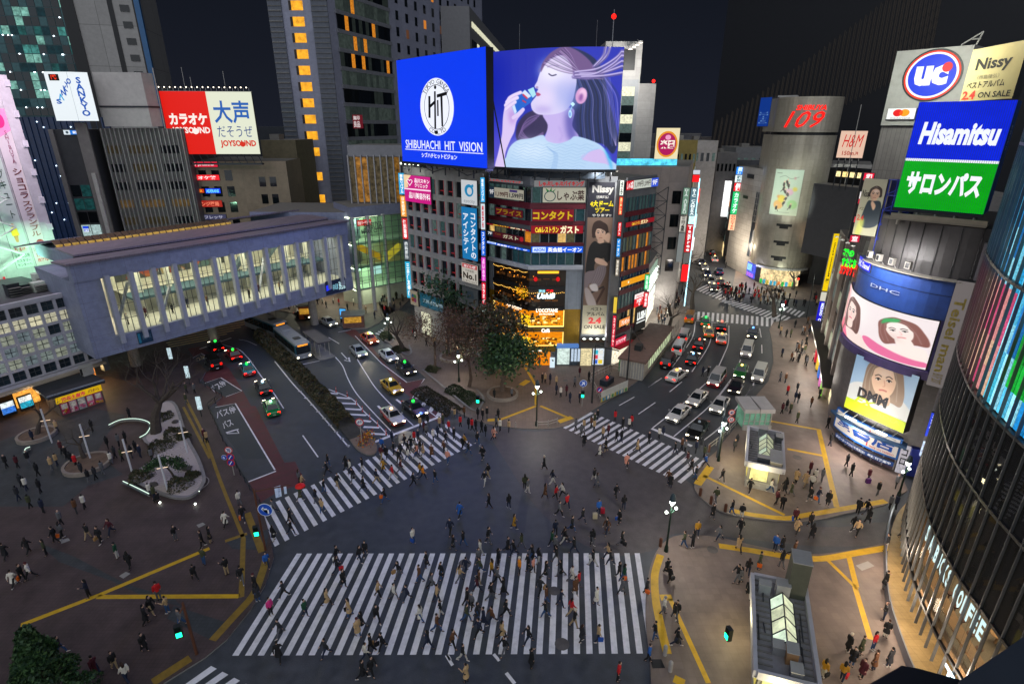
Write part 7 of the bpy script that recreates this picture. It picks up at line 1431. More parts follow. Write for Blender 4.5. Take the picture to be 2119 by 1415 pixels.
# ---- roofs and towers behind the shopping street
LT=Pl(XY(1244,260,128),XY(1317,260,128),XY(1352,260,129));zT,zT2=LT.uz(1290,86)[1],LT.uz(1340,173)[1];um=(LT.p[1]-LT.p[0]).length;b=MB();mlt=mat((.30,.29,.28),.6,.1,tile=(3.2,1.6,.03,.75));b.wbox(LT,0,um,0,zT,-14,0,mlt);b.wbox(LT,um,LT.L,0,zT2,-13,-.3,mlt);b.wbox(LT,um-4.2,um-.2,20,LT.uz(1320,165)[1],0,.08,mat((.2,.21,.22),.5));lt_=tag(b.build('office_tower'),'pale stepped office tower behind the giant curved screen','tower')
for i in range(9):z=LT.uz(1318,190+i*19)[1];win(lt_,LT,um-3.6,um-1.0,z-.9,z+.9,.16,(W_cool[2],W_dim[1],W_dk[0])[i%3],th=.1)
b=MB();u0,z0,u1,zz1=LT.rect(1290,103,1312,146);b.wbox(LT,u0,u1,z0,zz1,.0,.3,M_blk);tag(b.build('sign'),'unlit dark sign panel high on the pale stepped tower','sign')
b=MB()
for i in range(4):p=LT.uz(1299+i*6.6,105-i*4.4);q=LT.pt(p[0],p[1],2.0);b.lathe((q[0],q[1],q[2]),[(.5,0),(.4,.35)],M_lgrey,8);b.lathe((q[0],q[1],q[2]-.02),[(.46,0),(.46,.01)],glow('#ffece0',4),8);b.tube([q,LT.pt(p[0],p[1]+.8,0)],.06,M_lgrey,5)
tag(b.build('floodlight'),'slanting row of four big lamps high on the pale stepped tower','floodlights');lamp('tower_lamp',LT.pt(um*.6,zT-6,10),2600,(1,.97,.92),kind='AREA',size=(6,2),aim=LT.pt(um*.6,45,0))
b=MB();q=LT.pt(LT.L-.6,zT2+.5,-.5);b.ball(q,.35,glow('#ff1a14',4),6,4);tag(b.build('beacon'),'small red beacon on the lower step of the pale tower','lamp')
RK=Pl(XY(1354,300,112),XY(1402,300,112));z1_,z0_=RK.uz(1378,265)[1],RK.uz(1378,329)[1]
sign(RK,'cream square billboard with an orange and crimson disc',None,'#efe0b4',[('楽園',.2,.38,.82,.66,'#fff4e8',{'bold':.03})],.95,uz=(0,z0_,RK.L,z1_),depth=.8,name='billboard',cat='billboard',shapes=[(disc(.5,.52,.45,.42,28),'#e8941c'),(disc(.5,.52,.38,.36,28),'#b0145a'),(disc(.52,.3,.12,.08),'#f0a0c8')])
for k,(a_,b_,yt,Y,c,lab)in enumerate(((1398,1440,290,135,(.16,.12,.03),'dull ochre building top beside the cream square billboard'),(1424,1482,291,150,(.26,.25,.25),'pale grey roof house beyond the cream square billboard'),(1484,1526,316,165,(.14,.13,.13),'small grey roof house in the middle of the far roofs'),(1398,1460,345,160,(.08,.075,.075),'dark building rising over the left row of the street'),(1520,1600,305,172,(.15,.15,.155),'grey block of far roofs left of the silver round tower'),(1440,1520,340,200,(.09,.08,.08),'dim far building above the end of the street'))):
 pl=Pl(XY(a_,330,Y),XY(b_,330,Y));zT=pl.uz((a_+b_)/2,yt)[1];b=MB();b.prism(poly_behind(pl,12),0,zT,mat(c,.7,.15),M_grey);b.wbox(pl,pl.L*.2,pl.L*.4,zT,zT+1,-4,-2,M_grey);o=tag(b.build('far_building'),lab,'building')
 for i in range(5):u=pl.L*(i+.2)/5;win(o,pl,u,u+pl.L*.1,zT-5,zT-3,.06,rs.choice([W_dk[0],W_dim[1],W_dk[1]]),th=.1)
 # reflection in window glass, built as a made-up far tower with glowing slits
VT=Pl((84,250),(170,150),(240,118));b=MB();b.prism([(84,250),(170,150),(240,118),(330,300),(200,330)],0,150,mat((.008,.009,.013),.5,.1),M_blk);vt=tag(b.build('reflection_tower'),'dim slanted rows of reflected light slits in the night sky, built as a tower','tower')
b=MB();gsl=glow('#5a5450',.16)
N_=46
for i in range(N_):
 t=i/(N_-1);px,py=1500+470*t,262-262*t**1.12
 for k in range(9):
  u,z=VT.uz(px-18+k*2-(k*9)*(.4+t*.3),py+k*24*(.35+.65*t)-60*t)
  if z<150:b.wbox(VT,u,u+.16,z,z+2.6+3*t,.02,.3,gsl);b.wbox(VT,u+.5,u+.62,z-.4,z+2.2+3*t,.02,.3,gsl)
tag(b.build('reflected_slits',vt),kind='stuff')
# ---- the glass store on the right with its rounded front
QC=Pl(*smooth([(41,46.6),(38.2,44.2),(35.8,41.4),(33.8,38.6),(32.3,36.2),(30.95,33.9),(30.0,31.9),(29.1,29.5),(28.3,27.0),(27.8,24.7),(27.3,22.3),(27.0,19.5),(26.9,16),(26.9,10)],3))
QG=empty('glass_store',(36,30,0),'rounded glass store with slanting mullions and a cyan screen at the right edge','building')
zq=[.2,3.5,8.5,14.0,18.8,46]
m_ref=mat((.010,.012,.014),.02,0,spec=.9);m_fin=mat((.10,.105,.11),.4,.1,metal=.4);m_blkm=mat((.02,.02,.022),.4)
inn=[(p.x+6,p.y+1.5)for p in QC.p]
b=MB();ring=[(p.x,p.y)for p in QC.p]
for z in(3.5,8.5,14.0):b.prism([(x+.25,y+.1)for x,y in ring]+[(60,8),(60,44)],z-.35,z,mat((.10,.09,.08),.5),mat((.16,.13,.10),.5,.2),bottom=True)
b.prism([(x+9,y+1)for x,y in ring]+[(62,8),(62,42)],.1,18.8,mat((.09,.07,.05),.6,.2));b.prism([(x+.6,y+.2)for x,y in ring]+[(60,8),(60,44)],18.6,46,m_blkm)
b.build('structure',QG)
NP_=38;ug=[QC.L*i/NP_ for i in range(NP_+1)]
pane_c=clear_glass((.86,.84,.78),.12,.02);pane_r=clear_glass((.55,.55,.52),.42,.015)
for i in range(7,NP_):
 for k in range(4):
  g=MB();g.wbox(QC,ug[i]+.03,ug[i+1]-.03,zq[k]+(.1 if k else 2.6),zq[k+1]-.1,-.02,.0,pane_c if k<2 else pane_r);
  if k==0:continue
  g.build('window',QG)
for z in zq[1:5]+[26.3,34]:b=MB();b.wbox(QC,0,QC.L,z-.1,z+.1,-.1,.12,m_blkm);b.build('transom',QG)
for i in range(0,NP_+1):
 f=MB();f.wbox(QC,ug[i]-.035,ug[i]+.035,1.6,46,-.05,.13,m_fin);f.build('mullion',QG)
 # screen strips between the mullions
sc=MB();rq=random.Random(4)
for i in range(6,NP_):
 pxu=QC.pt(ug[i],22)
 cy=rq.choice(['#2aa8e0','#1c8ad0','#58c8f0','#3ab4e8','#1a78c0','#7adcf8'])
 for k in range(16):
  z0=18.95+k*1.7;c=cy if rq.random()<.75 else rq.choice(['#9aeaff','#1c9ad8','#4ad0f0','#0a5a9a'])
  if i<17 and k<4:c=rq.choice(['#e85a8a','#f09a9a','#d84a7a','#f0c0a0'])
  if 18<i<24 and 1<=k<=2:c=rq.choice(['#14b43a','#2ad85a','#0f8a2c'])
  sc.wbox(QC,ug[i]+.06,ug[i]+(ug[1])*.38,z0,z0+1.68,-.25,-.2,glow(c,1.15,.25,3));sc.wbox(QC,ug[i]+ug[1]*.42,ug[i+1]-.06,z0,z0+1.68,-.25,-.2,glow(c,.95,.5,6,stripes=2.5))
tag(sc.build('advertising_screen',QG))
# coffee floor: counter, stools, letters
c=MB();mc_=mat((.30,.17,.08),.5,.25);ms=mat((.10,.035,.02),.6)
c.wbox(QC,9,QC.L-1,4.4,4.55,-1.2,-.5,mc_);c.wbox(QC,9,QC.L-1,3.5,3.95,-.4,-.05,mat((.42,.26,.15),.5,.2))
for i in range(26):
 q=QC.xy(12+i*1.25,-1.7);c.lathe((q.x,q.y,3.5),[(.05,0),(.05,.55),(.2,.6),(.22,.72)],ms,8)
for i in range(12):q=QC.xy(12+i*2.7,-3.4);c.lathe((q.x,q.y,3.5),[(.08,0),(.06,.7),(.45,.72),(.45,.76)],mc_,10)
c.build('furniture',QG)
c=MB()
for i in range(9):u=12+i*3.5;c.wbox(QC,u,u+2,8.05,8.12,-4.2,-3.9,glow('#ffe2b0',8))
for i in range(7):u=14+i*4.2;c.wbox(QC,u,u+1.6,3.05,3.12,-3.2,-2.9,glow('#ffd890',8));c.wbox(QC,u,u+1.2,13.5,13.58,-5.2,-5.0,glow('#ffe8c0',5))
c.build('ceiling_light',QG)
for u in(16,22,28,34):q=QC.xy(u,-3.4);lamp('cafe_lamp',(q.x,q.y,7.6),230,(1,.82,.55),kind='AREA',size=(3,2),aim=(q.x,q.y,0));q2=QC.xy(u-2,1.2);lamp('entrance_downlight',(q2.x,q2.y,3.2),800,(1,.80,.60),r=.5)
uA,uB=QC.uz(1921,1078)[0],QC.uz(2032,1312)[0];s=MB();tx='STARBUCKS COFFEE';wl2=glow('#c8ecff',2.2)
for i,ch in enumerate(tx):
 if ch==' ':continue
 u=uA+(uB-uA)*i/len(tx);letter_on(s,QC,ch,u,6.55,u+(uB-uA)/len(tx)*.8,7.95,wl2,-.12,bold=.04)
s.wbox(QC,uA-3.2,uA-.3,6.6,8.1,-.9,-.8,glow('#bfeaf6',.8,.5,3));tag(s.build('shop_sign'),'white glowing capital letters along the coffee floor of the glass store','sign')
u0,uE=QC.uz(1964,1392)[0],QC.uz(1990,1460)[0];s=MB();letter_on(s,QC,'TSUTAYA',u0-.2,1.9,u0+7.5,3.3,glow('#bfe6ff',2.0),.25,bold=.03);tag(s.build('shop_sign'),'large white letters low on the glass store, partly out of the picture','sign')
b=MB();b.wbox(QC,4,QC.L,.13,.95,.9,1.0,mat((.20,.22,.26),.3,.1,metal=.4));tag(b.build('low_wall'),'low curved metal wall in front of the glass store entrance','wall')
b=MB();b.prism([(x-.95,y-.2)for x,y in ring]+[(45,10),(50,44)],.131,.16,mat((.36,.25,.11),.45,.2,tile=(.6,.6,.015,.7)),mat((.36,.25,.11),.45,.2,tile=(.6,.6,.015,.7)));tag(b.build('forecourt'),kind='structure')
# ---- the edge of the roof the picture was taken from
b=MB();mpr=mat((.012,.010,.020),.6,.2);b.prism([G(1755,1440,33.2),G(1866,1376,33.2),G(1900,1382,33.2),G(2010,1412,33.2),G(2010,1500,33.2),G(1755,1500,33.2)],31,33.2,mpr)
b.prism([G(1985,1408,33.5),G(2119,1316,33.5),G(2190,1270,33.5),G(2190,1500,33.5),G(1985,1500,33.5)],31,33.5,mat((.022,.026,.040),.6,.15));tag(b.build('roof_ledge'),'dark roof ledge in the bottom right corner of the picture','ledge')
# ---------------------------------------------------------------- vehicles
M_gl=mat((.012,.015,.018),.04,0,spec=.7);M_tyre=mat((.012,.012,.013),.8,.1);M_rim=mat((.35,.35,.37),.35,.05,metal=.8);M_trim=mat((.02,.02,.022),.5,0)
def paint(c,metal=.1):return mat(c,.28,.05,metal=metal,coat=.6,spec=.5)
def loft(mb,secs,m,mt):
 k=len(mb.v);R=[]
 for x,w,zb,zt,r in secs:
  R.append([(x,-w*.9,zb),(x,-w,zb+.12),(x,-w,zt-r),(x,-w+r*.8,zt),(x,w-r*.8,zt),(x,w,zt-r),(x,w,zb+.12),(x,w*.9,zb)])
 for a,b in zip(R,R[1:]):
  for j in range(8):n=(j+1)%8;mb.face([a[j],a[n],b[n],b[j]],mt if j in(2,3,4)else m)
 mb.face(R[0][::-1],m);mb.face(R[-1],m)
def cabin(mb,root,x0,x1,w0,z0,t0,t1,w1,z1,mt):
 B=[(x0,-w0,z0),(x0,w0,z0),(x1,w0,z0),(x1,-w0,z0)];T=[(t0,-w1,z1),(t0,w1,z1),(t1,w1,z1),(t1,-w1,z1)]
 for i in range(4):mb.face([B[i],B[(i+1)%4],T[(i+1)%4],T[i]],mt)
 mb.face(T[::-1],mt);mb.face([(t0-.1,-w1*.9,z1+.03),(t1+.1,-w1*.9,z1+.03),(t1+.1,w1*.9,z1+.03),(t0-.1,w1*.9,z1+.03)],mt)
 for i,nm in enumerate(('windscreen','side_window','rear_window','side_window')):
  q=[Vector(p)for p in(B[i],B[(i+1)%4],T[(i+1)%4],T[i])];c=sum(q,Vector())/4;n=(q[1]-q[0]).cross(q[3]-q[0]).normalized();n=n if n.dot(c-Vector(((x0+x1)/2,0,z0)))>0 else-n
  g=MB();P=[c+(p-c)*.88 for p in q]
  if nm=='side_window':
   for s,e in((0,.47),(.53,1)):g.face([P[0].lerp(P[1],s)+n*.02,P[0].lerp(P[1],e)+n*.02,P[3].lerp(P[2],e)+n*.02,P[3].lerp(P[2],s)+n*.02],M_gl)
  else:g.face([p+n*.02 for p in P],M_gl)
  g.build(nm,root)
H_on,T_on,T_off=glow('#fff0c8',9),glow('#ff1808',6),glow('#c01008',1.2)
def wheels(root,xs,y,r):
 for x in xs:
  for s in(-1,1):
   b=MB();b.tube([(x,s*(y-.1),r),(x,s*(y+.1),r)],r,M_tyre,14);b.tube([(x,s*(y+.1),r),(x,s*(y+.115),r)],r*.62,M_rim,10);b.build('wheel',root)
def lights(root,xf,xb,y,zf,zb,w=.34,h=.16,tail_h=.2):
 for s in(-1,1):
  b=MB();b.box(xf-.08,s*y-w/2,zf,xf+.03,s*y+w/2,zf+h,H_on);b.build('headlight',root);b=MB();b.box(xb-.03,s*y-w/2,zb,xb+.08,s*y+w/2,zb+tail_h,T_on);b.build('tail_light',root)
 for x,d in((xf,.03),(xb,-.03)):b=MB();b.box(min(x,x+d)-.01,-.18,.42,max(x,x+d)+.01,.18,.56,mat('#d8d8d0',.5));b.build('number_plate',root)
def proto(name,cat,secs,cab,wh,li,roof=None,mirror=(.8,.95)):
 root=empty(name,(0,0,0),'x',cat);b=MB();m0=paint((.3,.3,.3));m1=mat((.3,.3,.31),.28,.05,metal=.1,coat=.6,spec=.5);loft(b,secs,m0,m1);cabin(b,root,*cab,m1);b.build('body',root,smooth=False)
 g=MB();f=secs[0];g.box(f[0]-.02,-.5,.35,f[0]+.02,.5,.58,M_trim);g.build('grille',root)
 for s in(-1,1):g=MB();g.box(mirror[0]-.08,s*(secs[3][1]+.08)-.1,mirror[1],mirror[0]+.08,s*(secs[3][1]+.08)+.1,mirror[1]+.16,m0);g.build('mirror',root)
 wheels(root,*wh);lights(root,*li)
 if roof:g=MB();roof(g);g.build('roof_lamp',root)
 return root
sed=[(2.33,.60,.32,.62,.05),(2.24,.78,.24,.70,.08),(1.9,.86,.2,.80,.1),(.9,.88,.18,.91,.1),(-.9,.88,.18,.94,.1),(-1.8,.86,.2,.93,.1),(-2.24,.80,.26,.86,.1),(-2.34,.66,.36,.74,.06)]
tlamp=lambda g:g.hexa([(-.35,-.16,1.46),(-.1,-.16,1.46),(-.1,.16,1.46),(-.35,.16,1.46)],[(-.29,-.1,1.66),(-.16,-.1,1.66),(-.16,.1,1.66),(-.29,.1,1.66)],glow('#fff2c0',5))
vansec=[(2.4,.62,.32,.80,.06),(2.34,.80,.24,.95,.1),(1.9,.86,.2,1.1,.1),(1.0,.88,.2,1.12,.06),(-1.6,.88,.2,1.12,.06),(-2.3,.86,.24,1.1,.06),(-2.38,.78,.34,1.0,.06)]
PRO={'taxi':proto('taxi','taxi',sed,(1.0,-1.6,.78,.90,.35,-1.1,.60,1.43),((1.4,-1.35),.8,.32),(2.28,-2.3,.58,.56,.62),tlamp),'car':proto('parked_car','car',[(x,w,a,z+.02,r)for x,w,a,z,r in sed],(1.15,-1.75,.76,.90,.25,-1.0,.56,1.42),((1.42,-1.38),.82,.33),(2.27,-2.3,.56,.58,.64)),'van':proto('van','van',vansec,(1.75,-2.3,.82,1.05,1.05,-2.1,.70,1.88),((1.5,-1.4),.82,.33),(2.37,-2.36,.62,.68,.9,.3,.2,.36),None,(1.3,1.1)),}
def body_of(o):return[c for c in o.children if c.name.startswith('body')][0]
_first={}
def put_car(kind,p,f,side,top,lab,lamp_c=None,brake=False,group=None,beam=False,name=None):
 src=PRO[kind];o=src if kind not in _first else copy_tree(src);_first[kind]=1
 if o is not src:pass
 g,h=G(*p),G(*f);o.location=(*g,.012);o.rotation_euler=(0,0,math.atan2(h[1]-g[1],h[0]-g[0]));o['label']=lab;o['group']=group or ''
 if not group:del o['group']
 if name:o.name=name
 bd=body_of(o)
 for i,c in enumerate((side,top)):s=bd.material_slots[i];s.link='OBJECT';s.material=paint(lin(c),.25 if kind=='car' else.05)
 for c in o.children:
  if c.name.startswith('roof_lamp')and lamp_c:s=c.material_slots[0];s.link='OBJECT';s.material=glow(lamp_c,6)
  if c.name.startswith('tail_light')and not brake:s=c.material_slots[0];s.link='OBJECT';s.material=glow('#e01408',2.2)
 if beam:
  d=Vector((h[0]-g[0],h[1]-g[1],0)).normalized();lamp('headlight_beam',(g[0]+d.x*2.6,g[1]+d.y*2.6,.7),520,(1,.85,.6),kind='SPOT',r=.1,spot=70,aim=(g[0]+d.x*9,g[1]+d.y*9,0))
 return o
tx,kb='taxis queueing on the left road',None
BK_,GRN='#0b0c10','#0d6b34'
for a in(('taxi',(448,722),(432,702),BK_,BK_,'black taxi with a green roof light, foremost of the line leaving the bridge','#18ff3a',1),('taxi',(484,740),(468,722),'#101418','#8a1418','dark taxi with a green roof light behind the foremost black taxi','#18ff3a',1),('taxi',(513,770),(502,748),'#a01c20','#127a86','teal taxi with red sides in the left road','#18ff3a',1),('taxi',(546,808),(534,785),BK_,'#141a24','black taxi with a pale blue roof light before the green taxi','#b0e8ff',1),('taxi',(563,850),(552,822),GRN,'#157a3e','bright green taxi, rearmost in the left road','#8affc8',1),('taxi',(765,707),(785,722),'#c23a18','#b8401c','orange taxi coming from the station, farthest of the oncoming ones','#ffb43a',0),('car',(742,733),(760,750),'#a9acb0','#a2a6aa','silver car with bright headlights beside the road arrow',None,0),('car',(804,742),(824,758),'#c9ccce','#c4c8ca','pale silver car in the red bay behind the black taxi',None,0),('taxi',(840,768),(858,784),BK_,BK_,'black taxi with a green roof light parked in the red bay','#18ff3a',0),('taxi',(811,806),(832,824),'#b98c14','#c09418','mustard yellow taxi waiting behind the front row','#c0e8ff',0),('taxi',(813,868),(836,892),'#c8341c','#b9b2ac','orange red taxi with a silver bonnet at the stop line','#ffd08a',0),('taxi',(858,852),(884,874),BK_,'#10182c','black and blue taxi at the stop line beside the orange one','#18ff3a',0),('taxi',(631,657),(655,664),BK_,BK_,'black taxi with a green roof light by the station kiosk','#18ff3a',0),('car',(680,672),(702,684),'#b4b6b2','#b0b2b0','silver car standing in front of the station bus stop',None,0),('taxi',(1400,783),(1432,760),'#d2cec8','#d6d2cc','white saloon with an amber roof light driving away in the near lane','#ffb43a',1),('taxi',(1433,748),(1446,722),BK_,'#14161c','black taxi with a blue roof light and red tail lamps','#7ab8ff',1),('taxi',(1446,718),(1454,696),BK_,'#101216','black taxi ahead of the blue lamped black taxi','#ff4a3a',1),('taxi',(1459,671),(1460,655),GRN,'#128a4e','green taxi standing at the far zebra crossing','#2aff5a',1),('taxi',(1465,692),(1462,672),'#b0882a','#c8b07a','tan yellow taxi behind the green one at the far crossing','#ffe08a',1),('taxi',(1492,680),(1493,662),BK_,'#16181c','dark taxi at the far crossing next to the green one','#ff5a4a',1),('taxi',(1492,706),(1494,686),'#c8562a','#d8cfc4','white taxi with orange sides behind the dark taxi','#ffa03a',1),('taxi',(1556,695),(1553,712),BK_,'#0c1430','black patrol type car with a blue roof light facing the viewer','#5a9aff',0),('taxi',(1532,775),(1524,795),GRN,'#1a6a2e','green taxi with an amber roof light in the oncoming queue','#ffcf6a',0),('car',(1522,806),(1512,832),'#14121c','#1a1422','dark violet car behind the white saloon in the oncoming queue',None,0),('car',(1488,845),(1470,872),'#cfcac4','#d2cec8','white saloon with a dark stripe, second from the stop line',None,0),('car',(1442,831),(1416,858),'#d6d2ce','#dad6d2','white coupe behind the foremost white car',None,0),('car',(1403,863),(1376,888),'#dcd8d4','#e0dcd8','foremost white car at the stop line on the right road',None,0),('taxi',(1443,896),(1424,922),BK_,'#101010','black taxi with amber headlights at the right stop line','#303438',0)):
 put_car(a[0],a[1],a[2],a[3],a[4],a[5],a[6],bool(a[7]),tx if a[1][0]<600 else None,a[1]in((742,733),(813,868)))
for a in((((443,758),(428,740)),BK_,'#101010','black high roofed van at the foot of the bus bay'),(((1482,792),(1462,820)),'#c01c2c','#a8a4a4','silver van with a red nose in the oncoming queue'),(((1570,782),(1560,806)),'#b9b4b0','#c2beb8','pale van near the right kerb facing the viewer'),(((1545,732),(1538,752)),'#c9c0c4','#cfc8c4','cream van alone in the middle of the right road'),(((1415,703),(1424,684)),'#a8a6a2','#b2b0ac','silver van parked by the left kerb of the right road'),(((1404,727),(1415,706)),'#c9ccd0','#ced2d4','small white van parked behind the silver van'),(((1382,755),(1396,732)),'#0e0c0e','#141214','black van parked behind the small white van'),(((1427,663),(1432,648)),'#c07a1c','#8a5a1c','orange van waiting at the far left kerb of the right road')):put_car('van',*a[0],a[1],a[2],a[3],brake='parked' in a[3])
# two buses
bp=empty('city_bus',(0,0,0),'x','bus','city buses by the hedge');b=MB();wb,bb2=paint((.30,.31,.32)),paint((.02,.10,.14))
b.box(-5.2,-1.22,.35,5.2,1.22,1.25,wb);b.box(-5.18,-1.2,1.25,5.18,1.2,2.75,bb2);b.hexa([(-5.2,-1.22,2.75),(5.2,-1.22,2.75),(5.2,1.22,2.75),(-5.2,1.22,2.75)],[(-5.1,-1.1,3.02),(5.1,-1.1,3.02),(5.1,1.1,3.02),(-5.1,1.1,3.02)],wb)
b.build('body',bp)
for s in(-1,1):
 for i in range(6):g=MB();g.box(-4.9+i*1.62,s*1.2-.025,1.3,-3.42+i*1.62,s*1.2+.025,2.45,M_gl);g.build('side_window',bp)
g=MB();g.box(5.16,-1.1,1.2,5.21,1.1,2.45,M_gl);g.build('windscreen',bp);g=MB();g.box(5.17,-.8,2.48,5.24,.8,2.72,glow('#ff9a2a',1.4,.6,6));g.build('destination_sign',bp);g=MB();g.box(2.2,-.5,3.02,3.2,.5,3.16,M_trim);g.box(-3.4,-.6,3.02,-2,.6,3.14,wb);g.build('roof_hatch',bp);wheels(bp,(3.2,-2.9),1.1,.48);lights(bp,5.2,-5.2,.95,.6,.8,.3,.16,.3)
def put_bus(o,p,f,lab):o.location=(*G(*p),.012);a,c=G(*p),G(*f);o.rotation_euler=(0,0,math.atan2(c[1]-a[1],c[0]-a[0]));o['label']=lab
b2_=copy_tree(bp);put_bus(bp,(607,726),(650,762),'white and dark teal bus waiting beside the shelter');put_bus(b2_,(552,687),(597,705),'lamp lit bus behind the other bus, half under the footbridge')
# queue of cars far up the street
rv=random.Random(5);LBs=('white','black','silver','dark red','grey','blue')
for i,(x,y,aw)in enumerate(((1476,600,0),(1471,586,0),(1463,571,0),(1458,558,0),(1451,547,0),(1446,536,0),(1442,526,0),(1438,515,0),(1434,505,0),(1490,588,1),(1504,600,1),(1488,566,1),(1478,540,1),(1473,527,1),(1462,512,1),(1456,500,1),(1424,490,0),(1430,478,0),(1446,486,1),(1442,474,1))):
 c=rv.randrange(6);fx=(x+4,y+16)if not aw else(x-4,y-14)
 put_car('taxi' if i%3==0 else 'car',(x,y),fx,('#c8c8c8','#0c0c0e','#8a8c90','#5a1014','#4a4c50','#1a2a5a')[c],('#c8c8c8','#0c0c0e','#8a8c90','#5a1014','#4a4c50','#1a2a5a')[c],'%s car %s in the far street, number %d of its lane'%(LBs[c],'driving away' if aw else 'coming nearer',(i-9 if 8<i<16 else i if i<9 else i-7)+1),'#ffd27a',True,'cars in the far street',False,'car' if i%3 else None)
 # ---------------------------------------------------------------- trees and planting
M_bark=mat((.055,.042,.034),.85,.3,scale=4);M_bk2=mat((.09,.06,.045),.85,.3,scale=4)
def leafm(c):return mat(c,.6,.45,scale=.9)
def leaves(mb,pts,size,ms,r,flat=.5):
 for p in pts:
  s=size*r.uniform(.6,1.4);a=Vector((r.gauss(0,1),r.gauss(0,1),r.gauss(0,flat))).normalized();b_=a.orthogonal().normalized();b_.rotate(Matrix.Rotation(r.uniform(0,6.28),3,a));c_=a.cross(b_)
  p=Vector(p);mb.face([p-b_*s-c_*s*.5,p+b_*s*.2-c_*s*.6,p+b_*s,p+c_*s*.6],r.choice(ms))
def tree(px,py,h,spread,lab,kind='bare',seed=1,leafc=(),n=0,lean=0,z0=.13,cat='tree',clear=.25):
 r=random.Random(seed);g=G(px,py);root=empty({'bare':'bare_tree','ever':'evergreen_tree','russet':'russet_tree'}[kind],(*g,z0),lab,cat)
 tb,cb,tips=MB(),MB(),[]
 def grow(p,d,L,rad,lv):
  pts,rs=[p],[rad];q=p
  for i in range(3):
   d=(d+Vector((r.gauss(0,.16),r.gauss(0,.16),r.gauss(.06,.1)))).normalized();q=q+d*L/3;pts.append(q);rs.append(rad*(1-.16*(i+1)))
   if lv>=3:tips.append(q)
  (tb if lv<3 else cb).tube(pts,rs,M_bark if kind=='bare' else M_bk2,7 if lv<2 else 4 if lv<3 else 3,cap=lv<2)
  if lv>=(5 if kind=='bare' else 4):return
  k=(4,3,3,3,2)[lv]
  for j in range(k+(lv==0 and kind=='bare')):
   an=2*math.pi*(j+r.random()*.7)/k;o=d.orthogonal().normalized();o.rotate(Matrix.Rotation(an,3,d));nd=(d*r.uniform(.55,.95)+o*spread*r.uniform(.6,1.1)).normalized()
   st=pts[-1]if j else pts[-1];grow(pts[r.choice((2,3,3))]if lv else pts[-1],nd,L*r.uniform(.62,.85),rs[-1]*.66,lv+1)
 L0=h*clear*(1.1 if kind!='ever' else.7);grow(Vector((*g,z0)),Vector((lean,0,1)).normalized(),L0,h*(.040 if kind=='bare' else.024),0)
 k=h/(max(t.z for t in tips)-z0);o=Vector((*g,z0));sc=lambda v:tuple(o+(Vector(v)-o)*k);tb.v=[sc(v)for v in tb.v];cb.v=[sc(v)for v in cb.v];tips=[Vector(sc(v))for v in tips]
 tb.build('trunk',root,origin=(*g,z0))
 if n:
  ms=[leafm(c)for c in leafc];pts=[]
  for i in range(n):
   t=tips[r.randrange(len(tips))];k=h*(.05 if kind=='russet' else.10);pts.append(t+Vector((r.gauss(0,k),r.gauss(0,k),r.gauss(0,k))))
  leaves(cb,pts,min(.24,h*.03)if kind=='ever' else.11,ms,r)
 cb.build('crown',root,origin=(*g,z0));return root
E1,E2=[(.018,.05,.018),(.03,.075,.022),(.012,.034,.016),(.05,.10,.03)],[(.10,.045,.028),(.07,.035,.022),(.13,.065,.04),(.05,.03,.02)]
tree(324,902,12.5,.75,'big bare tree with a wide dark crown in the raked gravel garden',seed=3,clear=.22)
tree(78,907,6.2,.9,'small bare spreading tree in the round planter near the kiosk',seed=8);tree(178,955,5.5,.9,'thin bare tree in the oval planter amid the seated crowd',seed=12)
tree(1040,815,7.6,.72,'dense evergreen tree in the round stone planter before the corner building','ever',4,E1,5600,clear=.2)
tree(1012,775,10.6,.7,'tall olive brown leafy tree behind the round stone planter','ever',6,[(.05,.05,.025),(.07,.045,.028),(.03,.04,.02),(.09,.055,.03)],4200,clear=.3)
tree(971,802,11,.62,'russet tree with sparse brown leaves beside the street clock lamp','russet',14,E2,2600,clear=.3);tree(899,767,9.6,.66,'russet tree nearest the grey office block','russet',21,E2,2600,clear=.3);tree(938,745,8.8,.6,'russet tree in the middle of the three before the office block','russet',25,E2,1800,clear=.32)
tree(925,725,12.4,.55,'dark green tree behind the russet trees','ever',31,E1[:3],2400,clear=.42)
tree(834,725,9.5,.62,'bare tree in the planter by the small side crossing',seed=33);tree(1381,696,10.8,.8,'bare street tree on the left kerb of the right road',seed=41);tree(1602,656,9.5,.8,'bare street tree at the right end of the far crossing',seed=44)
for i,(x,y,h,l)in enumerate(((1432,640,12,'bare tree at the far left corner by the sign tower'),(1413,585,11,'bare tree where the shopping street begins'),(1425,540,10,'bare tree farther up the left kerb of the shopping street'),(1500,520,10,'bare tree on the right kerb of the shopping street'),(1640,600,8,'bare tree in front of the stairway'))):tree(x,y,h,.75,l,seed=50+i)
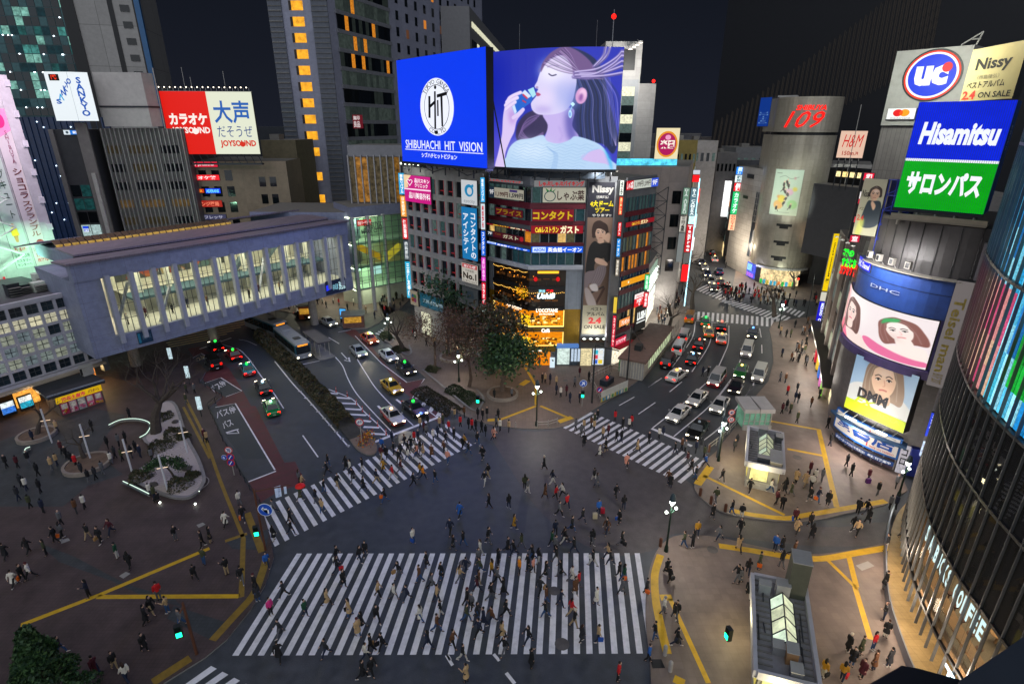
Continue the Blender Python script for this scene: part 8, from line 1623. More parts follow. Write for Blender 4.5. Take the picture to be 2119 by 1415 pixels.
# conifer at the lower left edge
r=random.Random(77);g=G(128,1490);root=empty('conifer_tree',(*g,.13),'dark bushy conifer cut by the lower left edge of the picture','tree');b=MB();b.tube([(*g,.1),(*g,6.5)],[.16,.05],M_bark,7);b.build('trunk',root,origin=(*g,.13));b=MB();pts=[]
for i in range(9000):
 t=r.random()**.7;an=r.uniform(0,6.28);R=(1-t)*2.3+.3;R*=(.6+.4*r.random())*(1+.18*math.sin(an*5+t*20));pts.append((g[0]+R*math.cos(an),g[1]+R*math.sin(an),.5+t*7.1+r.gauss(0,.12)))
leaves(b,pts,.13,[leafm(c)for c in E1],r);b.build('crown',root,origin=(*g,.13))
def bush(mb,pts,hgt,wid,n,cols,size,seed):
 r=random.Random(seed);P=[Vector(p)for p in pts];ms=[leafm(c)for c in cols];L=[]
 tot=[(b_-a).length for a,b_ in zip(P,P[1:])]
 for i in range(n):
  t=r.random()*sum(tot);k=0
  while t>tot[k]and k<len(tot)-1:t-=tot[k];k+=1
  d=(P[k+1]-P[k]).normalized();q=P[k]+d*t;nn=Vector((-d.y,d.x));a=r.uniform(0,math.pi);rr=r.uniform(.7,1)**.5;bump=.75+.25*math.sin(t*2.1+k)+.1*math.sin(t*7);L.append((q.x+nn.x*wid*rr*math.cos(a),q.y+nn.y*wid*rr*math.cos(a),.1+hgt*bump*rr*math.sin(a)))
 leaves(mb,L,size,ms,r)
hp=GP(z2,[(720,262),(900,432),(1080,600),(1250,780),(1400,940),(1540,1105)])
b=MB();strip(b,hp+[G(*z2(1640,1215))],2.0,.16,mat((.05,.045,.035),.9,.3));b.prism([(x,y)for x,y in[tuple(v)for v in smooth([(G(*z2(1530,1180))),G(*z2(1640,1330)),G(*z2(1770,1385)),G(*z2(1830,1330)),G(*z2(1790,1230)),G(*z2(1650,1110))],3)]],.0,.15,M_kerb,mat((.20,.14,.10),.8,.2));tag(b.build('median_island'),kind='structure')
root=empty('hedge',(*hp[2],.15),'long brown green clipped hedge down the middle of the left road','hedge');b=MB();b.build;bush(b,hp,1.7,1.15,13000,[(.045,.05,.022),(.07,.055,.028),(.03,.035,.018),(.10,.07,.035)],.14,5);b.build('foliage',root,origin=(*hp[2],.15))
for i,(pts,lab,h,c)in enumerate((([(850,765),(1000,860),(1200,990)],'low dark planting bed along the left kerb of the corner pavement',.5,[(.035,.03,.018),(.05,.035,.02),(.025,.03,.015)]),([(1150,760),(1300,830),(1400,910)],'low green planting bed with a curved stone kerb',.8,[(.03,.05,.02),(.02,.035,.015),(.05,.05,.025)]),([(640,370),(720,410)],'small planted island around the bare tree by the side crossing',.5,[(.03,.04,.018),(.05,.04,.02)]),([(530,250),(570,300)],'small planted island with the lamp by the side crossing',.9,[(.025,.04,.018),(.04,.05,.02)]),([(935,575),(1040,590)],'strip of shrubs under the russet trees',.7,[(.03,.04,.018),(.045,.04,.02)]))):
 P=GP(z3,pts);b=MB();bush(b,P,h,(1.5,1.3,1.0,1.0,.9)[i],2600,c,.12,60+i);tag(b.build('plant_bed'),lab,'planting bed')
b=MB()
for pts in([(888,582),(1080,740),(1360,965),(1440,925),(1462,850),(1400,770)],[(620,368),(735,442),(782,420),(760,350)],[(510,290),(560,322),(605,315),(615,230)]):strip(b,smooth(GP(z3,pts),4),.28,.30,M_kerb);
tag(b.build('planter_kerb'),kind='structure')
def ringwall(px,py,r,lab,h=.45):
 g=G(px,py);root=empty('round_planter',(*g,.13),lab,'planter');b=MB();b.lathe((*g,.13),[(r,0),(r,h),(r-.3,h),(r-.3,h-.12)],mat((.24,.20,.17),.7,.2),28);b.build('rim',root,origin=(*g,.13));b=MB();b.lathe((*g,.2),[(r-.32,0),(r-.32,h-.16),(.1,h-.06)],mat((.13,.085,.06),.9,.3),24);b.build('soil',root,origin=(*g,.13))
ringwall(1040,819,2.2,'round stone planter ring under the evergreen tree');ringwall(78,905,2.0,'round planter of dark soil under the small spreading tree');ringwall(183,965,2.3,'oval planter of dark soil under the thin bare tree');ringwall(938,742,2.2,'low round planter among the russet trees')
# raked gravel garden
zg_=ZC((0,680),3.825);gd=smooth(GP(zg_,[(1040,1210),(1230,1310),(1400,1360),(1520,1350),(1600,1280),(1620,1200),(1570,1050),(1480,880),(1400,640),(1330,600),(1260,640),(1225,760),(1150,900),(1230,960),(1230,1060),(1120,1140)]),3)
b=MB();mg=mat((.42,.35,.33),.9,.10,scale=9,bump=.4);b.prism(gd,.13,.5,mat((.20,.19,.19),.6,.2),mg);tag(b.build('gravel_garden'),kind='structure')
b=MB();strip(b,gd+[gd[0]],.35,.52,mat((.22,.20,.20),.6,.2));tag(b.build('garden_kerb'),kind='structure')
b=MB()
for cx,cy in((1400,950),(1290,1190),(1530,1230)):
 g=G(*zg_(cx,cy),.5)
 for k in range(4):R=.4+k*.35;strip(b,[(g[0]+R*math.cos(a),g[1]+R*math.sin(a))for a in np.linspace(0,6.28,20)],.07,.508,mat((.30,.26,.25),.9,.1))
tag(b.build('raked_lines'),kind='structure')
for i,(x,y,rr,h,lab)in enumerate(((1380,840,1.3,.9,'round clipped shrub beside the big bare tree'),(1270,940,1.5,.8,'wide low shrub left of the raked circles'),(1280,710,1.3,.7,'low shrub at the top end of the gravel garden'),(1420,1250,1.3,1.0,'rounded shrub at the lower end of the gravel garden'),(1110,1180,1.3,.8,'shrub at the left corner of the gravel garden'),(1520,1170,.8,.6,'small dark shrub on the right rim of the gravel garden'),(1450,860,.8,.6,'little shrub on the right edge above the raked circles'))):
 g=G(*zg_(x,y),.5);b=MB();rg=random.Random(90+i);L=[]
 for k in range(900):a,e_=rg.uniform(0,6.28),rg.uniform(0,1.57);q=rg.uniform(.75,1)*(1+.15*math.sin(a*3));L.append((g[0]+rr*q*math.cos(a)*math.cos(e_),g[1]+rr*q*math.sin(a)*math.cos(e_),.5+h*q*math.sin(e_)))
 leaves(b,L,.1,[leafm(c)for c in((.05,.055,.025),(.08,.06,.03),(.03,.04,.02))],rg);tag(b.build('shrub'),lab,'shrub')
g=G(*zg_(1390,1200),.5);root=empty('pine_tree',(*g,.5),'small leaning garden pine over the raked gravel','tree');b=MB();tp=[(*g,.5),(g[0]-.2,g[1],1.4),(g[0]-.9,g[1]+.3,2.2),(g[0]-1.2,g[1]+.2,2.8)];b.tube(tp,[.13,.1,.08,.05],M_bark,6);b.build('trunk',root,origin=(*g,.5));b=MB();rg=random.Random(8)
for cx,cy,cz,R in((-1.4,.4,2.7,.9),(-.2,.5,2.5,.9),(.7,.2,2.2,.7),(-2.1,-.2,2.3,.7),(-.8,-.5,3.0,.7)):leaves(b,[(g[0]+cx+rg.gauss(0,R*.45),g[1]+cy+rg.gauss(0,R*.45),cz+rg.gauss(0,.14))for k in range(420)],.1,[leafm(c)for c in E1],rg)
b.build('crown',root,origin=(*g,.5))
for i,(x,y,s)in enumerate(((1210,1240,.5),(1425,1045,.5),(1340,660,.4),(1385,740,.45),(1195,1165,.35),(1480,1110,.6),(1320,885,.45))):
 g=G(*zg_(x,y),.5);b=MB();b.ball((*g,.5),(s,s*.8,s*.7),mat((.07,.06,.055),.8,.3),7,5);rg=random.Random(i);b.v=[(a+rg.uniform(-.08,.08),c+rg.uniform(-.08,.08),d)for a,c,d in b.v];tag(b.build('garden_rock'),'%s dark rock set in the raked gravel, %s'%(('large','small','flat','squat','little','broad','grey')[i],('by the left corner shrub','beside the right raked circle','at the top tip','near the tree foot','near the corner shrub edge','on the right rim','below the clipped shrub')[i]),'rock','rocks in the gravel garden')
 # ---------------------------------------------------------------- street furniture
M_pole=mat('#23282a',.5,.15);M_gpole=mat('#a8a49c',.5,.1,metal=.3);M_brown=mat('#5a3626',.6,.2);M_greenp=mat('#12281f',.45,.1,metal=.3)
M_conc=mat((.30,.28,.27),.7,.15);lampg=glow('#f4fff2',9)
def street_lamp(px,py,h,lab,e=700,c=(1,.93,.8),heads=3):
 g=G(px,py);root=empty('street_lamp',(*g,.13),lab,'street lamp','ornate street lamps');b=MB();b.lathe((*g,.13),[(.2,0),(.17,.5),(.1,.7),(.08,h*.6),(.06,h-.6)],M_greenp,10)
 for k in range(heads-1):a=k*3.14+.5;b.tube([(*g,h-1.5),(g[0]+.5*math.cos(a),g[1]+.5*math.sin(a),h-1.3)],.04,M_greenp,5)
 b.build('post',root,origin=(*g,.13));b=MB();b.lathe((*g,h-.62),[(.12,0),(.24,.25),(.24,.4)],lampg,12);b.build('lantern',root);b=MB();b.lathe((*g,h-.21),[(.27,0),(.25,.35),(.17,.62),(.03,.75)],mat('#3e4c54',.4,.1,metal=.4),12);b.build('lamp_hood',root)
 for k in range(heads-1):a=k*3.14+.5;b=MB();b.ball((g[0]+.55*math.cos(a),g[1]+.55*math.sin(a),h-1.2),.13,lampg,8,6);b.build('globe',root)
 lamp('lantern_light',(*g,h-.9),e,c,r=.3)
for a in((1378,1142,5.7,'green ornate street lamp at the kerb right of the near crossing',1100),(1110,882,5.9,'ornate street lamp at the tip of the corner pavement',900),(1486,955,5.3,'street lamp by the right crossing beside the subway entrance',800,(1,.97,.9)),(950,791,4.6,'street lamp beside the nearest russet tree',500),(806,706,4.6,'street lamp at the small side crossing',500),(1611,680,5,'street lamp on the shop pavement by the far crossing',800),(1410,610,5.5,'street lamp at the mouth of the shopping street',900),(1858,1030,4.5,'street lamp at the foot of the yellow street banner',500)):street_lamp(*a)
def pole(name,lab,cat,px,py,h,r=.09,m=None,arm=None,group=None):
 g=G(px,py);b=MB();b.tube([(*g,.1),(*g,h)],[r,r*.75],m or M_pole,8)
 if arm:q=G(*arm[:2],arm[2]);b.tube([(*g,h-.3),(q[0],q[1],arm[2])],r*.55,m or M_pole,6)
 return tag(b.build(name),lab,cat,group),g
p,g=pole('signal_mast','tall black mast with a long arm on the corner pavement','mast',1224.6,835,8.8,.13,None,(1281,726,8.0));pole('signal_mast','second black mast with an arm near the stair shelter','mast',1297,787,8.6,.12,None,(1335,722,8.2));p,gL=pole('signal_mast','rusty sticker covered mast at the left plaza corner','mast',408,1355,4.9,.11,M_brown,(372,1268,4.2));p,gM=pole('signal_mast','leaning looking rusty mast at the left kerb carrying a blue arrow sign','mast',550,1140,6.6,.1,M_brown,(600,1003,5.2));pole('signal_mast','grey mast beside the subway entrance at the right crossing','mast',1484,948,7,.16,mat('#4a5258',.5));pole('signal_mast','thin dark mast at the pavement by the blue upright sign','mast',1668,660,9,.09)
def ped(px,py,h,lab,dx=0,dy=-1,c='#18f0a0'):
 g=G(px,py,h);root=empty('pedestrian_signal',(*g,h),lab,'traffic signal','pedestrian signals');b=MB();d=Vector((dx,dy)).normalized();b.obox(g,(-d.y,d.x),.45,.3,h-.5,h+.5,M_pole);b.build('housing',root)
 for z,m in((h+.06,glow('#0a1a14',.2)),(h-.4,glow(c,5))):b=MB();b.obox((g[0]+d.x*.16,g[1]+d.y*.16),(-d.y,d.x),.34,.04,z,z+.36,m);b.build('lamp',root)
ped(369,1305,3.2,'green walking signal hanging low on the rusty plaza mast',.5,-1);ped(530,1098,3.0,'green walking signal at the left kerb under the blue arrow sign',.3,-1);ped(1206,815,2.8,'green walking signal on the corner pavement near the black mast',-.2,-1);ped(989,826,3.0,'green walking signal at the curved planting bed',-.2,-1);ped(1508,1310,3.2,'signal with a small green light by the near subway entrance',-1,-.2);ped(1652,575,3,'distant signal with a red light near the stairway',0,-1,'#ff2a20')
def rsign(px,py,h,r,cols,lab,txt=None,base=None,aim=(0,-1)):
 g=G(px,py,h);d=Vector(aim).normalized();u=Vector((-d.y,d.x,0));b=MB();c=Vector((g[0],g[1],h))
 for k,(f,m)in enumerate(cols):b.face([c+u*(r*f*x)+Vector((0,0,r*f*y))+Vector((d.x,d.y,0))*(.03+k*.012)for x,y in disc(0,0,1,1,20)],mat(m,.5,0));b.face([c+u*(r*x)+Vector((0,0,r*y))-Vector((d.x,d.y,0))*.02 for x,y in disc(0,0,1,1,20)][::-1],M_gpole)if k==0 else None
 if txt:letter_quad(b,txt,[c+u*(-r*.5)+Vector((d.x*.08,d.y*.08,-r*.55)),c+u*(r*.5)+Vector((d.x*.08,d.y*.08,-r*.55)),c+u*(r*.5)+Vector((d.x*.08,d.y*.08,r*.55)),c+u*(-r*.5)+Vector((d.x*.08,d.y*.08,r*.55))],mat('#f2f4f8',.5,0)if cols[-1][1]!='#e8e6e2' else mat('#1c3a8a',.5,0),bold=.04)
 if base:b.tube([(g[0]-d.x*.08,g[1]-d.y*.08,.1),(g[0]-d.x*.08,g[1]-d.y*.08,h+.3)],.05,M_gpole,6)
 tag(b.build('road_sign'),lab,'road sign')
RW,RB=[(1,'#c01c2c'),(.76,'#e8e6e2')],[(1,'#c01c2c'),(.74,'#1c3a9a')]
B1=[(1,'#e8eef6'),(.92,'#1c50b8')]
rsign(549,1054,5.6,.62,B1,'round blue sign with a white arrow on the left kerb mast','↰');rsign(473,931,3.3,.42,RW,'topmost round red and white sign at the left kerb','70',True);rsign(477,945,2.6,.42,RB,'middle round red and blue sign at the left kerb','⟋');rsign(478,957,1.9,.42,RB,'lowest round red and blue sign at the left kerb','⟋');rsign(464,946,2.4,.3,B1,'small round blue sign beside the red signs at the left kerb','↑')
rsign(744,873,3.1,.5,RW,'round red no turning sign at the end of the hedge','↩',True);rsign(1207,793,3.6,.5,B1,'round blue arrow sign on the corner pavement','↗',True);rsign(1241,806,2.2,.42,RB,'round blue and red sign by the construction fence','⟋');rsign(1514,853,3.2,.4,RW,'upper round white sign near the glass lift','40',True);rsign(1513,868,2.5,.4,RW,'lower round white sign near the glass lift','8-20')
for i,(x,y)in enumerate(((72,780),(178,822),(265,900),(322,965),(392,1035),(465,1105),(545,1182))):
 g=G(*z3(x,y));b=MB();b.lathe((*g,.01),[(.12,0),(.12,.04),(.05,.06),(.045,.78),(.02,.82)],mat('#c8381c',.5,.1),8);b.lathe((*g,.5),[(.055,0),(.055,.1)],mat('#e8e4e0',.5),8);tag(b.build('traffic_post'),'orange flexible post on the hatched road strip, %s from the stop line'%('seventh','sixth','fifth','fourth','third','second','first')[i],'post','orange posts along the hatching')
for i,(x,y,l)in enumerate(((1448,1027,'brown bollard nearest the right crossing'),(1470,1044,'middle brown bollard of the kerb row facing the crossing'),(1500,1060,'third brown bollard at the start of the yellow strip'),(1375,1357,'grey bollard at the lower end of the yellow strip'),(1386,1390,'second grey bollard below the yellow strip'),(1366,1132,'stub bollard beside the green ornate lamp'),(1466,936,'brown bollard at the top of the right crossing'))):
 g=G(x,y);b=MB();b.lathe((*g,.13),[(.15,0),(.15,.8),(.1,.9),(.02,.93)],M_brown if i!=3 and i!=4 else M_conc,10);tag(b.build('bollard'),l,'bollard')
b=MB();P=GP(zc,[(590,165),(750,158),(830,155),(895,135)])
for q in P:b.tube([(*q,.12),(*q,.95)],.07,M_gpole,6)
for a,c in zip(P[1:],P[2:]):b.tube([(*a,.8),(*c,.8)],.045,M_gpole,5);b.tube([(*a,.45),(*c,.45)],.03,M_gpole,5)
tag(b.build('guard_rail'),'low grey guard rail at the tip of the corner pavement','railing')
def rail(name,lab,pts,h,m,step=1.6,wall=None):
 b=MB()
 for a,c in zip(pts,pts[1:]):
  a,c=Vector(a),Vector(c);n=max(1,int((c-a).length/step))
  for k in range(n+1):q=a.lerp(c,k/n);b.tube([(*q,.12),(*q,h)],.04,m,5)
  b.tube([(*a,h),(*c,h)],.045,m,5);b.tube([(*a,h*.55),(*c,h*.55)],.03,m,5)
 return tag(b.build(name),lab,'railing')
rail('guard_rail','long pale railing along the right road kerb by the lift',GP(z6,[(660,715),(810,600),(965,425)]),1.1,M_gpole);rail('guard_rail','dark railing along the left road kerb beside the bus bay',GP(idz,[(470,930),(498,985),(540,1050)]),1.0,M_pole);rail('guard_rail','dark zigzag railing around the bus bay notch',GP(idz,[(414,795),(460,824),(432,848),(462,915)]),1.0,M_pole)
# hoarding round the works, green sheet, covered stairs
HP_=Pl(G(*z4(1228,1385)),G(*z4(1508,1262)));root=empty('construction_fence',(*HP_.xy(HP_.L/2),.1),'white works hoarding with a blue and yellow pattern at the right road kerb','fence')
for i in range(6):
 u0,u1=HP_.L*i/6+.02,HP_.L*(i+1)/6-.02;b=MB();b.wbox(HP_,u0,u1,.15,1.75,-.06,0,mat('#c4c4be',.5,.1));b.wbox(HP_,u0,u1,.15,.75,0,.02,mat(('#c9b83a','#3a86b0','#d8d0a0')[i%3],.5,.2));b.wbox(HP_,u0+.3,u0+.7,.2,.7,.02,.03,mat(('#3a86b0','#e8e4d0','#4a9a5a')[i%3],.5,.1));b.build('panel',root)
rail('works_barrier','grey works barrier round the dug up corner behind the hoarding',GP(z4,[(1228,1385),(1110,1160),(1340,1050),(1480,1090)]),1.2,M_gpole,.8)
b=MB();gs=smooth(GP(z4,[(1412,1050),(1450,1090),(1490,1105)]),4)
for a,c in zip(gs,gs[1:]):b.face([(a.x,a.y,.2),(c.x,c.y,.2),(c.x,c.y,2.3),(a.x,a.y,2.3)],mat('#0f8a4a',.5,.1));b.face([(a.x,a.y+.05,.2),(a.x,a.y+.05,2.3),(c.x,c.y+.05,2.3),(c.x,c.y+.05,.2)],mat('#0f8a4a',.5,.1))
tag(b.build('green_screen'),'curved green sheet barrier beside the works','barrier');b=MB();g=G(*z4(1290,1190));b.obox(g,(.6,.8),2.2,1.2,.2,1.0,mat('#26303a',.5));b.tube([(*g,1),(g[0]+.6,g[1]+.8,1.5)],.06,M_pole,6);b.ball((g[0],g[1],1.15),.16,glow('#ff2418',4),8,6);tag(b.build('generator'),'dark works machine with a red warning lamp inside the hoarding','machine')
SH=Pl(G(1330,790),G(1387,712));root=empty('stair_shelter',(*SH.xy(8,-2),.13),'long low stair shelter with a flat brown roof and lit glass side','shelter');b=MB();b.wbox(SH,0,SH.L,.13,3.0,-3.6,-.1,mat('#b9b2a6',.6,.1));b.wbox(SH,-.4,SH.L+.2,3.0,3.25,-3.9,.3,mat((.16,.10,.08),.7,.2));b.build('wall',root);b=MB();b.wbox(SH,3.0,SH.L-.5,1.0,2.8,-.1,-.02,glow('#dff0c0',.7,.4,1));b.build('window',root)
for i in range(16):b=MB();b.wbox(SH,3+i*1.3,3.08+i*1.3,1,2.8,-.02,.05,M_grey);b.build('mullion',root)
b=MB()
for i in range(9):b.wbox(SH,-.1,0,.3,2.8,-3.4+i*.4,-3.2+i*.4,M_lgrey)
b.build('grille',root);b=MB();b.wbox(SH,3.5,4.8,3.25,4.1,-2.6,-1.6,M_pole);b.build('roof_unit',root)
# subway entrances with glazed ridge, and the lift
def subway(FL,BL_,FR,lab,h,units,glowe,seed):
 FL,BL_,FR=Vector(FL),Vector(BL_),Vector(FR);d=(BL_-FL);Lg=d.length;d.normalize();w=FR-FL;Wd=w.length;w.normalize();pt=lambda u,v,z:(*(FL+d*u+w*v),z)
 def bx(b,u0,u1,v0,v1,z0,z1,m):b.hexa([pt(u0,v0,z0),pt(u0,v1,z0),pt(u1,v1,z0),pt(u1,v0,z0)],[pt(u0,v0,z1),pt(u0,v1,z1),pt(u1,v1,z1),pt(u1,v0,z1)],m)
 root=empty('subway_entrance',(*(FL+d*Lg/2+w*Wd/2),.13),lab,'subway entrance');b=MB();mw=mat((.34,.33,.31),.6,.15,tile=(.5,.25,.01,.7));bx(b,.3,Lg-.2,.3,Wd-.3,.13,.95,mw);bx(b,.35,Lg-.3,.35,Wd-.35,.95,h-.45,mat((.22,.21,.19),.6));bx(b,0,Lg,0,Wd,h-.45,h-.3,mat((.20,.19,.20),.7,.2))
 for a in((0,Lg,-.08,.18),(0,Lg,Wd-.18,Wd+.08)):bx(b,*a,h-.5,h+.12,mat((.42,.41,.44),.5,.1))
 for a in((-.08,.18),(Lg-.18,Lg+.08)):bx(b,*a,.18,Wd-.18,h-.5,h+.118,mat((.42,.41,.44),.5,.1))
 b.build('shelter',root);b=MB()
 for v0,v1 in((.28,.34),(Wd-.34,Wd-.28)):bx(b,.8,Lg-.8,v0,v1,1.1,h-.6,glow('#f0dc6a',.75,.4,1))
 bx(b,.24,.3,.6,Wd*.62,1.2,h-.7,glow('#f4ea9a',.9,.3,1));b.build('window',root);b=MB();u0,u1,v0,vm,v1=Lg*.28,Lg*.78,Wd*.33,Wd*.52,Wd*.74;zr=h-.28;gm=[glow('#dff4d8',glowe,.35,.9),glow('#e8f0c8',glowe*.8,.35,.9)]
 for k in range(4):
  a,c=u0+(u1-u0)*k/4+.05,u0+(u1-u0)*(k+1)/4-.05;b.face([pt(a,v0,zr),pt(a,vm,zr+.8),pt(c,vm,zr+.8),pt(c,v0,zr)],gm[k in(1,2)]);b.face([pt(a,vm,zr+.8),pt(a,v1,zr),pt(c,v1,zr),pt(c,vm,zr+.8)],gm[1])
 b.face([pt(u0,v0,zr),pt(u0,v1,zr),pt(u0,vm,zr+.8)],gm[1]);b.build('skylight',root);b=MB()
 for k in range(5):a=u0+(u1-u0)*k/4;b.tube([pt(a,v0,zr),pt(a,vm,zr+.82),pt(a,v1,zr)],.05,M_steel,5)
 for v,z in((v0,zr),(vm,zr+.82),(v1,zr)):b.tube([pt(u0,v,z),pt(u1,v,z)],.05,M_steel,5)
 b.build('glazing_bar',root);b=MB();r=random.Random(seed)
 for k in range(int(Lg*2)):u=.4+k*.5;bx(b,u,u+.12,.25,v0-.1,h-.3,h-.22,M_grey);bx(b,u,u+.12,v1+.1,Wd-.25,h-.3,h-.22,M_grey)
 for k in range(9):u,v=r.uniform(.4,Lg-1),r.choice((r.uniform(.3,v0-.4),r.uniform(v1+.1,Wd-.6)));b.tube([pt(u,v,h-.2),pt(u+r.uniform(.4,2.2),v+r.uniform(-.1,.1),h-.15)],.04,M_steel,5)
 b.build('roof_pipe',root)
 for k,(u,v,lu,lv,hh,c)in enumerate(units):b=MB();bx(b,Lg*u,Lg*u+lu,Wd*v,Wd*v+lv,h-.3,h+hh,mat(c,.6,.15));bx(b,Lg*u-.03,Lg*u+lu+.03,Wd*v-.03,Wd*v+lv+.03,h+hh,h+hh+.06,M_lgrey);b.build('roof_unit',root)
 lamp('entrance_lamp',pt(-.9,Wd*.4,2.6),260,(1,.88,.5),r=.5);lamp('entrance_lamp',pt(Lg*.6,-.9,2.4),260,(1,.88,.5),r=.5)
subway((23.9,48.4),(27.0,55.6),(27.2,46.9),'grey subway entrance with a glazed ridge roof at the right crossing',3.2,[(.02,.62,2.6,1.1,.5,'#6a665e'),(.85,.3,.7,.9,.6,'#55585c'),(.1,.3,.6,1.2,.4,'#3a3f48'),(.75,.78,.9,.7,.4,'#44474c')],.55,1)
subway((15.3,25.0),(18.4,33.2),(18.9,23.9),'near subway entrance with a lit green white glazed ridge and a tall vent box',3.2,[(.84,.62,1.5,1.25,2.9,'#4a4c40'),(.8,.42,.8,.9,.9,'#9a9894'),(.82,.12,.6,.8,.5,'#8a8c8e'),(.16,.5,.9,.7,.7,'#8a6a4a'),(.22,.3,.7,1.0,.35,'#77787a'),(.03,.55,.8,.7,.4,'#5a5c60')],.95,2)
g0,g1=G(1536,890),G(1591,890);root=empty('lift_shelter',(*g0,.13),'pale green glass lift shelter with a grey folded roof','lift');b=MB();b.box(g0[0]+.1,g0[1]+.1,.13,g1[0]-.1,g0[1]+2.6,2.5,glow('#7fb89a',.4,.45,.8));b.build('glass_wall',root);b=MB()
for k in range(6):x=g0[0]+(g1[0]-g0[0])*k/5;b.box(x-.05,g0[1]-.02,.13,x+.05,g0[1]+.1,2.5,M_lgrey)
b.box(g0[0],g0[1]+.02,1.2,g1[0],g0[1]+.08,1.28,M_lgrey);b.box(g0[0]-.1,g0[1]-.3,.1,g1[0]+.1,g0[1]+.02,.75,M_lgrey);b.build('frame',root);b=MB();b.hexa([(g0[0]-.2,g0[1]-.3,2.5),(g1[0]+.2,g0[1]-.3,2.5),(g1[0]+.2,g0[1]+3,2.8),(g0[0]-.2,g0[1]+3,2.8)],[(g0[0]-.2,g0[1]-.3,3.0),(g1[0]+.2,g0[1]-.3,3.0),(g1[0]+.2,g0[1]+3,3.2),(g0[0]-.2,g0[1]+3,3.2)],mat((.40,.38,.37),.5,.1));b.box((g0[0]+g1[0])/2-.04,g0[1]-.32,2.5,(g0[0]+g1[0])/2+.04,g0[1]+3.02,3.22,M_grey);b.build('roof',root)
# bus shelter, station booths, plaza poles and benches
g=G(*z2(1275,400));root=empty('bus_shelter',(*g,.01),'dark roofed bus shelter beside the waiting bus','shelter');b=MB();d=Vector((.62,-.78));b.obox(g,d,7,2.2,2.6,2.8,mat((.05,.045,.06),.5,.2));b.build('roof',root);b=MB()
for k in range(4):
 for s in(-.8,.8):q=Vector(g)+d*(-3+k*2)+Vector((-d.y,d.x))*s;b.tube([(*q,0),(*q,2.6)],.06,M_gpole,6)
b.build('post',root);b=MB();b.obox(g,d,8,2.6,.0,.16,M_kerb);b.build('platform',root)
for x,y,w,h,c,lab,cat in((636,657,2.6,2.7,'#a8562a','orange brown ticket kiosk on the station pavement','kiosk'),(733,675,3.8,2.4,'#6a4a40','small police box style booth with a sloping grey roof by the station','booth')):
 g=G(x,y);root=empty(cat,(*g,.13),lab,cat);b=MB();b.obox(g,(.9,.2),w,2.4,.13,h,mat(c,.6,.3,scale=3));b.obox((g[0]+.2,g[1]-1.2),(.9,.2),w*.8,.08,1.1,2.2,glow('#d8a03a',.6,.5,2));b.build('body',root);b=MB();b.obox(g,(.9,.2),w+.5,3.2,h,h+.25,M_grey);b.build('roof',root)
g=G(712,668);b=MB();b.obox(g,(.9,-.1),1.3,.15,.13,.8,M_pole);b.obox(g,(.9,-.1),1.3,.2,.8,2.9,M_pole);b.obox((g[0],g[1]-.12),(.9,-.1),1.15,.04,.95,2.8,glow('#4aa8f0',1.2,.4,2));tag(b.build('bus_display'),'upright lit blue bus information board','display board')
for x,y,h,lab in((415,910,4.6,'white plaza pole left of the oval planter'),(725,1055,4.8,'white plaza pole over the oval planter'),(1060,1185,4.8,'white plaza pole at the left corner of the gravel garden'),(1337,1320,4.8,'white plaza pole at the lower end of the gravel garden'),(1490,1010,4.6,'white plaza pole on the right rim of the gravel garden')):
 g=G(*zg_(x,y));b=MB();b.tube([(*g,.13),(*g,h)],.09,mat('#c4c4c8',.4,.05),8);b.tube([(g[0]-.5,g[1],h-1.6),(g[0]+.5,g[1]+.2,h-1.5)],.03,glow('#ffe0c0',1.4),5);tag(b.build('plaza_pole'),lab,'lamp pole','white poles around the garden')
for i,(pts,lab)in enumerate((([(985,1245),(1090,1295),(1190,1345)],'long glass bench rail with light lines at the foot of the gravel garden'),([(870,795),(960,755),(1080,745),(1170,765),(1200,800),(1170,860),(1115,895)],'curved rail with a line of light round the sunken seats'),([(205,1020),(215,985),(250,970)],'short curved light rail beside the small spreading tree'))):
 P=smooth(GP(zg_,pts),4);b=MB();strip(b,P,.5,.55,mat('#3a4448',.3,.1));b.tube([(p.x,p.y,.62)for p in P],.04,glow('#cfe8d8',1.6),5);b.tube([(p.x,p.y,.3)for p in P],.05,M_gpole,5);tag(b.build('bench_rail'),lab,'bench')
b=MB()
for x,y in((1265,1375),(1545,1385),(1570,1285)):g=G(*zg_(x,y),.3);b=MB();b.ball((*g,.3),.1,glow('#f2fff0',8),8,6);tag(b.build('ground_light'),'small bright lamp in the garden kerb, %s'%{1265:'leftmost of the three',1545:'middle of the three',1570:'the bluish right one'}[x],'lamp')
for x,y,lab in((357,735,'tilted white lit bus stop board near the footbridge'),(393,775,'second white lit bus stop board behind the bus bay'),(418,842,'white arrow shaped bus stop board beside the tactile strip')):
 g=G(x,y+22);b=MB();b.tube([(*g,.13),(*g,1.2)],.05,M_pole,6);b.obox(g,(1,.1),.55,.12,1.2,3.0,glow('#cfe8f0',.8,.5,4));tag(b.build('bus_stop_board'),lab,'bus stop')
g=G(757,918);root=empty('flower_stand',(*g,.15),'cluster of yellow and orange flower pots at the hedge end','flowers');b=MB();rg=random.Random(3);leaves(b,[(g[0]+rg.gauss(0,.5),g[1]+rg.gauss(.6,.8),.3+rg.random()*.5)for i in range(260)],.12,[mat(c,.6,.2)for c in('#d89a14','#c8641c','#7a2a3a','#4a4a2a')],rg);b.build('flowers',root)
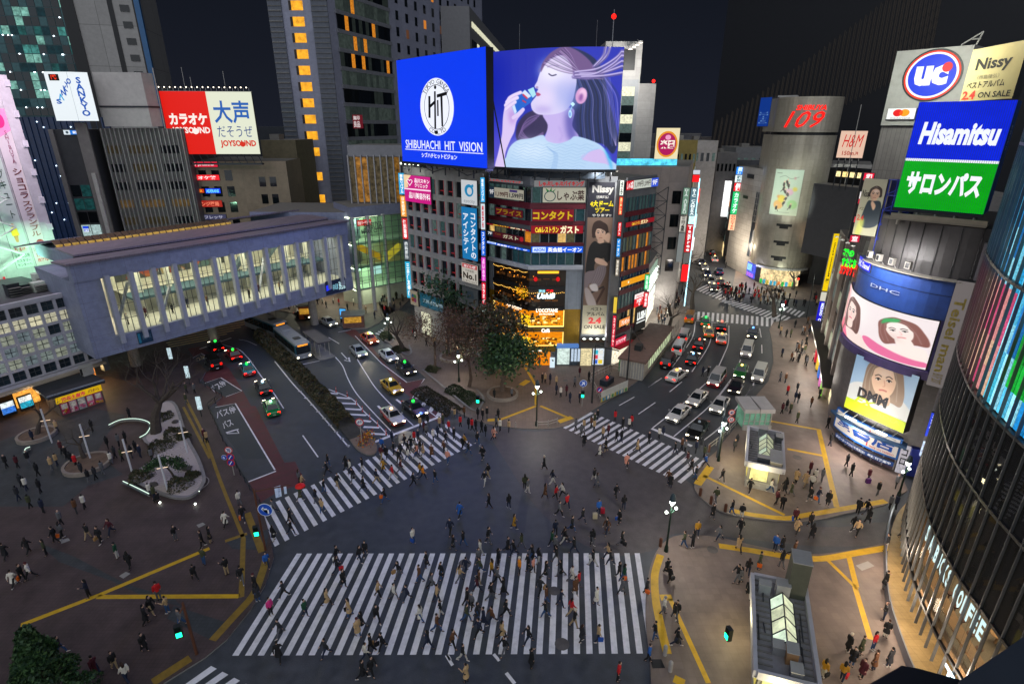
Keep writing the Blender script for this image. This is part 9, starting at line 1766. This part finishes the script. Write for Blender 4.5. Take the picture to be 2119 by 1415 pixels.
# ---------------------------------------------------------------- people
def mslot(c):return mat(c,.75,.1)
SKIN=mat((.50,.31,.23),.55,.05);EYE=mat((.03,.02,.02),.4,0);LIP=mat((.38,.13,.11),.5,0);DEF=mat((.1,.1,.1),.75,.1)
POSES={'A':((.48,.30,-.42,-.75),(-.45,-.2,.5,.75)),'B':((-.34,-.55,.30,.22),(.3,.6,-.3,.0)),'M':((.18,.10,-.12,-.55),(-.15,.1,.18,.4)),'S':((.05,.02,-.05,-.08),(.05,.2,-.03,.15)),'P':((.06,.0,-.06,-.1),(.35,1.9,.0,.15)),'E':((1.45,.1,1.4,.0),(.4,1.0,.4,1.1))}
def rig(ps):
 (a,a2,b,b2),(c,c2,d,d2)=POSES[ps];S,C=math.sin,math.cos;low=max(.42*C(a)+.41*C(a2),.42*C(b)+.41*C(b2));hz_=low+.085;V_=Vector;R={'hip':hz_}
 for k,s,t,t2,q,q2 in(('L',1,a,a2,c,c2),('R',-1,b,b2,d,d2)):
  h=V_((0,s*.095,hz_));kn=h+V_((S(t),0,-C(t)))*.42;an=kn+V_((S(t2),0,-C(t2)))*.41;sh=V_((0,s*.185,hz_+.50));el=sh+V_((S(q),s*.22,-C(q))).normalized()*.28;wr=el+V_((S(q2),-s*.05,-C(q2))).normalized()*.25;R[k]=(h,kn,an,sh,el,wr,(wr-el).normalized())
 return R
def bodymesh(R):
 b=MB();h=R['hip'];t=lambda p,r:b.tube(p,r,SKIN,10);x=.02
 t([(0,0,h-.06),(0,0,h+.05),(0,0,h+.2),(x,0,h+.42),(x,0,h+.53),(x,0,h+.57)],[(.13,.09),(.16,.11),(.13,.09),(.17,.11),(.11,.08),(.06,.06)]);t([(x,0,h+.54),(x+.01,0,h+.66)],[.055,.052]);b.ball((x+.025,0,h+.755),(.096,.076,.118),SKIN,12,9);b.ball((x+.125,0,h+.74),(.018,.013,.022),SKIN,6,5);b.ball((x+.06,0,h+.665),(.05,.042,.04),SKIN,8,6)
 for s in(-1,1):b.ball((x+.02,s*.078,h+.75),(.02,.012,.03),SKIN,6,5)
 for k in 'LR':
  hp_,kn,an,sh,el,wr,d=R[k];t([hp_+Vector((0,0,.04)),hp_.lerp(kn,.4),kn,kn.lerp(an,.35),an],[.085,.078,.056,.054,.036]);t([an,an+Vector((.07,0,-.05)),an+Vector((.15,0,-.06))],[.038,.036,.026]);t([sh+Vector((0,0,.02)),sh.lerp(el,.3),el,el.lerp(wr,.3),wr],[.055,.046,.038,.037,.026]);t([wr,wr+d*.05,wr+d*.09],[(.026,.02),(.04,.016),(.036,.013)])
 return b
def fingers(b,R):
 for k,s in(('L',1),('R',-1)):
  wr,d=R[k][5],R[k][6];u=Vector((1,0,0))-d*d.x;u.normalize();n=d.cross(u)
  for i,(o,L)in enumerate(((.027,.062),(.009,.072),(-.009,.068),(-.026,.052))):p=wr+d*.082+u*o;b.tube([p,p+d*L*.5+n*(.006*s),p+d*L*.92+n*(.022*s)],[.0095,.0085,.006],SKIN,5)
  p=wr+d*.03+u*.032;b.tube([p,p+d*.035+u*.022,p+d*.062+u*.024],[.012,.011,.008],SKIN,5)
 h=R['hip']
 for s in(-1,1):b.ball((.138,s*.032,h+.768),(.008,.013,.008),EYE,6,4)
 b.ball((.128,0,h+.694),(.008,.022,.007),LIP,6,4)
def upper(R,g):
 b=MB();h=R['hip'];t=lambda p,r:b.tube(p,r,DEF,12)
 lo={'j':[(0,0,h-.08),(0,0,h+.02)],'c':[(.0,0,h-.40),(0,0,h-.15),(0,0,h+.02)]}[g];rl={'j':[(.185,.135),(.18,.13)],'c':[(.26,.22),(.215,.165),(.18,.13)]}[g]
 if R['hip']<.7:lo,rl=[(0,0,h-.06),(0,0,h+.02)],[(.19,.14),(.18,.13)]
 t(lo+[(.0,0,h+.2),(.02,0,h+.42),(.02,0,h+.52),(.02,0,h+.585),(.02,0,h+.62)],rl+[(.165,.12),(.205,.135),(.16,.10),(.082,.08),(.075,.075)])
 for k in 'LR':hp_,kn,an,sh,el,wr,d=R[k];t([sh+Vector((0,0,.03)),sh.lerp(el,.3),el,wr-d*.01],[.078,.068,.06,.046])
 return b
def lower(R):
 b=MB();h=R['hip'];b.tube([(0,0,h-.1),(0,0,h),(0,0,h+.1)],[(.13,.1),(.17,.12),(.16,.11)],DEF,10)
 for k in 'LR':hp_,kn,an=R[k][:3];b.tube([hp_+Vector((0,0,.05)),hp_.lerp(kn,.4),kn,kn.lerp(an,.5),an+Vector((0,0,.01))],[.105,.095,.072,.066,.058],DEF,10)
 return b
def shoes(R):
 b=MB()
 for k in 'LR':an=R[k][2];b.tube([an+Vector((-.055,0,-.05)),an+Vector((.03,0,-.045)),an+Vector((.12,0,-.06)),an+Vector((.19,0,-.066))],[(.036,.034),(.044,.04),(.044,.026),(.028,.018)],DEF,8)
 return b
def hair(R,st):
 b=MB();h=R['hip'];c=(.03,0,h+.79)
 b.ball((c[0]-.02,0,c[2]+.005),(.102,.09,.105),DEF,12,8)
 if st=='l':b.tube([(-.03,0,h+.80),(-.075,0,h+.68),(-.07,0,h+.52),(-.06,0,h+.42)],[(.085,.06),(.10,.05),(.095,.04),(.06,.02)],DEF,10);b.tube([(0,.082,h+.78),(0,.09,h+.62)],[.03,.022],DEF,6);b.tube([(0,-.082,h+.78),(0,-.09,h+.62)],[.03,.022],DEF,6)
 if st=='h':b.ball((c[0]-.005,0,c[2]+.03),(.115,.1,.085),DEF,12,8);b.ball((c[0],0,c[2]+.125),(.03,.03,.03),DEF,6,5)
 return b
ME={};tmp=[]
for ps in POSES:
 R=rig(ps);jobs=[('b',bodymesh(R),.02)]+[(g,upper(R,g),.026)for g in 'jc']+[('t',lower(R),.026)]
 for k,b,vx in jobs:
  o=bpy.data.objects.new('x',b.data('x',uv=False));COL.objects.link(o);m=o.modifiers.new('r','REMESH');m.mode='VOXEL';m.voxel_size=vx;m.use_smooth_shade=True;s_=o.modifiers.new('s','SMOOTH');s_.iterations=2;s_.factor=.4;tmp.append((ps,k,o))
 ME[ps,'s']=shoes(R).data('shoes',smooth=True,uv=False)
 for st in 'lsh':ME[ps,'H'+st]=hair(R,st).data('hair',smooth=True,uv=False)
bpy.context.view_layer.update();dg=bpy.context.evaluated_depsgraph_get()
for ps,k,o in tmp:
 me=bpy.data.meshes.new_from_object(o.evaluated_get(dg))
 if k=='b':
  f=MB();fingers(f,rig(ps));v=[tuple(a.co)for a in me.vertices];F_=[tuple(p.vertices)for p in me.polygons];q=MB();q.mesh(v,F_,SKIN);n0=len(q.v)
  q.mi(EYE);q.mi(LIP);[q.mi(m)for m in f.ms];k0=len(q.v);q.v+=f.v;q.f+=[tuple(k0+i for i in a)for a in f.f];q.m+=[q.mi(f.ms[i])for i in f.m];me=q.data('person',smooth=True,uv=False)
 elif not me.materials:me.materials.append(DEF)
 ME[ps,k]=me
for _,_,o in tmp:bpy.data.objects.remove(o)
CC={'k':('black','#101014'),'n':('navy','#161e34'),'g':('grey','#5a5a5e'),'d':('charcoal','#26272c'),'b':('brown','#5c3a22'),'t':('beige','#b0926a'),'w':('white','#cfc8bc'),'r':('red','#b8141c'),'p':('pink','#d0307a'),'o':('orange','#e08414'),'y':('mustard','#a87a1c'),'e':('olive','#3c4028'),'u':('blue','#1f56a0'),'v':('burgundy','#4a1420'),'q':('salmon','#d8907a'),'z':('green','#14452c')}
LC=[('black','#0e0e11'),('navy','#182238'),('blue','#2c4a72'),('grey','#55555a'),('beige','#9a8464'),('white','#b8b2aa')]
LM=[(1045,820,'evergreen planter'),(1112,850,'lamp at the corner tip'),(1225,800,'black signal mast'),(1270,815,'works hoarding'),(1130,745,'golden shop entrance'),(1345,650,'low lit shops'),(1340,745,'stair shelter'),(1565,865,'glass lift'),(1580,960,'far subway entrance'),(1610,1300,'near subway entrance'),(1805,960,'white shop board'),(1378,1130,'green ornate lamp'),(1462,1010,'bollards'),(1365,1230,'wavy yellow strip'),(1730,1160,'curved yellow strip'),(1700,1060,'straight yellow strip'),(1850,1330,'glass store doors'),(1640,760,'right kerb planters'),(1690,700,'blue upright sign'),(1870,1080,'glass store corner'),(330,940,'gravel garden'),(180,965,'oval planter'),(80,905,'small tree planter'),(540,1110,'left kerb mast'),(400,1310,'rusty mast'),(190,1240,'fork of the yellow lines'),(360,1235,'level yellow line'),(30,1330,'conifer'),(160,830,'kiosk'),(440,880,'bus bay'),(260,1195,'grey paving band'),(480,1060,'faded yellow strip'),(710,655,'bus information board'),(635,650,'ticket kiosk'),(760,915,'hedge end'),(830,640,'grey office block'),(1110,1010,'middle of the junction'),(1060,1100,'near edge of the junction'),(1250,1080,'right side of the junction'),(950,1060,'left side of the junction'),(1160,930,'far side of the junction'),(1750,1370,'waiting group')]
ORD=lambda n:'%d%s'%(n,'th' if 10<n%100<14 else{1:'st',2:'nd',3:'rd'}.get(n%10,'th'))
def place(g,px,py):
 for(a,e),n,dep,nm in((NEAR,34,10.2,'near'),(LEFTX,26,8.6,'left'),(RIGHTX,19,8.2,'right')):
  a,e=Vector(a),Vector(e);d=(e-a);L=d.length;d.normalize();nn=Vector((-d.y,d.x));q=Vector(g)-a;u,v=q.dot(d),q.dot(nn)*(1 if nn.y>0 else-1)
  if-.6<u<L+.6 and-.5<v<dep+.6:return "on the %s crossing's %s bar, %s"%(nm,ORD(max(1,min(n,int(u/L*(n-1)+.6)+1))),'near end' if v<dep/3 else 'middle' if v<dep*.67 else 'far end')
 bd=min(LM,key=lambda l:(l[0]-px)**2+(1.5*(l[1]-py))**2);dx,dy=px-bd[0],py-bd[1]
 return('left of' if dx<-25 else 'right of' if dx>25 else 'beyond' if dy<-12 else 'in front of')+' the '+bd[2]
used,BAGS,rp={},[],random.Random(21)
PLIST=[]
def person(*a,**k):PLIST.append((a,k))
def make_person(px,py,code,hd=None,z=None,grp=None,plc=None,xy=None):
 col=code[0]if code else rp.choice('kkkkkkkknnnddggbbtewkv');gm=code[1]if len(code)>1 else rp.choice('jjjc');ps=code[2]if len(code)>2 and code[2]in POSES else rp.choice('AABBMM')
 g=xy or G(px,py,z or 0);leg=rp.choice(LC[:4]+LC[:2]+LC[:1])if rp.random()<.88 else rp.choice(LC[4:]);st=rp.choice('sslsl'+('h' if rp.random()<.35 else 's'))
 hc=rp.choice(['#0d0b0b','#120e0d','#1c1210','#2e1a12'])if st!='h' else rp.choice(['#c8bca8','#1a1a1e','#8a8a8c','#4a1a1e'])
 o=bpy.data.objects.new('person',ME[ps,'b']);COL.objects.link(o);o.location=(*g,(.13 if z is None else z));o.rotation_euler=(0,0,hd if hd is not None else rp.uniform(0,6.28));s=rp.uniform(.94,1.06);o.scale=(s,s,s)
 for nm,key,c in(('jacket' if gm=='j' else 'coat',gm,CC[col][1]),('trousers','t',leg[1]),('shoes','s',rp.choice(['#0c0c0c','#0c0c0c','#201812','#c8c4c0'])),('hat' if st=='h' else 'hair','H'+st,hc)):
  k=bpy.data.objects.new(nm,ME[ps,key]);COL.objects.link(k);k.parent=o;sl=k.material_slots[0];sl.link='OBJECT';sl.material=mslot(c)
 what='person in %s %s%s'%(CC[col][0],'jacket' if gm=='j' else 'coat',{'P':' holding up a phone','E':' seated'}.get(ps,' and %s trousers'%leg[0]));lab=what+' '+(plc or place(g,px,py));i=0
 while lab in used:
  i+=1;lab=what.replace('person',('long haired ' if st=='l' else 'short haired ' if st=='s' else 'hatted ')+'person',1)+' '+(plc or place(g,px,py))
  if i>1:lab=lab.replace('person',('walking ','slighter ','second ','third ','fourth ','fifth ','sixth ')[min(i-2,6)]+'person',1)
 used[lab]=1;tag(o,lab,'person',grp or 'people around the crossing')
 if code.endswith('+'):
  bs_=[('white','#d8d4cc'),('black','#0e0e10'),('red','#c01c24'),('orange','#d8641c'),('blue','#1c4a9a'),('tan','#a07a4a')];rp.shuffle(bs_)
  for bc in bs_:
   bl='%s bag carried %s'%(bc[0],plc or place(g,px,py))
   if bl not in used:break
  used[bl]=1;R=rig(ps);hp_=R['R'][5];b=MB();b.hexa([(-.17,-.06,-.46),(.17,-.06,-.46),(.17,.06,-.46),(-.17,.06,-.46)],[(-.2,-.07,-.14),(.2,-.07,-.14),(.2,.07,-.14),(-.2,.07,-.14)],mslot(bc[1]));b.tube([(-.12,0,-.15),(-.06,0,-.03),(.06,0,-.03),(.12,0,-.15)],.012,mslot(bc[1]),5)
  bo=bpy.data.objects.new('bag',b.data('bag'));COL.objects.link(bo);q=Vector(hp_)*s;q.rotate(Matrix.Rotation(o.rotation_euler.z,3,'Z'));bo.location=Vector(o.location)+q+Vector((0,0,-.06+.0));bo.rotation_euler=o.rotation_euler;tag(bo,bl,'bag')
 return o
def many(s,hd=None,z=None,sp=.5):
 for t in s.split():
  a=t.split(',');k=a[2]if len(a)>2 else '';h=None if hd is None else(rp.choice(hd)+rp.gauss(0,sp));person(float(a[0]),float(a[1]),k,h,z)
X2=(0,math.pi)
many('562,1275,pjS 589,1238,djA 581,1318,dcA 579,1368,kc 633,1277,zjM 678,1255,tcA 712,1216,kc 699,1188,kjA+ 698,1165,kj+ 746,1165,kj 757,1152,kj 676,1360,djA 724,1278,tcM+ 750,1302,kc 742,1319,tc 781,1289,kjA 784,1238,tj 816,1242,wjA 843,1245,njA 825,1196,kjA+ 769,1351,kj+ 792,1347,kj+ 758,1368,wj 752,1406,kc 771,1399,kj 870,1288,wc 905,1309,bj 912,1278,kj 886,1345,n 884,1176,kc 869,1207,bj 894,1219,gc 905,1247,tj 914,1200,kc 855,1126,wjM+ 938,1140,kc 959,1131,kjA 1011,1126,kj 1051,1145,kc 1079,1135,ej 994,1151,wj 991,1168,gj 952,1205,tj 964,1187,nj 1018,1194,yj 1031,1172,kjP 994,1190,ej 991,1214,bj 988,1226,vj 1029,1210,gj 1016,1244,kjA 1042,1233,kc 1075,1190,ojS 1063,1152,kjA 1092,1181,kj 1101,1161,kc 1114,1168,kj 1103,1187,qj 1129,1198,kc 1151,1166,kj 1148,1144,gjP 1160,1194,kcA 1117,1232,dj+ 1169,1125,kcA 1142,1132,zj 1187,1147,kjA 1226,1128,kj 1255,1106,kj 1286,1132,kc+ 1183,1205,wc 1197,1218,rj 1190,1232,bc 1226,1173,kjA+ 1257,1159,tj 1262,1171,kj 1280,1197,kj 1290,1205,zj+ 1286,1232,gc 1337,1231,dcM+ 1233,1253,wcM 1160,1257,nj 1128,1280,kj 1130,1251,bj 1188,1300,kj 1182,1275,rj 1203,1330,dc 1237,1331,tjM+ 1353,1326,kjM 1341,1371,uj 967,1256,kj 977,1263,gj 966,1288,ejA 988,1282,dc 1001,1296,nc 1018,1293,bj 1047,1278,kj 991,1319,njA 1039,1322,tc 938,1343,bj 958,1369,kjA 1044,1356,kjA 1093,1334,kjA 1099,1383,kcP 965,1413,tcP 1278,1411,rjS',X2)
many('1126,973,k 1143,1004,njA 1010,990,k 1003,1004,kj 999,952,k 1012,1053,k 1053,1053,kj 952,1072,ucA 1092,1021,g 1086,1014,e 1128,1032,bc 1150,1035,rj 1163,1030,wj 1173,1053,rjA 1157,1070,g 1064,1096,yc 1205,1083,kjA 1183,1101,kc 1149,1108,nj 1167,1127,kj 1238,1066,uj 1255,1106,bc 1225,1128,kj 1235,1010,gc 1229,998,k 1274,1032,kj 1290,1056,kj 1281,1086,kc+ 932,1107,njA 1010,1125,k 1240,947,wc 1253,937,k 1208,925,kc 1296,967,qc 1318,937,tc 1342,920,n 1363,909,k 1371,909,k 1386,1011,kc 1382,1001,b 1396,942,k 1053,896,kcS 1023,910,qjA 988,922,kj')
many('1191,893,yj 1202,905,kj 1208,892,nj 1223,887,nj+ 1229,895,kc 1236,872,k 1230,880,b 1272,875,k 1288,890,bj 1301,891,k 1306,884,rc 1247,910,n 1258,905,pj 1275,915,k 1285,917,k 1410,932,k 1417,937,k 1439,940,n 1450,934,k 1456,950,oj 1459,968,ujA 1421,964,v 1429,980,k 1438,994,k',(-.6,2.5))
zL4=ZC((860,840),9.435)
many(' '.join('%d,%d,%s'%(*zL4(a,b),c)for a,b,c in((100,450,'k'),(170,540,'k'),(225,600,'d'),(350,700,'n'),(440,640,'k'),(540,400,'n'),(560,580,'b'),(660,520,'k'),(760,680,'e'),(880,430,'pj'),(720,300,'wj'),(770,280,'rj'),(960,240,'n'),(1040,480,'k'),(1110,500,'k'),(1180,520,'u'),(1300,540,'k'),(1370,610,'kc'),(1210,770,'kj'),(920,850,'kj'),(970,830,'yj'),(1040,980,'kj'),(560,940,'bj'),(640,1150,'qj'),(330,1030,'bc'),(160,1000,'tc'),(60,720,'g'),(600,760,'kj'),(40,1020,'qj'),(1530,670,'qcA'),(1580,430,'k'),(1660,510,'k'),(1320,1050,'kj'),(1220,280,'k'),(1320,300,'k'),(1400,270,'d'),(1620,300,'k'),(100,1380,'y'),(250,420,'b'),(480,470,'k'))),(.55,3.7))
many('621,1004,g 627,1012,tj 678,984,k 717,973,kcA 726,981,wj 751,978,k 731,998,kc 780,1001,n 794,978,y 813,993,rj 830,981,v 856,1007,kj 876,994,oj 901,1001,kj 700,1012,k 753,1017,kc 672,1022,k 655,1043,n 668,1063,tj 623,1038,ec 568,1065,g 602,1086,k 604,1108,k 568,1121,k 797,1042,kj+ 680,968,kj 791,933,uj 816,942,k 830,948,d 845,940,k 800,950,kc 822,930,g 838,926,k 851,930,k 812,918,kc 790,952,v 862,948,b 844,955,w 826,960,k 870,938,k 858,918,n',(.55,3.7))
many('41,1037,kjA 65,1053,bc 92,1063,kj+ 160,1064,kcS 177,1054,tj 129,1088,kjA 232,1108,vjA 185,1117,kj 210,1126,kj+ 62,1147,k 98,1151,ejS 117,1125,kj+ 131,1116,g 15,1158,k 32,1215,wc+ 50,1205,kj 66,1200,wj 186,1238,njP 245,1157,zjS 271,1179,kjM 365,1120,kjP 437,1125,kcS 421,1133,kj 424,1170,ejP 469,1091,wc 497,1047,wj 505,1079,kjA+ 471,1191,kjP 405,1202,kjA 502,1208,kjA 531,1226,kcS 535,1246,dcS 554,1176,uj 331,1243,rjS 317,1273,kc 349,1270,tjP 305,1293,kcM 378,1299,gj 302,1350,kcM 240,1387,kjM 202,1399,vcA 129,1355,kjA 265,1413,wj 16,970,r 39,970,wj 62,962,k 81,987,w 86,1022,e 47,1010,k 57,1016,k 425,915,kc 430,918,rj 387,838,k 404,816,k 387,815,k 71,918,k 120,895,k 193,895,k 270,868,kj',None)
many('130,940,kjE 140,952,djE 150,962,kjE 160,970,vjE 172,986,kjE 186,1000,djE 200,994,yjE 215,984,kjE 232,962,kjE 240,950,wjE 255,956,bjE 275,950,kjE 292,948,wjE 316,955,wjE 120,965,djE 110,975,kjE 330,1043,kjE 322,1036,kjE 312,1028,kjE 1023,830,kjE 1059,826,kjE 225,930,kj 248,925,nj 262,918,bj 283,938,kj',None)
many('1493,998,kjA 1550,1021,kjA 1593,1021,wjA 1622,1021,kc 1636,1027,ec 1646,1001,tc 1665,1007,tc 1677,1012,wj 1674,984,ujS 1685,998,oj 1699,998,kc 1674,1038,k 1690,1041,nj+ 1711,1048,kcS 1605,1046,v 1617,1056,k 1750,967,e 1760,987,oj 1795,997,vc 1814,1027,v 1852,1012,kj 1773,1065,kjS 1790,1066,k 1794,1084,kc 1839,1055,k 1851,1055,k 1763,1100,kjA 1771,1109,tj 1868,1092,kj 1863,1120,bj 1831,1142,djS 1643,1083,vj+ 1647,1106,tc 1674,1094,k 1678,1117,k 1513,1066,k 1533,1075,kj 1530,1106,kjA 1473,1075,k 1480,1041,e 1441,1111,yj+ 1414,1134,ej 1432,1135,djP 1487,1120,gc 1527,1142,tc 1602,1142,ujS 1616,1142,kcS 1640,1154,bjA 1569,1179,ecS+ 1615,1176,k 1524,1205,k 1530,1209,gc 1547,1236,k 1827,1219,kcP 1523,925,k 1518,936,b 1648,877,k 1617,858,k 1626,852,k 1634,858,k 1711,888,r 1716,925,v 1826,1285,kjP 1830,1320,kcS 1752,1349,kcS 1778,1355,ecS 1804,1346,rjS 1760,1378,kcS 1780,1404,vcS 1805,1388,bcS 1836,1381,dcS 1701,1404,yjS+ 1740,1410,yj+ 1399,1338,kc 1398,1281,kj 1546,1190,k 1379,1190,kc 1384,1206,kjM+ 1372,1272,w 1395,1284,kj+',None)
# those smaller ones farther back: pavements, corner plaza, station forecourt, the footbridge hall
z5f=lambda a:' '.join('%d,%d'%z5(*p)for p in a)
many(z5f(((1400,640),(1480,550),(1550,620),(1440,640),(1600,520),(1540,740),(1580,760),(1510,860),(1590,910),(1360,830),(1340,1060),(1390,1070),(1410,1190),(1500,1160),(1480,1250),(1510,1260),(1630,1300),(1710,1220),(610,1010),(660,1000),(130,580),(165,590))),None)
many(' '.join('%d,%d'%z4(*p)for p in((590,1010),(620,1190),(650,1190),(700,1200),(765,1220),(960,1225),(1010,1125),(1105,1170),(765,1310),(810,1330),(870,1320),(905,1390),(1010,1390))),None)
many('668,632 676,640 690,630 702,634 732,634 720,645 758,650 776,662 787,640 598,640',None)
for i in range(12):
 u=6+i*2.75+rp.uniform(-.4,.4);q=BR.xy(u,rp.choice((-1.6,-3.2,-4.4)));person(0,0,rp.choice('kdnb')+'j',rp.uniform(0,6.28),8.77,'people inside the footbridge hall','behind the %s pane of the footbridge hall'%ORD(max(1,min(13,int((u-3.5)/2.775)+1))),(q.x,q.y))
PG_=lambda a,k:k.get('xy')or(a[7]if len(a)>7 else None)or G(a[0],a[1])
PLIST.sort(key=lambda e:Vector((*PG_(*e),CAMZ)).length)
for a,k in PLIST[:300]:make_person(*a,**k)
def carry(px,py,z,build,lab,cat,name):g=G(px,py);b=MB();build(b,g);tag(b.build(name),lab,cat)
carry(626,1036,0,lambda b,g:(b.lathe((*g,1.75),[(.5,0),(.44,.12),(.25,.24),(.02,.3)],mat('#d8140c',.5,.05),12),b.tube([(*g,.95),(*g,1.8)],.012,M_pole,5)),'bright red open umbrella held over the left crossing','umbrella','umbrella')
for x,y,c,l in((1246,1062,'#a81c30','red wheeled suitcase pulled across the right side of the junction'),(1231,1073,'#b0a488','cream wheeled suitcase beside the red one in the junction'),(1795,1001,'#4a1c5a','purple wheeled suitcase near the white shop board')):carry(x,y,0,lambda b,g:(b.box(g[0]-.22,g[1]-.14,.07,g[0]+.22,g[1]+.14,.66,mat(c,.45,.1)),b.tube([(g[0]-.15,g[1],.66),(g[0]-.15,g[1],.98),(g[0]+.15,g[1],.98),(g[0]+.15,g[1],.66)],.015,M_pole,5),b.ball((g[0]-.18,g[1],.05),.05,M_tyre,6,4),b.ball((g[0]+.18,g[1],.05),.05,M_tyre,6,4)),l,'suitcase','suitcase')
# the far crowd at the fork of the road and up the street, too small to tell apart
b=MB();rf=random.Random(8);cm=[mslot(CC[k][1])for k in 'kkkkndgbtwvre']
def tiny(x,y,z):
 a=rf.uniform(0,6.28);dx,dy=math.cos(a)*.16,math.sin(a)*.16;s=rf.uniform(.93,1.05);c=rf.choice(cm);t=rf.choice(cm[:7])
 for k in(-1,1):b.tube([(x+dx*k,y+dy*k,z+.02),(x+dx*k*.3,y+dy*k*.3,z+.5*s),(x-dy*.5*k,y+dx*.5*k,z+.9*s)],[.05,.07,.09],t,5)
 b.tube([(x,y,z+.8*s),(x,y,z+1.2*s),(x,y,z+1.42*s),(x,y,z+1.5*s)],[.19,.19,.2,.07],c,7);b.ball((x,y,z+1.6*s),(.09,.09,.12),cm[0]if rf.random()<.6 else SKIN,6,5)
for poly,n in(([(1470,595),(1610,600),(1640,640),(1500,625)],95),([(1600,590),(1690,605),(1690,640),(1630,640)],14),([(1345,665),(1400,610),(1420,612),(1375,680)],26),([(1500,480),(1530,490),(1535,560),(1500,560)],34),([(1440,440),(1480,440),(1490,480),(1460,470)],30),([(585,630),(660,618),(680,628),(600,650)],16),([(780,620),(835,610),(835,640),(795,655)],26),([(860,690),(940,735),(930,745),(850,700)],12),([(1610,690),(1690,680),(1690,760),(1640,760)],16)):
 for i in range(n):u,v=rf.random(),rf.random();p=[(poly[0][k]*(1-u)+poly[1][k]*u)*(1-v)+(poly[3][k]*(1-u)+poly[2][k]*u)*v for k in(0,1)];tiny(*G(*p),.1)
for a,k in PLIST[300:]:tiny(*PG_(a,k),(a[4]if len(a)>4 and a[4]else.13))
tag(b.build('crowd'),'far crowd of small dark figures around the fork of the road','crowd',kind='stuff')
# leave no unused prototype behind
